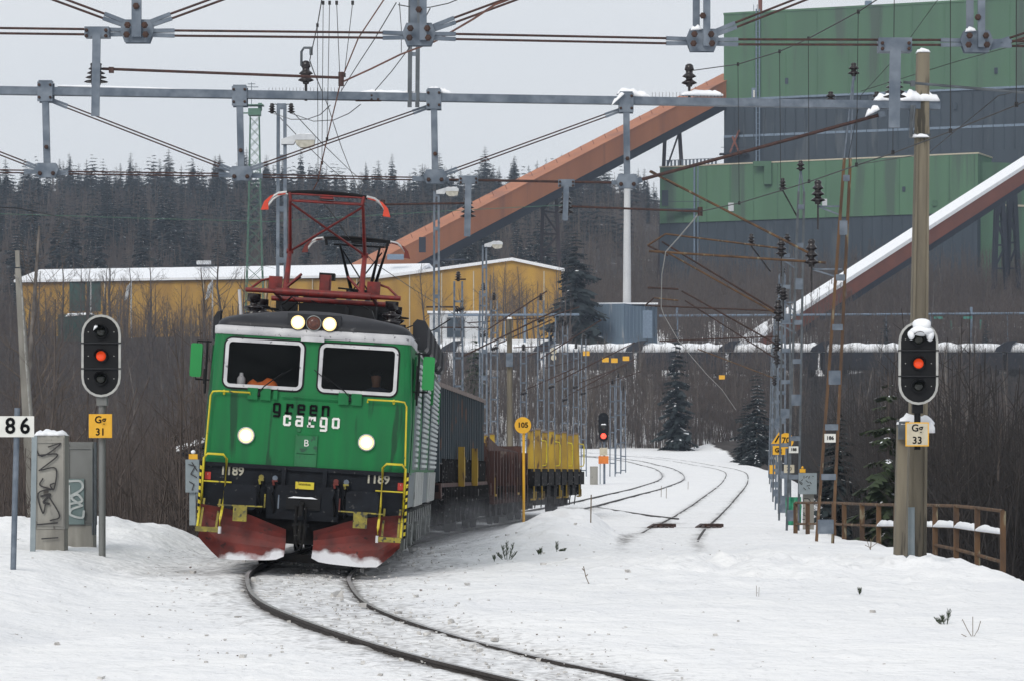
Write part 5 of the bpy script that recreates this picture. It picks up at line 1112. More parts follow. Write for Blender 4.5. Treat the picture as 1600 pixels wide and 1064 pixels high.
def cantilever(xi, yi, Y, tips, ins_y, mastpx, label, scale=1.0):
    """rods from insulators at the mast out to the wire supports"""
    base = W(xi, yi, Y); root = thing('cantilever_bracket', base, label, 'bracket', 'rusty cantilever brackets over the empty track')
    for (x0, y0), (x1, y1) in tips: b = MB(); b.tube([W(x0, y0, Y), W(x1, y1, Y)], .026, 6); b.build('bracket_tube', 'rust_dark' if (x0+x1) % 3 else 'rust', root)
    for x, y, h in ins_y:
        b = MB(); insulator(b, W(x, y, Y), h*Y/F, .15, n=3); b.lathe([(.02, -.5), (.02, 0)], W(x, y, Y), 'z', 5); b.build('insulator', 'insul', root)
        b = MB(); b.bar(W(x, y+3, Y), W(mastpx, y+18, Y), .03); b.bar(W(x, y+3, Y), W(mastpx, y+3, Y), .03); b.build('strut', 'galv', root)
    return root
cantilever(1268, 405, 61, [((1015, 268), (1268, 398)), ((1014, 393), (1290, 411)), ((1017, 268), (1060, 292))], [(1268, 418, 44), (1278, 320, 38)], 1316, 'nearest cantilever, its long brown tube slanting across the lower green wall')
cantilever(1216, 487, 78, [((1034, 378), (1212, 486)), ((1044, 396), (1212, 490)), ((1040, 366), (1222, 389)), ((1012, 384), (1040, 366)), ((1012, 384), (1044, 400)), ((1012, 450), (1060, 452))], [(1216, 503, 34), (1221, 402, 30), (1224, 470, 20)], 1244, 'second cantilever, a pair of brown tubes meeting above the shed roof')
cantilever(1213, 540, 92, [((1065, 455), (1210, 536)), ((1008, 478), (1210, 486)), ((1022, 466), (1060, 470)), ((1008, 478), (1022, 466))], [(1214, 548, 24), (1216, 492, 20)], 1228, 'third cantilever, half hidden in the cluster of insulators')
cantilever(1212, 528, 108, [((1030, 533), (1210, 526)), ((1070, 470), (1212, 560))], [(1214, 570, 20), (1217, 460, 16)], 1220, 'fourth cantilever, a level tube just above the snowy wagon roofs')
cantilever(1209, 590, 125, [((1090, 545), (1208, 590))], [(1210, 602, 16), (1211, 560, 14)], 1215, 'fifth and smallest cantilever at the far masts')
for k, (px, py, Y) in enumerate(((1223, 298, 100), (1308, 0, 60), (1174, 385, 100), (1308, 470, 70))):
    if k in (0, 2): b = MB(); insulator(b, W(px, py, Y), .4, .14); b.tube([W(px, py, Y), W(px+(30 if k == 2 else 22), py+40, Y)], .025, 5); b.solo('line_insulator', 'insul', 'dark insulator on a bent strut '+('before the lower green wall' if k == 0 else 'left of the second mast'), 'insulator')
# yellow signs between the masts
def tri(px, py, s, Y, label):
    c = W(px, py, Y); root = thing('warning_sign', (c.x, Y, G(c.x, Y)), label, 'track sign'); b = MB(); b.prism([c+Vector((-s, 0, -s*.4)), c+Vector((s, 0, -s*.4)), c+Vector((0, 0, s*1.1))], (0, .02, 0)); t_ = b.build('sign_plate', 'sign_yellow', root)
    b = MB(); b.strip([c+Vector((-s*.45, -.01, -s*.15)), c+Vector((-s*.0, -.01, s*.6))], .05, FN); b.build('mark', 'text_black', t_); b = MB(); b.tube([(c.x, Y+.05, G(c.x, Y)-.2), (c.x, Y+.05, c.z)], .035, 6); b.build('post', 'galv', root); return root, c
rt, c = tri(1217, 688, .26, 104, 'yellow triangular sign above a square Gg plate, among the right-hand masts')
b = MB(); b.box(W(1218, 703, 103.9), (.46, .02, .30)); q = b.build('code_plate', 'sign_yellow', rt); text_mb('Gg', .2, W(1216, 703, 103.86), (1, 0, 0), (0, 0, 1), FN, bold=.006).build('lettering', 'text_black', q)
disc_sign(1228, 688, .25, 100, 'round yellow speed sign reading 70 half hidden by the second mast', '70', post_m='galv')
disc_sign(1216, 716, .13, 118, 'small pale orange disc low on a post among the far masts', None, 'cream', post_m='galv')
c = W(1208, 733, 132); r = thing('marker_plate', (c.x, 132, G(c.x, 132)), 'small yellow square plate at the snow rim, leftmost of the mast signs', 'track sign'); b = MB(); b.box(c, (.3, .03, .38)); b.build('plate', 'sign_yellow', r); b = MB(); b.tube([(c.x, 132.05, G(c.x, 132)-.2), (c.x, 132.05, c.z)], .04, 6); b.build('post', 'galv', r)
b = MB(); c = W(1233, 732, 84); b.box(c, (.28, .02, .22)); r = b.solo('number_plate', 'cream', 'small framed number plate hanging left of the second mast', 'sign'); text_mb('20', .14, (0, -.02, .11), (1, 0, 0), (0, 0, 1), FN).build('lettering', 'text_black', r, local=True)
# box on speckled pedestal, tarp
c = W(1262, 823, 76); r = thing('trackside_box', (c.x, 76, c.z), 'grey-blue speckled box on a concrete pedestal between the two rusty masts', 'cabinet')
b = MB(); b.box(W(1263, 798, 76), (.26, .2, .9)); b.build('pedestal', 'concrete_grey', r); b = MB(); b.box(W(1262, 755, 75.9), (.42, .3, .52)); bx = b.build('box', 'cab_blue', r); b = MB(); b.box(W(1254, 735, 75.9), (.14, .04, .09)); b.lathe([(.01, 0), (.04, .02), (.01, .07)], W(1254, 732, 75.9), 'z', 8); b.build('plate', 'sign_yellow', r)
rs = random.Random(9); b = MB()
for k in range(26):
    lo = k < 12; p = W(1262+rs.uniform(-11, 11)*(1 if lo else .6), (755+rs.uniform(-13, 13)) if lo else 800+rs.uniform(-22, 20), 75.9-.153 if lo else 75.895); d = Vector((rs.uniform(-.04, .04), 0, rs.uniform(-.03, .03))); b.strip([p-d, p+d], .018, FN, .003+k*.0001)
b.build('spots', 'graf_black', r)
b = MB(); n = 9; vs = []
for i in range(n):
    for j in range(7):
        p = W(1228+24*i/(n-1), 776+44*j/6, 80); vs.append(p+Vector((0, .08*sin(i*1.9+j)+.05*sin(j*2.3), 0)))
fs = [(i*7+j, (i+1)*7+j, (i+1)*7+j+1, i*7+j+1) for i in range(n-1) for j in range(6)]; N = len(vs)
b.add(vs+[v+Vector((0, .02, 0)) for v in vs], fs+[tuple(x+N for x in q[::-1]) for q in fs], True); b.solo('green_tarp', 'tarp', 'bright green tarpaulin hung between the legs of the second mast', 'tarpaulin')
# railing at right
rr = thing('railing', (W(1400, 850, 62).x, 62, -1), 'rusty pipe railing with snow on its middle bar, at the right rim', 'railing')
rp = [(1243, 822, 785, 74), (1262, 822, 785, 73), (1303, 842, 785, 70), (1319, 846, 786, 68.5), (1347, 852, 787, 66.5), (1373, 862, 788, 64.5), (1400, 870, 788, 63), (1430, 875, 788, 61.5), (1461, 880, 789, 60), (1494, 886, 790, 58.5), (1527, 893, 793, 57), (1567, 905, 798, 55.5)]
for x, yb, yt, Y in rp: b = MB(); b.bar(W(x, yb+12, Y), W(x, yt, Y), .1, .06); b.build('railing_post', 'rust', rr)
for nm, f_, r_ in (('top_rail', lambda p: W(p[0], p[2], p[3]), .035), ('middle_rail', lambda p: W(p[0], p[2]+33+(2 if p[0] > 1500 else 0), p[3]), .03), ('lower_rail', lambda p: W(p[0], p[2]+62+(p[0]-1461)*.17, p[3]), .035)):
    pts = [f_(p) for p in (rp if nm != 'lower_rail' else rp[8:])]; b = MB(); b.tube(pts, r_, 6); b.build(nm, 'rust', rr)
    if nm == 'middle_rail':
        for a, c in zip(pts[5:-1], pts[6:]): b = MB(); b.lump(a+Vector((0, 0, .02)), c+Vector((0, 0, .02)), .13, .09, 10, int(a.x*7), .03); b.build('snow', 'snow_cap', rr)
# ------------------------------------------------------------ lamp masts and masts left of the train
def lamp_mast(px, yt, Y, lampxy, label, twin, ins=False, m='galv'):
    p = W(px, yt, Y); g = G(p.x, Y) if G(p.x, Y) > -1 else -3.5; r = thing('lamp_mast', (p.x, Y, g), label, 'lamp mast', 'masts with street-type lamps beside the train')
    for s in ((-1, 1) if twin else (0,)): b = MB(); b.bar((p.x+s*.10, Y, g-.2), (p.x+s*.07, Y, p.z), .07 if twin else .12, .08); b.build('channel', m, r)
    if twin:
        b = MB(); z = g+.5
        while z < p.z: b.box((p.x, Y, z), (.2, .09, .12)); z += 1.1
        b.build('batten', 'galv', r)
    x, y = lampxy; c = W(x, y, Y); b = MB(); b.prism([c+Vector((-.36, -.09, .05)), c+Vector((-.36, -.09, -.06)), c+Vector((-.1, -.09, -.06)), c+Vector((.05, -.09, .16)), c+Vector((-.1, -.09, .13))], (0, .2, 0)); b.prism([c+Vector((u, -.11, v)) for u, v in ((-.1, .13), (.05, .16), (.3, .15), (.37, .1), (.36, .03), (-.06, .03))], (0, .24, 0)); hd = b.build('lamp_head', 'lamp_body', r)
    b = MB(); b.prism([c+Vector((u, -.1, v)) for u, v in ((-.06, .028), (.355, .028), (.34, -.09), (.2, -.13), (.05, -.13), (-.04, -.06))], (0, .22, 0)); b.build('lamp_glass', 'lamp_glass', hd); b = MB(); b.lump(c+Vector((-.05, 0, .15)), c+Vector((.34, 0, .14)), .2, .03, 8, 3); b.build('snow', 'snow_cap', hd)
    b = MB(); b.bar((p.x, Y, c.z), (c.x-.3, Y, c.z), .05); b.build('lamp_arm', 'galv', r)
    if ins:
        for s in (-1, 1):
            b = MB(); insulator(b, W(px+s*15, 178, Y), .22, .09, n=3); o = b.build('insulator', 'insul', r); b = MB(); b.tube([W(px+s*15, 166, Y), W(px+s*10, 163, Y), W(px, 168, Y)], .012, 5); b.build('bracket', 'galv_dark', o)
    return r
lamp_mast(440, 166, 66, (466, 222), 'tall twin-channel mast with a large lamp and two insulators, behind the red pantograph', True, True)
lamp_mast(682, 300, 100, (699, 301), 'slimmer mast with a lamp, standing before the orange conveyor', True)
lamp_mast(757, 384, 122, (771, 384), 'smallest lamp mast, lamp just above the yellow hall roof', True)
c = W(797, 690, 112); r = thing('concrete_pole', (c.x, 112, G(c.x, 112)), 'round snow-capped concrete pole rising behind the yellow stake wagon', 'pole'); b = MB(); b.tube([(c.x, 112, -.8), W(796, 500, 112)], [.13, .09], 10); b.build('shaft', 'concrete', r); b = MB(); b.box(W(796, 562, 111.8), (.25, .1, .5)); b.build('clamp', 'galv', r); b = MB(); b.lump(W(792, 499, 112), W(800, 499, 112), .2, .08, 6, 3); b.build('snow', 'snow_cap', r)
def slim_mast(px, yt, yb, Y, label, foot=False, arm=None, m='galv'):
    a, c = W(px, yb, Y), W(px, yt, Y); g = G(a.x, Y); z0 = a.z if foot else min(a.z, g); r = thing('lattice_mast', (a.x, Y, z0), label, 'mast', 'slim lattice masts beside the train')
    for s in (-1, 1): b = MB(); b.bar((a.x+s*.17, Y, z0-.1), (a.x+s*.14, Y, c.z), .07, .07); b.build('channel', m, r)
    b = MB(); z = z0+.4
    while z < c.z: b.bar((a.x-.15, Y, z), (a.x+.15, Y, z+.0), .07); z += 1.0
    b.build('batten', m, r)
    if foot: b = MB(); b.box((a.x, Y, z0-.2), (.5, .5, .5)); b.build('foundation', 'concrete_grey', r); b = MB(); b.box((a.x, Y, z0+.08), (.75, .4, .08)); b.build('base_plate', 'snow_cap', r)
    b = MB(); insulator(b, c, .35, .14); b.build('insulator', 'insul', r)
    if arm:
        for (dx, y0, y1) in arm: b = MB(); b.tube([W(px, y0, Y), W(px+dx, y1, Y)], .03, 5); b.build('bracket_tube', 'rust_dark', r)
        b = MB(); insulator(b, W(px-5, arm[0][1]+6, Y), .35, .14, (1, 0, .3)); b.build('insulator', 'insul', r)
    return r
SM = [(845, 470, 152, [(-115, 497, 505), (95, 560, 500), (60, 500, 480)]), (862, 520, 165, [(130, 600, 535), (-60, 540, 543)]), (883, 510, 178, [(110, 620, 560), (-70, 535, 560)]), (900, 545, 190, [(80, 600, 570)]), (912, 530, 200, [(90, 610, 580), (-60, 560, 575)]), (755, 455, 132, [(100, 520, 455), (-70, 512, 512)]), (716, 440, 110, [(-50, 480, 480), (12, 437, 437), (160, 560, 482)]), (772, 470, 140, [(90, 540, 500)]), (818, 548, 160, [(80, 610, 575)])]
for k, (px, yt, Y, arm) in enumerate(SM):
    p = W(px, yt, Y); yb = HY-(G(p.x, Y)-H)*F/Y; slim_mast(px, yt, yb, Y, 'slim lattice mast %s, with dark arms reaching across' % ('behind the concrete pole', 'right of the concrete pole', 'over the yellow stakes', 'over the tail wagon\'s yellow stakes', 'at the end of the tail wagon', 'under the smallest lamp', 'nearest behind the locomotive roof', 'just left of the concrete pole', 'with a white cap above the 105 sign')[k], arm=arm)
for k, (px, yt, yb, Y) in enumerate(((957, 600, 757, 200), (966, 590, 747, 214), (974, 610, 743, 222))): slim_mast(px, yt, yb, Y, ('left', 'middle', 'right')[k]+' of the three masts on snow-capped footings right of the red signal', True)
for k, (px, py, Y) in enumerate(((865, 548, 190), (946, 562, 260), (960, 563, 262), (978, 560, 262), (1128, 589, 290), (916, 552, 260))):
    c = W(px, py, Y); b = MB()
    if k == 0: b.lathe([(.2, 0), (.2, -.1)], c, 'y', 14); b.lathe([(.17, 0), (.17, -.1)], c-Vector((0, 0, .42)), 'y', 14); b.solo('round_marker', 'cream', 'pair of pale round markers hanging under a wire', 'marker')
    else: b.box(c, (.55, .05, .38)); b.solo('wire_marker', 'sign_yellow', ('', 'leftmost of three yellow plates under the snowy wagons', 'middle of three yellow plates under the snowy wagons', 'rightmost of three yellow plates under the snowy wagons', 'lone yellow plate right of the big spruce', 'small yellow plate before the snowy wagon top')[k], 'marker')
# ------------------------------------------------------------ industry behind
def zq(py, Y): return H+(HY-py)*Y/F
def xq(px, Y): return (px-800)*Y/F
def slab(b, x0, y0, x1, y1, depth, z0, z1):
    """a block whose front wall runs from (x0,y0) to (x1,y1)"""
    d = Vector((x1-x0, y1-y0, 0)).normalized(); n = Vector((-d.y, d.x, 0))*depth
    b.prism([(x0, y0, z0), (x1, y1, z0), (x1, y1, z1), (x0, y0, z1)], n); return b
# big green works
gA = thing('boiler_house', (xq(1131, 530), 530, 30), 'huge green and slate clad industrial tower block filling the upper right', 'factory building')
xa, ya, xb_, yb_ = xq(1131, 530), 530, xq(1780, 505), 505
za, zm = zq(24, 530), zq(156, 530)
slab(MB(), xa, ya, xb_, yb_, 40, zm, za).build('upper_wall', 'fab_green', gA); slab(MB(), xa+.05, ya+.25, xb_, yb_+.25, 39, zq(214, 530), zm-.004).build('middle_wall', 'fab_dark', gA); slab(MB(), xa, ya+.1, xb_, yb_+.1, 39.5, 25, zq(214, 530)-.004).build('lower_wall', 'fab_dark', gA)
b = MB(); slab(b, xa-.1, ya-.1, xb_, yb_-.1, 40.3, za+.003, za+.35); b.build('parapet', 'fab_green2', gA)
def seams(root, x0, y0, x1, y1, zs_, step, m, w_=.10):
    b = MB(); d = Vector((x1-x0, y1-y0, 0)); L = d.length; d /= L; k = step
    while k < L-.3:
        b.box((x0+d.x*k, y0+d.y*k-.05, (zs_[0]+zs_[1])/2), (w_, .1, zs_[1]-zs_[0]-.05)); k += step
    b.build('cladding_seam', m, root)
seams(gA, xa, ya, xb_, yb_, (zm, za), 5.5, 'fab_green2', .12); seams(gA, xa, ya+.1, xb_, yb_+.1, (zq(250, 530), zm-.3), 1.8, 'fab_dark', .22)
b = MB(); slab(b, xa, ya-.03, xb_, yb_-.03, .1, zm-.25, zm+.1); slab(b, xa, ya+.0, xb_, yb_+.0, .1, zq(214, 530)-.2, zq(214, 530)+.2); b.build('flashing', 'blue_pipe', gA)
fa = lambda px, off=0: (lambda t: (xa+(xb_-xa)*t, ya+(yb_-ya)*t-off))((px-1131)/(1780-1131))
def onwall(px, py, w_, h_, name, m, off=.12, th=.2, root=gA, fw=fa):
    x, y = fw(px, off); b = MB(); b.box((x, y, zq(py, y)), (w_, th, h_)); return b.build(name, m, root)
for px, py in ((1233, 127), (1341, 121), (1563, 111), (1500, 166)): onwall(px, py, .55, 1.0, 'window', 'fab_dark')
onwall(1180, 147, .8, 2.0, 'door', 'blue_pipe'); onwall(1180, 147, .3, 1.2, 'door_pane', 'sign_white', .3)
x, y = fa(1186, .5); b = MB(); b.tube([(x-.25, y, zq(255, 530)), (x-.25, y, zq(18, 530))], .12, 5); b.tube([(x+.3, y, zq(255, 530)), (x+.3, y, zq(18, 530))], .12, 5)
for k in range(28): z = zq(255-8.4*k, 530); b.bar((x-.25, y, z), (x+.3, y, z), .06)
b.build('ladder', 'blue_pipe', gA)
x, y = fa(1192, -2); b = MB(); b.tube([(x, y, za), (x, y, za+2.6)], .35, 8); b.build('vent_pipe', 'brick_orange', gA)
for dx in (-1.2, -.6): b = MB(); b.tube([(x+dx, y-1, za), (x+dx, y-1, za+1.6)], .05, 4); b.build('antenna', 'galv', gA)
x, y = fa(1366, -2); b = MB(); b.box((x, y, za+.8), (1.1, 1.1, 1.0)); b.build('vent_box', 'blue_pipe', gA)
x, y = fa(1152, .8); b = MB(); b.box((x-.5, y, zq(243, 530)), (5, 1.6, .25)); b.box((x-2, y, zq(236, 530)), (.12, .1, 1.2)); b.box((x-.5, y-.7, zq(233, 530)), (4.6, .06, .08)); b.build('balcony', 'orange_dark', gA)
b = MB(); x, y = fa(1150, .6); b.bar((x-1, y, zq(240, 530)), (x+.6, y, zq(205, 530)), .35, .3); b.bar((x+.6, y, zq(240, 530)), (x-.6, y, zq(215, 530)), .3, .3); b.build('hoist', 'brick_orange', gA)
gB = thing('factory_annex', (xq(1033, 515), 515, 30), 'long lower green hall with a slate base standing before the tower block', 'factory building')
xc, yc, xd, yd = xq(1031, 520), 520, xq(1528, 497), 497
fb = lambda px, off=0: (lambda t: (xc+(xd-xc)*t, yc+(yd-yc)*t-off))((px-1031)/(1528-1031))
slab(MB(), xc, yc, xd, yd, 8, zq(346, 515), zq(258, 515)).build('upper_wall', 'fab_green2', gB); slab(MB(), xc, yc+.3, xd-.05, yd+.3, 7.5, 24, zq(346, 515)-.004).build('lower_wall', 'fab_dark', gB)
seams(gB, xc, yc, xd, yd, (zq(346, 515), zq(258, 515)), 4.2, 'fab_green', .12); seams(gB, xc, yc+.3, xd, yd+.3, (28, zq(346, 515)), 1.7, 'fab_dark', .2)
b = MB(); slab(b, xc-.1, yc-.1, xd+.1, yd-.1, 8.3, zq(258, 515)+.003, zq(258, 515)+.22); b.build('roof_edge', 'cream', gB)
b = MB(); n = 14
for i in range(n): slab(b, *(fb(1042+i*6, .2)), *(fb(1045+i*6, .2)), .1, zq(258, 515)+.2, zq(258, 515)+1.1)
slab(b, *fb(1040, .25), *fb(1130, .25), .06, zq(258, 515)+1.1, zq(258, 515)+1.2); b.build('roof_railing', 'galv', gB)
x, y = fb(1204, .8); b = MB(); b.prism([(x-2.4, y, zq(253, 512)), (x+.6, y, zq(253, 512)), (x+.6, y, zq(289, 512)), (x-.6, y, zq(289, 512)), (x-.6, y, zq(261, 512)), (x-2.4, y, zq(261, 512))], (0, .7, 0)); b.build('duct', 'fab_green', gB)
for px, py, w_, h_, m in ((1416, 296, .5, .8, 'fab_dark'), (1294, 317, .8, 1.2, 'lamp_body'), (1146, 324, .9, 1.4, 'lamp_body'), (1040, 310, 1.2, 2.6, 'fab_dark'), (1463, 318, .8, 1.0, 'fab_green')): onwall(px, py, w_, h_, 'door' if h_ > 1.3 else 'vent', m, root=gB, fw=fb)
for px in (1087,): x, y = fb(px, .3); b = MB(); b.tube([(x, y, zq(410, 515)), (x, y, zq(255, 515))], .16, 6); b.tube([(x+.6, y, zq(410, 515)), (x+.6, y, zq(255, 515))], .1, 6); b.build('pipe', 'blue_pipe', gB)
b = MB(); b.box((*fb(1062, 1.2), zq(326, 515)), (7.4, 1.6, .2)); b.box((*fb(1062, 1.9), zq(314, 515)), (7.4, .06, .1)); b.build('walkway', 'fab_dark', gB)
gC = thing('factory_wing', (xd+1, yd+6, 30), 'plain darker green wing at the right edge under the steep snowy conveyor', 'factory building')
slab(MB(), xd+.1, yd+2, xq(1760, 508), 508, 7, zq(322, 503), zq(257, 503)).build('upper_wall', 'fab_green', gC); slab(MB(), xd+.1, yd+1.8, xq(1760, 508), 507.8, 7.2, 24, zq(322, 503)-.004).build('lower_wall', 'fab_green', gC)
b = MB(); slab(b, xd, yd+1.6, xq(1760, 508), 507.6, .3, zq(322, 503)-.3, zq(322, 503)); b.build('ledge', 'cream', gC)
# conveyors
def conveyor(name, a, c, w_, h_, label, side, under, top=None):
    a, c = Vector(a), Vector(c); d = (c-a).normalized(); x = d.cross(Vector((0, 0, 1))).normalized(); u = x.cross(d); root = thing(name, a, label, 'conveyor')
    def bx(p0, p1, q0, q1, nm, m):
        v = [a+x*p+u*q for p, q in ((p0, q0), (p1, q0), (p1, q1), (p0, q1))]; b = MB(); b.prism(v, c-a); return b.build(nm, m, root)
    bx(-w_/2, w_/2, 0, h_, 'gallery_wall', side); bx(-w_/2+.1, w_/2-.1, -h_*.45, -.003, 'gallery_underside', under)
    if top: bx(-w_/2-.1, w_/2+.1, h_+.003, h_+.5, 'roof_snow', top)
    else: bx(-w_/2-.08, w_/2+.08, h_+.003, h_+.15, 'roof_sheet', side)
    return root, d, u
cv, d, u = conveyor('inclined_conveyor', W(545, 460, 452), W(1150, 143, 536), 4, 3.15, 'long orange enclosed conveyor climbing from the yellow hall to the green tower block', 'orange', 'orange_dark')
b = MB(); b.box(W(660, 383, 452), (1.0, .6, 2.2)); b.box(W(700, 390, 452)-Vector((0, 0, 1.5)), (5.2, .5, .2)); b.build('platform', 'orange_dark', cv)
b = MB(); L_ = (W(1131, 150, 534)-cv.location); n_ = 30
for k in range(1, n_): q = cv.location+L_*(k/n_); b.bar(q+Vector((0, -2.15, -.1)), q+Vector((-1.4, -2.15, 3.2)), .16, .08)
b.build('gallery_rib', 'brick_orange', cv)
def trestle(px0, yt0, px1, yt1, Y, ybot, label, spread=4, m='steel_brown'):
    tops = [W(px0, yt0, Y), W(px1, yt1, Y)]; root = thing('conveyor_trestle', W((px0+px1)/2, ybot, Y), label, 'trestle'); feet = [W(px0-spread, ybot, Y), W(px1+spread*1.4, ybot, Y)]
    for t_, f_ in zip(tops, feet):
        for q in (0, 1.6): b = MB(); b.bar(t_+Vector((0, q, 0)), f_+Vector((0, q, -3)), .55, .5); b.build('leg', m, root)
    b = MB(); n = 3
    for k in range(n):
        t0, t1 = k/n, (k+1)/n; L = lambda s, t: tops[s]+(feet[s]-tops[s])*t
        b.bar(L(0, t0) if k % 2 else L(1, t0), L(1, t1) if k % 2 else L(0, t1), .3, .3); b.bar(L(0, t1), L(1, t1), .25, .25)
    b.build('brace', m, root); return root
trestle(1040, 198, 1062, 205, 521, 445, 'tall dark steel trestle under the upper end of the orange conveyor', 12); trestle(849, 295, 869, 300, 492, 400, 'lower dark trestle above the yellow hall, under the orange conveyor', 4)
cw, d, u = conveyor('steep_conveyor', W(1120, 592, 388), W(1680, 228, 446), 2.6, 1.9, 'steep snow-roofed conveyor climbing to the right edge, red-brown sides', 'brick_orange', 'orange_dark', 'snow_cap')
trestle(1559, 312, 1567, 308, 447, 420, 'left of two slim lattice legs below the steep conveyor', 5, 'orange_dark'); trestle(1579, 300, 1586, 298, 449, 420, 'right of two slim lattice legs below the steep conveyor', 5, 'orange_dark')
# yellow hall
yh = thing('yellow_hall', (xq(300, 430), 430, 19), 'long yellow hall with a snow-covered roof behind the locomotive', 'hall')
X0, X1 = xq(28, 440), xq(640, 428); zt = zq(437, 432); slab(MB(), X0, 440, X1, 427, 18, 17, zt).build('long_wall', 'yellow_wall', yh)
d = Vector((X1-X0, -13, 0)).normalized(); n = Vector((-d.y, d.x, 0))
b = MB(); a = Vector((X0-.5, 439.4, zt+.02)); c = Vector((X1+.3, 426.4, zt+.02)); b.add([a, c, c+n*10+Vector((0, 0, 2.1)), a+n*10+Vector((0, 0, 2.1)), c+n*20, a+n*20, a+Vector((0, 0, .35)), c+Vector((0, 0, .35)), c+n*10+Vector((0, 0, 2.5)), a+n*10+Vector((0, 0, 2.5)), c+n*20+Vector((0, 0, .35)), a+n*20+Vector((0, 0, .35))],
 [(0, 1, 7, 6), (6, 7, 8, 9), (9, 8, 10, 11), (0, 6, 9, 3), (3, 9, 11, 5), (1, 2, 8, 7), (2, 4, 10, 8), (0, 3, 2, 1), (3, 5, 4, 2)]); b.build('snowy_roof', 'snow_cap', yh)
fy = lambda px: (lambda t: (X0+(X1-X0)*t, 440-13*t))((px-28)/(640-28))
def yw(px, py, w_, h_, nm, m, off=.15): x, y = fy(px); b = MB(); b.box((x, y-off, zq(py, y)), (w_, .2, h_)); return b.build(nm, m, yh)
yw(124, 462, 2.3, 4.5, 'gate', 'dark_green'); yw(150, 462, 2.0, 4.5, 'gate', 'dark_green')
for px in (167, 236, 323, 420, 492, 560): yw(px, 470, .12, 6, 'wall_rib', 'cream' if px != 236 else 'yellow_wall')
for px in (320,): x, y = fy(px); b = MB(); b.box((x-.5, y+8, zq(408, 438)), (2.0, 1, .5)); b.build('roof_vent', 'lamp_body', yh)
GX = [(592, 436), (800, 408), (877, 424)]
b = MB(); Yg = 424; p = [(xq(592, Yg), Yg, 17), (xq(880, Yg), Yg, 17)]+[(xq(x, Yg), Yg, zq(y, Yg)) for x, y in GX[::-1]]; b.prism(p, (0, 30, 0)); b.build('gable_wall', 'yellow_wall', yh)
b = MB(); top = [(xq(x, Yg), zq(y, Yg)) for x, y in ((586, 437), (800, 408), (882, 425))]
b.prism([(x, Yg-.5, z+.01) for x, z in top]+[(x, Yg-.5, z+.42) for x, z in top[::-1]], (0, 31, 0)); b.build('gable_roof_snow', 'snow_cap', yh)
for px in (640, 690, 740, 800, 850): b = MB(); x = xq(px, Yg); b.box((x, Yg-.05, zq(475, Yg)), (.14, .12, 8.5 if px < 700 else 9)); b.build('wall_rib', 'cream' if px % 100 else 'yellow_wall', yh)
b = MB(); b.box((xq(618, 432), 432, zq(402, 432)), (2.3, 1.2, .7)); b.build('roof_vent', 'blue_pipe', yh)
# flags and pale poles in front of the hall
for k, (px, yt, fl) in enumerate(((205, 438, 1), (332, 436, 1), (142, 437, 0))):
    Y = 415; c = W(px, yt, Y); r = thing('flag_pole', (c.x, Y, G(c.x, Y)), ('white flag pole with a limp pale flag, before the yellow wall', 'white flag pole with a small flag, nearest the locomotive roof', 'bare white pole before the dark green gates')[k], 'flag pole'); b = MB(); b.tube([(c.x, Y, G(c.x, Y)), c], .1, 6); b.build('pole', 'chimney', r)
    if fl: b = MB(); q = c+Vector((-.1, 0, -.3)); b.prism([q, q+Vector((-.5, 0, -.6)), q+Vector((-.9, 0, -2.6)), q+Vector((-.35, 0, -2.2)), q+Vector((-.05, 0, -1.2))], (0, .05, 0)); b.build('flag', 'lamp_body', r)
r = thing('low_shed', (xq(112, 400), 400, 18), 'low dark shed with a snowy roof before the yellow hall at left', 'shed'); b = MB(); b.box((xq(118, 400), 402, zq(504, 400)-1), (4.6, 4, 4)); b.build('wall', 'dark_green', r); b = MB(); b.lump((xq(92, 400), 402, zq(496, 400)), (xq(146, 400), 402, zq(492, 400)), 4.4, .45, 8, 2); b.build('roof_snow', 'snow_cap', r)
r = thing('low_shed', (xq(705, 408), 408, 18), 'low white-walled shed just right of the locomotive roof, before the yellow hall', 'shed'); b = MB(); b.box((xq(716, 408), 410, zq(512, 408)), (7.6, 4, 3.8)); b.build('wall', 'lamp_body', r); b = MB(); b.box((xq(712, 408), 407.9, zq(512, 408)), (2.3, .2, 2.6)); b.build('door', 'fab_dark', r); b = MB(); b.box((xq(716, 408), 410, zq(490, 408)+.15), (8.2, 4.6, .3)); b.build('roof_snow', 'snow_cap', r)
# corrugated shed with the white chimney behind
r = thing('corrugated_shed', (xq(950, 398), 398, 17), 'blue-grey corrugated shed above the snowy wagons', 'shed'); b = MB(); xs0, xs1, xs2 = xq(908, 399), xq(975, 396), xq(1027, 400)
slab(b, xs0, 399, xs1, 396, 6, 17, zq(476, 398)); b.build('front_wall', 'shed_blue', r); b = MB(); slab(b, xs1+.05, 396.05, xs2, 400, 6, 17, zq(479, 398)); b.build('side_wall', 'shed_blue', r)
b = MB()
for k in range(14): x = xs0+(xs1-xs0)*(k+.5)/14; b.box((x, 399-3*(k+.5)/14-.06, zq(504, 398)), (.1, .1, 4.2))
for k in range(9): x = xs1+(xs2-xs1)*(k+.5)/9; b.box((x, 396+4*(k+.5)/9-.06, zq(504, 398)), (.1, .1, 4.2))
b.build('wall_rib', 'shed_blue', r); b = MB(); b.box((xs0+(xs2-xs0)/2, 401.5, zq(476, 398)+.12), (xs2-xs0, 7, .2)); b.build('roof_snow', 'snow_cap', r)
b = MB(); b.box((xq(1008, 397.9), 398.3, zq(507, 398)), (1.9, .1, 3.6)); b.build('door', 'blue_pipe', r)
b = MB(); c = W(980, 292, 410); b.tube([(c.x-.05, 410, 16), c], [.62, .42], 14); b.solo('white_chimney', 'chimney', 'slim white chimney rising behind the corrugated shed', 'chimney')
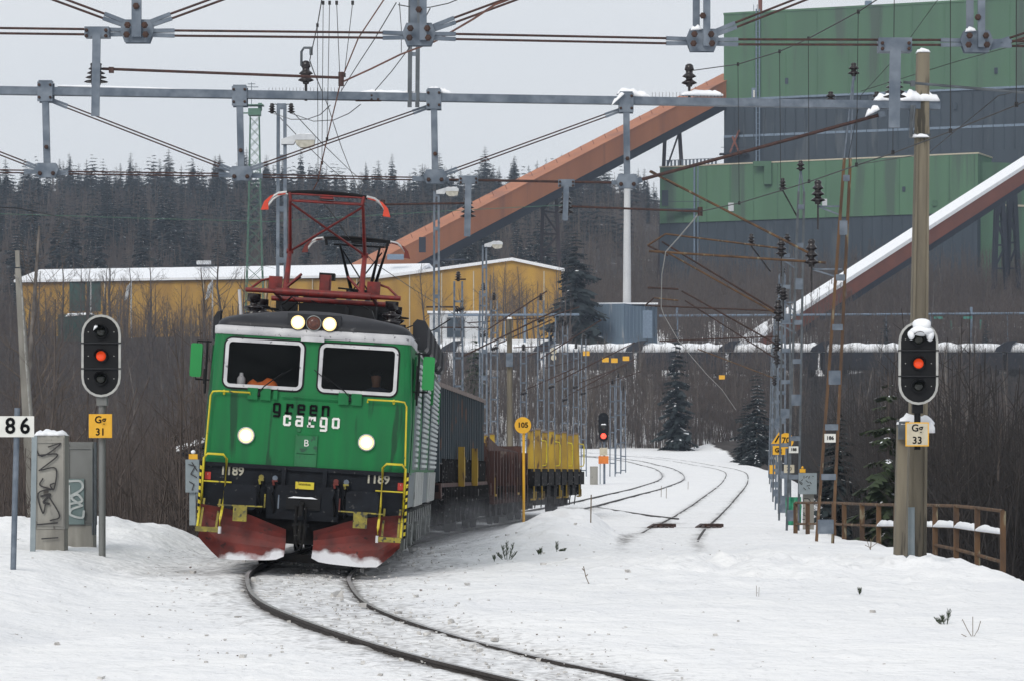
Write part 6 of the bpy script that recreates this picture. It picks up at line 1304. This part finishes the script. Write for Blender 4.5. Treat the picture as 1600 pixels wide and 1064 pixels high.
# pipe rack
r = thing('pipe_rack', (xq(1200, 391), 391, 17), 'thin blue-grey pipe line on posts running right from the yellow hall', 'pipe line'); b = MB(); b.tube([W(700, 493, 391), W(905, 492, 391)], .16, 6); b.tube([W(1030, 494, 391), W(1640, 490, 391)], .16, 6); b.build('pipe', 'blue_pipe', r)
for px in (748, 788, 820, 868, 1058, 1130, 1215, 1300, 1385, 1455, 1518, 1575): b = MB(); c = W(px, 480 if px in (820, 1058, 1518) else 491, 391); b.bar((c.x, 391.3, G(c.x, 391)), c+Vector((0, .3, 0)), .3 if px in (820, 1058, 1518) else .16); b.build('rack_post', 'blue_pipe', r)
for px in (1466, 1512): b = MB(); b.box(W(px, 497, 390), (1.1, .3, .3)); b.bar(W(px+20, 500, 390), W(px+20, 515, 390), .2); b.build('valve', 'teal_pipe', r)
# green lattice tower
tw = thing('lattice_tower', (xq(398, 405), 405, 17), 'tall green lattice radio tower rising against the sky behind the lamp mast', 'tower')
Y = 405; lv2 = [(182, 8.2), (300, 10.5), (420, 14), (520, 18)]
def tc_(py, hw, sx, sy): return Vector((xq(398, Y)+sx*hw*Y/F, Y+sy*hw*Y/F, zq(py, Y)))
hwf = lambda py: float(np.interp(py, [p[0] for p in lv2], [p[1] for p in lv2]))
for sx in (-1, 1):
    for sy in (-1, 1): b = MB(); b.tube([tc_(py, hw*.85, sx, sy) for py, hw in lv2], .06, 5); b.build('leg', 'tower_green', tw)
b = MB(); py = 184; step = 15
while py < 515:
    q = py+step; A_, B_ = hwf(py)*.85, hwf(q)*.85
    for (s0, s1) in (((-1, -1), (1, -1)), ((1, -1), (1, 1)), ((1, 1), (-1, 1)), ((-1, 1), (-1, -1))):
        b.tube([tc_(py, A_, *s0), tc_(q, B_, *s1)], .035, 4, False); b.tube([tc_(py, A_, *s1), tc_(q, B_, *s0)], .035, 4, False)
    py = q; step *= 1.03
b.build('lattice', 'tower_green', tw)
b = MB(); c = W(398, 176, Y); b.box(c, (1.6, 1.6, .9)); b.box(c+Vector((.7, 0, .7)), (.5, .5, 1.0)); b.box(c+Vector((-.9, 0, -.1)), (1.2, .3, .15)); b.box(c+Vector((0, 0, .9)), (2.4, 1.8, .12)); b.build('head', 'tower_green', tw)
b = MB(); c = W(393, 165, Y); b.tube([c, c+Vector((0, 0, 3.0))], .05, 5); b.tube([c+Vector((-.9, 0, 2.4)), c+Vector((.9, 0, 2.4))], .05, 5); b.tube([c+Vector((-.5, 0, 2.8)), c+Vector((.5, 0, 2.8))], .05, 5); b.build('antenna', 'galv', tw)
# standing goods wagons with snow
def far_wagon(px, L, label, hump=1):
    Y = 370; x = xq(px, Y); z = 12.75; r = thing('snowy_wagon', (x, Y, z), label, 'freight wagon', 'dark wagons standing under snow in the sidings')
    b = MB(); b.box((x+L/2, Y, z+2.15), (L-.4, 2.8, 2.3)); bd = b.build('body', 'far_wagon', r); b = MB()
    for k in range(int(L/1.1)): b.box((x+.8+k*1.1, Y-1.42, z+2.15), (.14, .08, 2.2))
    b.build('rib', 'far_wagon', bd); b = MB()
    for q in (1.8, L-1.8):
        b.box((x+q, Y, z+.75), (2.6, 2.2, .5))
        for e in (-.8, .8): b.lathe([(.46, -1.0), (.46, -.9)], (x+q+e, Y, z+.5), 'y', 12)
    b.build('bogie', 'under_black', r)
    b = MB(); R_ = random.Random(int(px)); n_ = 14; vs = []
    for i in range(n_+1):
        q = x-.25+(L+.5)*i/n_; h_ = R_.uniform(.78, 1.15)*(.7 if i in (0, n_) else 1); vs += [(q, Y-1.5, z+3.05), (q, Y-1.4, z+3.1+h_*.75), (q, Y-.7, z+3.15+h_), (q, Y+.7, z+3.15+h_), (q, Y+1.4, z+3.1+h_*.75), (q, Y+1.5, z+3.05)]
    b.add(vs, [(i*6+j, i*6+(j+1) % 6, (i+1)*6+(j+1) % 6, (i+1)*6+j) for i in range(n_) for j in range(6)]+[tuple(range(6)), tuple(range(n_*6, n_*6+6))], True); b.build('snow_load', 'snow_cap', r)
    if hump: b = MB(); b.prism([(x-1.3, Y-1.6, z+3.1), (x-1.1, Y-1.6, z+3.6), (x+.2, Y-1.6, z+4.35), (x+1.5, Y-1.6, z+4.45), (x+.8, Y-1.6, z+3.9), (x+.6, Y-1.6, z+3.1)], (0, 2, 0)); b.build('tarpaulin_flap', 'far_wagon', r)
ords = ['first', 'second', 'third', 'fourth', 'fifth', 'sixth', 'seventh']
for k, px in enumerate((560, 705, 850, 993, 1137, 1281, 1424, 1568)):
    far_wagon(px, 10.9, 'dark wagon heaped with snow, '+['mostly hidden behind the locomotive cab', 'just right of the locomotive roof', 'below the yellow hall gable', 'below the corrugated shed', 'between the big spruce and the masts', 'seen through the leaning rusty mast', 'behind the snow-topped signal', 'at the right edge'][k])
# ------------------------------------------------------------ trees
def tri_tube(V, Fc, pts, r0, r1, n=3):
    b = len(V); k = len(pts)
    for i, p in enumerate(pts):
        d = pts[min(i+1, k-1)]-pts[max(i-1, 0)]; d = d/(np.linalg.norm(d)+1e-9)
        u = np.array((0, 0, 1.)) if abs(d[2]) < .9 else np.array((1., 0, 0)); x = np.cross(d, u); x /= np.linalg.norm(x); y = np.cross(x, d); r = r0+(r1-r0)*i/(k-1)
        for j in range(n): a = 2*pi*j/n; V.append(p+(x*cos(a)+y*sin(a))*r)
    for i in range(k-1):
        for j in range(n): Fc.append((b+i*n+j, b+i*n+(j+1) % n, b+(i+1)*n+(j+1) % n, b+(i+1)*n+j))
def rv(R, s=1): return np.array([R.gauss(0, s), R.gauss(0, s), R.gauss(0, s)])
def np_mesh(name, V, Fc, mats, idx=None, smooth=False):
    me = bpy.data.meshes.new(name); V = np.asarray(V, np.float32); Fq = np.asarray(Fc, np.int32); k = Fq.shape[1]
    me.vertices.add(len(V)); me.vertices.foreach_set('co', V.ravel()); me.loops.add(Fq.size); me.loops.foreach_set('vertex_index', Fq.ravel())
    me.polygons.add(len(Fq)); me.polygons.foreach_set('loop_start', np.arange(len(Fq))*k); me.polygons.foreach_set('loop_total', np.full(len(Fq), k)); 
    for m in mats: me.materials.append(M(m))
    if idx is not None: me.polygons.foreach_set('material_index', np.asarray(idx, np.int32))
    me.update(); return me
def bare_tree(seed, h, spread, limbs, bark, twig, thick=1.0, upright=.75, multi=1):
    R = random.Random(seed); V1, F1, V2, F2 = [], [], [], []
    for mm in range(multi):
        a0 = R.uniform(0, 6.28); lean = np.array([cos(a0), sin(a0), 0])*(.04 if multi == 1 else .25)*h; hh = h*R.uniform(.8, 1); base = np.array([cos(a0), sin(a0), 0])*(.0 if multi == 1 else .25)
        tp = [base+lean*t**1.2+np.array([R.uniform(-.02, .02)*h*(t > 0), R.uniform(-.02, .02)*h*(t > 0), hh*t]) for t in (0, .25, .5, .75, 1)]
        tr = .014*h*thick*(1 if multi == 1 else .6); tri_tube(V1, F1, tp, tr, .004*h*.6, 5)
        def at(t): i = min(3, int(t*4)); f = t*4-i; return tp[i]*(1-f)+tp[i+1]*f
        for k in range(limbs):
            t = .22+.75*(k+R.random())/limbs; p = at(t); a = R.uniform(0, 6.28); L = spread*h*(1.05-t)*R.uniform(.6, 1.2)+.05*h
            d = np.array([cos(a), sin(a), upright*R.uniform(.5, 1.6)]); d /= np.linalg.norm(d); up = np.array([0, 0, .35*L*upright])
            q1 = p+d*L*.5+rv(R, .03*L); q2 = p+d*L+up*.6+rv(R, .05*L); r = tr*.38*(1.1-t); tri_tube(V1 if False else V2, F2, [p, q1, q2], r, r*.25)
            for s in range(5):
                f = R.uniform(.25, 1); b0 = p+(q1-p)*f*2 if f < .5 else q1+(q2-q1)*(f*2-1); e = d*.6+rv(R, .45)+np.array([0, 0, .45*upright]); e /= np.linalg.norm(e); l = L*R.uniform(.3, .55)
                c = b0+e*l*.6+rv(R, .02*l); g = b0+e*l+rv(R, .08*l); tri_tube(V2, F2, [b0, c, g], r*.4, r*.14)
                for w_ in range(4):
                    f = R.uniform(.2, 1); x = b0+(g-b0)*f; e2 = e*.7+rv(R, .5)+np.array([0, 0, .2]); e2 /= np.linalg.norm(e2); l2 = l*R.uniform(.35, .7); tri_tube(V2, F2, [x, x+e2*l2], r*.2, r*.09)
    return np_mesh('trunk', V1, F1, [bark]), np_mesh('crown', V2, F2, [twig])
def spruce(seed, h, w_, snow, dens=1.0, needle='needle'):
    R = random.Random(seed); V1, F1 = [], []; tri_tube(V1, F1, [np.array((0, 0, 0.)), np.array((0, 0, h*.99))], .012*h, .002*h, 5)
    V, Fc, I = [], [], []; n = int(26*dens)
    for k in range(n):
        t = .07+.91*(k/n)**.9; z = h*t; Lb = w_*(1-t)**.85*R.uniform(.8, 1.1)+.02*h; nb = max(4, int(11*(1-t)+4))
        for j in range(nb):
            if R.random() < .16: continue
            a = 6.283*(j+R.random()*.9)/nb; L = Lb*R.uniform(.45, 1.2)*(1+.22*sin(a*2+seed)+.15*sin(a*3+k*.7)); d = np.array((cos(a), sin(a), 0.)); s = np.array((-sin(a), cos(a), 0.)); droop = .38*L*(1-t*.8)
            for m in range(5):
                f0 = m/5; f1 = f0+.34; p0 = d*L*f0+np.array((0, 0, z-droop*f0**1.3)); p1 = d*L*f1+np.array((0, 0, z-droop*f1**1.5-R.uniform(0, .03)*L)); ww_ = .24*L*(1-f0*.6)*R.uniform(.7, 1.3); b = len(V)
                V += [p0+rv(R, .02*L), p1+s*ww_+np.array((0, 0, -.16*L*R.random())), p1+d*L*.1+np.array((0, 0, -.05*L)), p1-s*ww_+np.array((0, 0, -.16*L*R.random()))]; Fc.append((b, b+1, b+2, b+3)); I.append(0)
                b = len(V); q = p0+(p1-p0)*.5; V += [q, q+s*ww_*.8+np.array((0, 0, -.2*L)), q+d*.14*L+np.array((0, 0, -.24*L)), q-s*ww_*.8+np.array((0, 0, -.2*L))]; Fc.append((b, b+1, b+2, b+3)); I.append(0)
                if R.random() < snow*(.4+f0):
                    b = len(V); e = np.array((0, 0, .03*L+.02)); c = p0+(p1-p0)*R.uniform(.2, .9); u = ww_*R.uniform(.35, .85); V += [c-d*.12*L+e, c+s*u*.7+e*.2, c+d*.2*L+e-np.array((0, 0, .08*L)), c-s*u*.7+e*.2]; Fc.append((b, b+1, b+2, b+3)); I.append(1)
    return np_mesh('trunk', V1, F1, ['bark_brown']), np_mesh('crown', V, Fc, [needle, 'snow_cap'], I)
LIB = {}
for i in range(4): LIB['brush', i] = bare_tree(20+i, 8, .36, 20, 'bark_brown', 'twig', 1.0, .7)
for i in range(4): LIB['dark', i] = bare_tree(30+i, 8, .34, 22, 'bark_brown', 'twig_shaded', 1.0, .8)
for i in range(3): LIB['birch', i] = bare_tree(40+i, 10, .2, 22, 'bark_birch', 'twig_light', .75, 1.2)
for i in range(3): LIB['bush', i] = bare_tree(50+i, 6, .3, 9, 'bark_brown', 'twig', .8, 1.1, 4)
for i in range(3): LIB['hill', i] = bare_tree(60+i, 12, .26, 18, 'bark_brown', 'twig', 1.5, 1.0)
for i in range(4): LIB['spruce', i] = spruce(70+i, 12, 2.0+.3*i, .05)
for i in range(2): LIB['snowspruce', i] = spruce(80+i, 12, 2.1, .2)
LIB['bigspruce', 0] = spruce(101, 12, 3.0, .05, 1.25)
LIB['pine', 0] = spruce(91, 12, 3.2, .12, .7, 'needle_green')
def plant(kind, i, x, y, h, label, cat, grp, name, z=None, one=False, rot=None):
    tm, cm = LIB[kind, i]; base = {'brush': 8, 'dark': 8, 'birch': 10, 'bush': 6}.get(kind, 12); s = h/base; z = G(x, y)-.15 if z is None else z
    r = thing(name, (x, y, z), label, cat, grp); r.rotation_euler = (0, 0, random.uniform(0, 6.28) if rot is None else rot); r.scale = (s*random.uniform(.85, 1.15), s*random.uniform(.85, 1.15), s)
    for nm, me in (('trunk', tm), ('crown', cm)): o = bpy.data.objects.new(nm, me); COL.objects.link(o); o.parent = r
    return r
RT = random.Random(5)
def scatter(n, Y0, Y1, p0, p1, kinds, hr, label, cat, grp, name, ok=lambda x, y: True, pw=1.0):
    c = 0; t = 0
    while c < n and t < n*30:
        t += 1; Y = Y0+(Y1-Y0)*RT.random()**pw; x = xq(RT.uniform(p0, p1), Y)
        if not ok(x, Y): continue
        k = RT.choice(kinds); ids = [q[1] for q in LIB if q[0] == k]; plant(k, RT.choice(ids), x, Y, RT.uniform(*hr), label, cat, grp, name); c += 1
offR = lambda x, y: x > np.interp(y, EDGE_R[:, 0], EDGE_R[:, 1])+2.5
offL = lambda x, y: x < -5.5-.02*(y-60) or y > 250 and x < 0
scatter(62, 66, 200, -60, 350, ['brush', 'bush', 'brush'], (5.5, 9.5), 'leafless brown tree in the thicket below the left embankment', 'bare tree', 'leafless trees of the left thicket', 'bare_tree', offL)
scatter(60, 200, 405, -60, 440, ['brush', 'brush', 'birch', 'hill'], (8, 12.5), 'leafless tree on the slope below the yellow hall', 'bare tree', 'leafless trees below the yellow hall', 'bare_tree', offL)
scatter(70, 64, 200, 1215, 1720, ['dark', 'dark', 'bush'], (5, 9), 'dark leafless tree in the hollow behind the railing', 'bare tree', 'dark leafless trees of the right hollow', 'bare_tree', offR)
scatter(66, 200, 368, 1225, 1700, ['dark', 'brush', 'brush', 'birch'], (8.5, 13.5), 'leafless tree on the far side of the right hollow', 'bare tree', 'leafless trees on the far side of the hollow', 'bare_tree', offR)
scatter(64, 326, 352, 690, 1215, ['birch', 'birch', 'brush'], (6, 10.5), 'slim leafless birch on the snowy slope below the standing wagons', 'birch', 'slim birches on the snowy slope', 'birch_tree')
scatter(60, 380, 470, 660, 1640, ['birch', 'brush', 'hill'], (7, 12), 'leafless tree between the sidings and the works', 'bare tree', 'leafless trees along the sidings', 'bare_tree', lambda x, y: not (xq(895, y) < x < xq(1040, y)) and not (xq(560, y) < x < xq(640, y)))
scatter(16, 404, 421, 655, 885, ['brush', 'brush', 'birch'], (8, 12), 'leafless tree veiling the gable of the yellow hall', 'bare tree', 'leafless trees before the yellow gable', 'bare_tree', lambda x, y: not (xq(690, y) < x < xq(760, y)))
scatter(26, 320, 415, -40, 360, ['brush', 'brush', 'hill'], (11, 16), 'tall leafless tree veiling the long wall of the yellow hall', 'bare tree', 'tall leafless trees before the long yellow wall', 'bare_tree', offL)
# single trees one can point to
plant('bigspruce', 0, xq(900, 396), 396, 16.3, 'dark tall spruce standing at the right end of the yellow hall', 'spruce', None, 'spruce_tree', 17)
plant('snowspruce', 0, xq(1056, 318), 318, 13.2, 'large snow-dusted spruce at the crest beyond the far tracks', 'spruce', None, 'spruce_tree')
plant('snowspruce', 1, xq(1183, 262), 262, 8.6, 'snow-laden spruce beside the far masts', 'spruce', None, 'spruce_tree', G(16, 262))
plant('snowspruce', 0, xq(1165, 275), 275, 6.5, 'smaller snow-laden spruce left of the one at the far masts', 'spruce', None, 'spruce_tree', G(16, 275)-.5)
plant('pine', 0, xq(742, 345), 345, 9, 'green pine against the wagons, right of the locomotive', 'pine', None, 'pine_tree')
plant('spruce', 2, xq(1383, 385), 385, 6.2, 'small dark spruce left of the snow-topped signal', 'spruce', None, 'spruce_tree')
plant('spruce', 0, xq(1540, 385), 385, 6.4, 'small dark spruce under the pipe line near the right edge', 'spruce', None, 'spruce_tree')
plant('spruce', 3, xq(1120, 386), 386, 4.6, 'small spruce above the snowy wagons, right of the shed', 'spruce', None, 'spruce_tree')
plant('pine', 0, xq(1388, 76), 76, 5.6, 'dark green conifer in the hollow just left of the concrete post', 'conifer', None, 'conifer_tree')
plant('spruce', 2, xq(1310, 100), 100, 4.6, 'low spruce behind the railing beside the rusty mast', 'spruce', None, 'spruce_tree')
plant('birch', 0, xq(1500, 82), 82, 7.4, 'pale-stemmed birch rising behind the railing at right', 'birch', None, 'birch_tree'); plant('birch', 2, xq(1447, 96), 96, 7.2, 'pale birch close beside the tall concrete post', 'birch', None, 'birch_tree')
plant('snowspruce', 1, xq(800, 480), 480, 9, 'snowy tree between the orange conveyor and the yellow hall roof', 'tree', None, 'snowy_tree')
plant('birch', 1, xq(32, 120), 120, 17.5, 'tall thin birch whose bare top reaches the sky at the left edge', 'birch', None, 'birch_tree')
plant('brush', 2, xq(262, 150), 150, 12.4, 'broad bushy leafless tree in front of the yellow hall', 'bare tree', None, 'bare_tree'); plant('brush', 0, xq(95, 130), 130, 11.2, 'broad leafless tree before the dark green gates', 'bare tree', None, 'bare_tree')
# wooded hill: ridge spruces one by one, the rest as one mass
def ridge(px): return float(np.interp(px, [-60, 0, 150, 300, 400, 520, 620, 720, 850, 960, 1060, 1200], [268, 262, 276, 284, 282, 262, 252, 262, 272, 286, 292, 300]))
hs = ['spruce']
c = 0
while c < 190:
    px = RT.uniform(-50, 1120) if RT.random() < .4 else RT.uniform(-50, 870); Y = RT.uniform(690, 812); x = xq(px, Y); h = RT.uniform(7.5, 11.5)*(1 if RT.random() < .9 else 1.2)
    plant('spruce' if RT.random() < .85 else 'snowspruce', RT.choice([0, 1]), x, Y, h, 'dark spruce on the wooded ridge against the sky', 'spruce', 'spruces along the wooded ridge', 'spruce_tree', G(x, Y)-.5); c += 1
c = 0
while c < 105:
    px = RT.uniform(-50, 900); Y = RT.uniform(470, 640); x = xq(px, Y)
    plant('spruce' if RT.random() < .45 else 'snowspruce', RT.choice([0, 1]), x, Y, RT.uniform(9, 15), 'spruce standing among bare trees on the hillside', 'spruce', 'spruces on the hillside', 'spruce_tree'); c += 1
def mass(name, label, n, Y0, Y1, p0, p1, h, mat_, nb, rad, seed, ok=None, tall=1.0, pw=1.0):
    """one mesh of thousands of thin stems and twigs"""
    R = np.random.default_rng(seed); Y = Y0+(Y1-Y0)*R.random(n*2)**pw; X = (R.uniform(p0, p1, n*2)-800)*Y/F
    if ok is not None: k = ok(X, Y); X, Y = X[k], Y[k]
    X, Y = X[:n], Y[:n]; Z = gz(X, Y, False)-.1; hh = R.uniform(h[0], h[1], len(X)); A, Bp, Rr = [], [], []
    base = np.stack([X, Y, Z], 1); lean = R.normal(0, .08, (len(X), 3)); lean[:, 2] = 1; top = base+lean*hh[:, None]
    A.append(base); Bp.append(top); Rr.append(np.stack([rad*1.6+0*hh, rad*.5+0*hh], 1))
    for k in range(nb):
        t = R.uniform(.12, .95, len(X)); s = base+(top-base)*t[:, None]; a = R.uniform(0, 6.283, len(X)); L = hh*(1.1-t)*R.uniform(.12, .32, len(X))*tall
        e = s+np.stack([np.cos(a)*L, np.sin(a)*L, L*R.uniform(.4, 1.5, len(X))], 1); A.append(s); Bp.append(e); Rr.append(np.stack([rad*.7+0*hh, rad*.25+0*hh], 1))
    A, Bp, Rr = np.concatenate(A), np.concatenate(Bp), np.concatenate(Rr); d = Bp-A; d /= np.linalg.norm(d, axis=1)[:, None]
    u = np.cross(d, np.array([.3, 1., .1])); u /= np.linalg.norm(u, axis=1)[:, None]; v = np.cross(d, u); V = []
    for P, r in ((A, Rr[:, 0]), (Bp, Rr[:, 1])):
        for j in range(3): q = 2*pi*j/3; V.append(P+(u*cos(q)+v*sin(q))*r[:, None])
    V = np.stack(V, 1).reshape(-1, 3); b = np.arange(len(A))*6; Fc = np.concatenate([np.stack([b+j, b+(j+1) % 3, b+3+(j+1) % 3, b+3+j], 1) for j in range(3)])
    me = np_mesh(name, V, Fc, [mat_]); o = bpy.data.objects.new(name, me); COL.objects.link(o); tag(o, label, 'undergrowth' if 'growth' in name or 'thicket' in name else 'forest', kind='stuff'); return o
eR = lambda X, Y: X > np.interp(Y, EDGE_R[:, 0], EDGE_R[:, 1])+2.0+0*X
mass('dark_thicket', 'tangled dark undergrowth filling the hollow behind the railing', 9000, 62, 368, 1205, 1760, (2.5, 7), 'twig_shaded', 9, .018, 1, eR, 1.2, 1.2)
mass('brown_thicket', 'tangled brown undergrowth below the left embankment and the yellow hall', 12000, 63, 418, -90, 520, (2.2, 6), 'twig', 9, .02, 2, lambda X, Y: (X < -5.6-.02*(Y-60)), 1.2, 1.1)
mass('slope_undergrowth', 'thin saplings on the snowy slope below the wagons', 3200, 326, 362, 680, 1260, (2, 6.5), 'twig', 7, .03, 3, None, 1)
mass('works_undergrowth', 'brown leafless woodland before the green works', 4200, 376, 505, 870, 1700, (4, 9.5), 'twig', 9, .04, 4, lambda X, Y: ~((X > (895-800)*Y/F) & (X < (1040-800)*Y/F) & (Y < 412)), 1)
mass('hill_forest', 'leafless brown forest covering the hill behind the yellow hall', 8500, 455, 790, -90, 1130, (3.5, 6.5), 'twig', 9, .05, 5, None, 1)
mass('birch_forest', 'paler birch stems scattered through the hill forest', 900, 460, 700, -90, 1130, (6, 10), 'twig_light', 8, .06, 15, None, 1)
mass('hill_forest', 'leafless scrub right behind the yellow hall roof and on the hill foot', 1500, 446, 480, -90, 1100, (4, 8), 'twig', 9, .045, 6, None, 1)
def conifers(n, seed):
    R = np.random.default_rng(seed); Vs, Fs, off = [], [], 0
    src = []
    for i in range(3):
        me = spruce(200+i, 12, 2.3+.3*i, 0, .42)[1]; v = np.empty(len(me.vertices)*3, np.float32); me.vertices.foreach_get('co', v); f = np.empty(len(me.loops), np.int32); me.loops.foreach_get('vertex_index', f); src.append((v.reshape(-1, 3), f.reshape(-1, 4)))
    for k in range(n):
        Y = R.uniform(600, 800); px = R.uniform(-80, 1000); X = (px-800)*Y/F; v, f = src[k % 3]; s = R.uniform(.6, .92); a = R.uniform(0, 6.28); c, d = cos(a)*s, sin(a)*s
        Vs.append(np.stack([v[:, 0]*c-v[:, 1]*d+X, v[:, 0]*d+v[:, 1]*c+Y, v[:, 2]*s+G(X, Y)-.5], 1)); Fs.append(f+off); off += len(v)
    me = np_mesh('conifer_forest', np.concatenate(Vs), np.concatenate(Fs), ['needle']); o = bpy.data.objects.new('conifer_forest', me); COL.objects.link(o); tag(o, 'dense dark conifer wood filling the upper hillside', 'forest', kind='stuff')
conifers(420, 9)
# saplings poking from the near snow
def on_ground(px, py):
    """where the sight line through a picture point meets the snow"""
    Y = 26.0
    while Y < 330 and W(px, py, Y).z > G(xq(px, Y), Y): Y += .1
    p = W(px, py, Y); p.z = G(p.x, Y)-.02; return p
def needle_plant(px, py, Y, stems, label):
    p = on_ground(px, py); r = thing('pine_seedling', p, label, 'seedling'); R = random.Random(int(px)); 
    for (dx, dz) in stems:
        b = MB(); e = p+Vector((dx, 0, dz)); s0 = p+Vector((dx*.3, 0, 0)); b.tube([s0, e], .006, 4)
        for k in range(70):
            t = R.uniform(.25, 1); q = s0+(e-s0)*t; a = R.uniform(0, 6.28); d = Vector((cos(a)*.035, sin(a)*.035, .05)); b.add([q, q+d, q+d*.6+Vector((.005, .003, 0))], [(0, 1, 2)])
        b.build('stem', 'needle_green', r)
    return r
needle_plant(792, 874, 42, [(0, .30), (-.07, .22), (.1, .26), (-.16, .1), (.15, .12)], 'largest pine seedling poking from the snow right of the locomotive'); needle_plant(774, 876, 42, [(-.03, .08)], 'tiny pine seedling left of the largest one')
needle_plant(845, 866, 43, [(0, .1), (-.06, .07)], 'small seedling tuft between two others in the middle snow'); needle_plant(870, 862, 43.5, [(0, .17), (.15, .05), (.1, .03)], 'upright seedling with a short side sprig in the middle snow')
needle_plant(1343, 930, 34, [(0, .09)], 'single dark seedling tip in the snow left of the concrete post'); needle_plant(1478, 975, 28.5, [(.04, .16), (-.05, .09), (-.12, .06)], 'trio of seedling tips in the snow at lower right')
def dry(px, py, Y, label, segs, r_=.004):
    p = on_ground(px, py); b = MB()
    for pts in segs: b.tube([p+Vector((x, 0, z)) for x, z in pts], r_, 4)
    b.solo('dry_stem', 'straw', label, 'dry stem', base=p)
dry(922, 914, 38, 'dark leaning weed stalk in the open snow at centre', [[(0, 0), (-.06, .14), (-.09, .28)], [(-.06, .14), (-.03, .17)], [(-.08, .22), (-.11, .25)]], .006)
dry(1520, 995, 27.5, 'forked dry twig in the snow at lower right', [[(0, 0), (-.06, .1), (-.12, .22)], [(0, 0), (0, .25)], [(0, 0), (.06, .1), (.09, .2)], [(-.03, 0), (-.13, .05)]]); dry(1182, 930, 35, 'pair of thin grass stalks in the right-hand snow', [[(0, 0), (0, .15)], [(.03, 0), (.035, .13)]], .003)
dry(1360, 858, 58, 'small bare bush in the snow left of the concrete post', [[(0, 0), (-.05, .15), (-.12, .25)], [(0, 0), (.03, .2), (.1, .28)], [(0, .05), (-.1, .1)], [(0, .05), (.12, .14)], [(0, 0), (0, .22)]], .005)
for k, (px, py, Y, hh) in enumerate(((1033, 776, 130, .5), (1041, 778, 130, .45), (1075, 764, 150, .4), (923, 815, 88, .55))): dry(px, py, Y, ('left of two thin reddish stakes by the far tracks', 'right of two thin reddish stakes by the far tracks', 'lone thin stake between the far tracks', 'thin stake near the tail of the train')[k], [[(0, 0), (.01, hh)]], .012)
# crumbs of snow and ballast flung out along the near track
def crumbs(name, mat_, n, label, seed, sz):
    R = random.Random(seed); b = MB()
    for k in range(n):
        Y = R.uniform(20, 60); i = np.interp(Y, [p[1] for p in P1[:150]], [p[0] for p in P1[:150]]); x = i+R.gauss(0, 1.0 if R.random() < .7 else 3.2); z = G(x, Y)
        if abs(abs(x-i)-.7175) < .06: continue
        s = R.uniform(*sz)*min(1, Y/40+.25)*(1 if R.random() < .96 else 2.0); c = Vector((x, Y, z+s*.1)); a = R.uniform(0, 6); V = [c+Vector((cos(a)*u*s-sin(a)*v*s, sin(a)*u*s+cos(a)*v*s, w_*s)) for u, v, w_ in ((R.uniform(.3, 1)*p, R.uniform(.3, 1)*q, R.uniform(.2, .7)*z_) for p in (-1, 1) for q in (-1, 1) for z_ in (-1, 1))]
        b.add(V, [(0, 1, 3, 2), (4, 6, 7, 5), (0, 4, 5, 1), (2, 3, 7, 6), (0, 2, 6, 4), (1, 5, 7, 3)])
    me = b.mesh(name, mat_); o = bpy.data.objects.new(name, me); COL.objects.link(o); tag(o, label, 'crumbs', kind='stuff')
crumbs('snow_crumbs', 'snow_lump', 1700, 'lumps of broken snow strewn along the near track', 3, (.006, .024)); crumbs('snow_clods', 'snow_lump', 90, 'larger clods of grey snow thrown up between and beside the rails', 8, (.03, .055)); crumbs('ballast_crumbs', 'wagon_top', 700, 'dark stones and dirt strewn along the near track', 4, (.004, .010))
# ------------------------------------------------------------ haze
b = MB(); b.box((0, 470, 52), (900, 1060, 140)); me = b.mesh('haze', 'wire'); me.materials.clear(); m = bpy.data.materials.new('haze'); m.use_nodes = True; t = m.node_tree; t.nodes.remove(t.nodes['Principled BSDF']); pv = t.nodes.new('ShaderNodeVolumePrincipled')
pv.inputs['Color'].default_value = (.70, .82, 1, 1); pv.inputs['Density'].default_value = .00024; pv.inputs['Anisotropy'].default_value = .2; t.links.new(pv.outputs[0], t.nodes['Material Output'].inputs['Volume']); me.materials.append(m)
o = bpy.data.objects.new('haze', me); COL.objects.link(o); tag(o, 'thin cold winter haze over the valley', 'haze', kind='stuff')
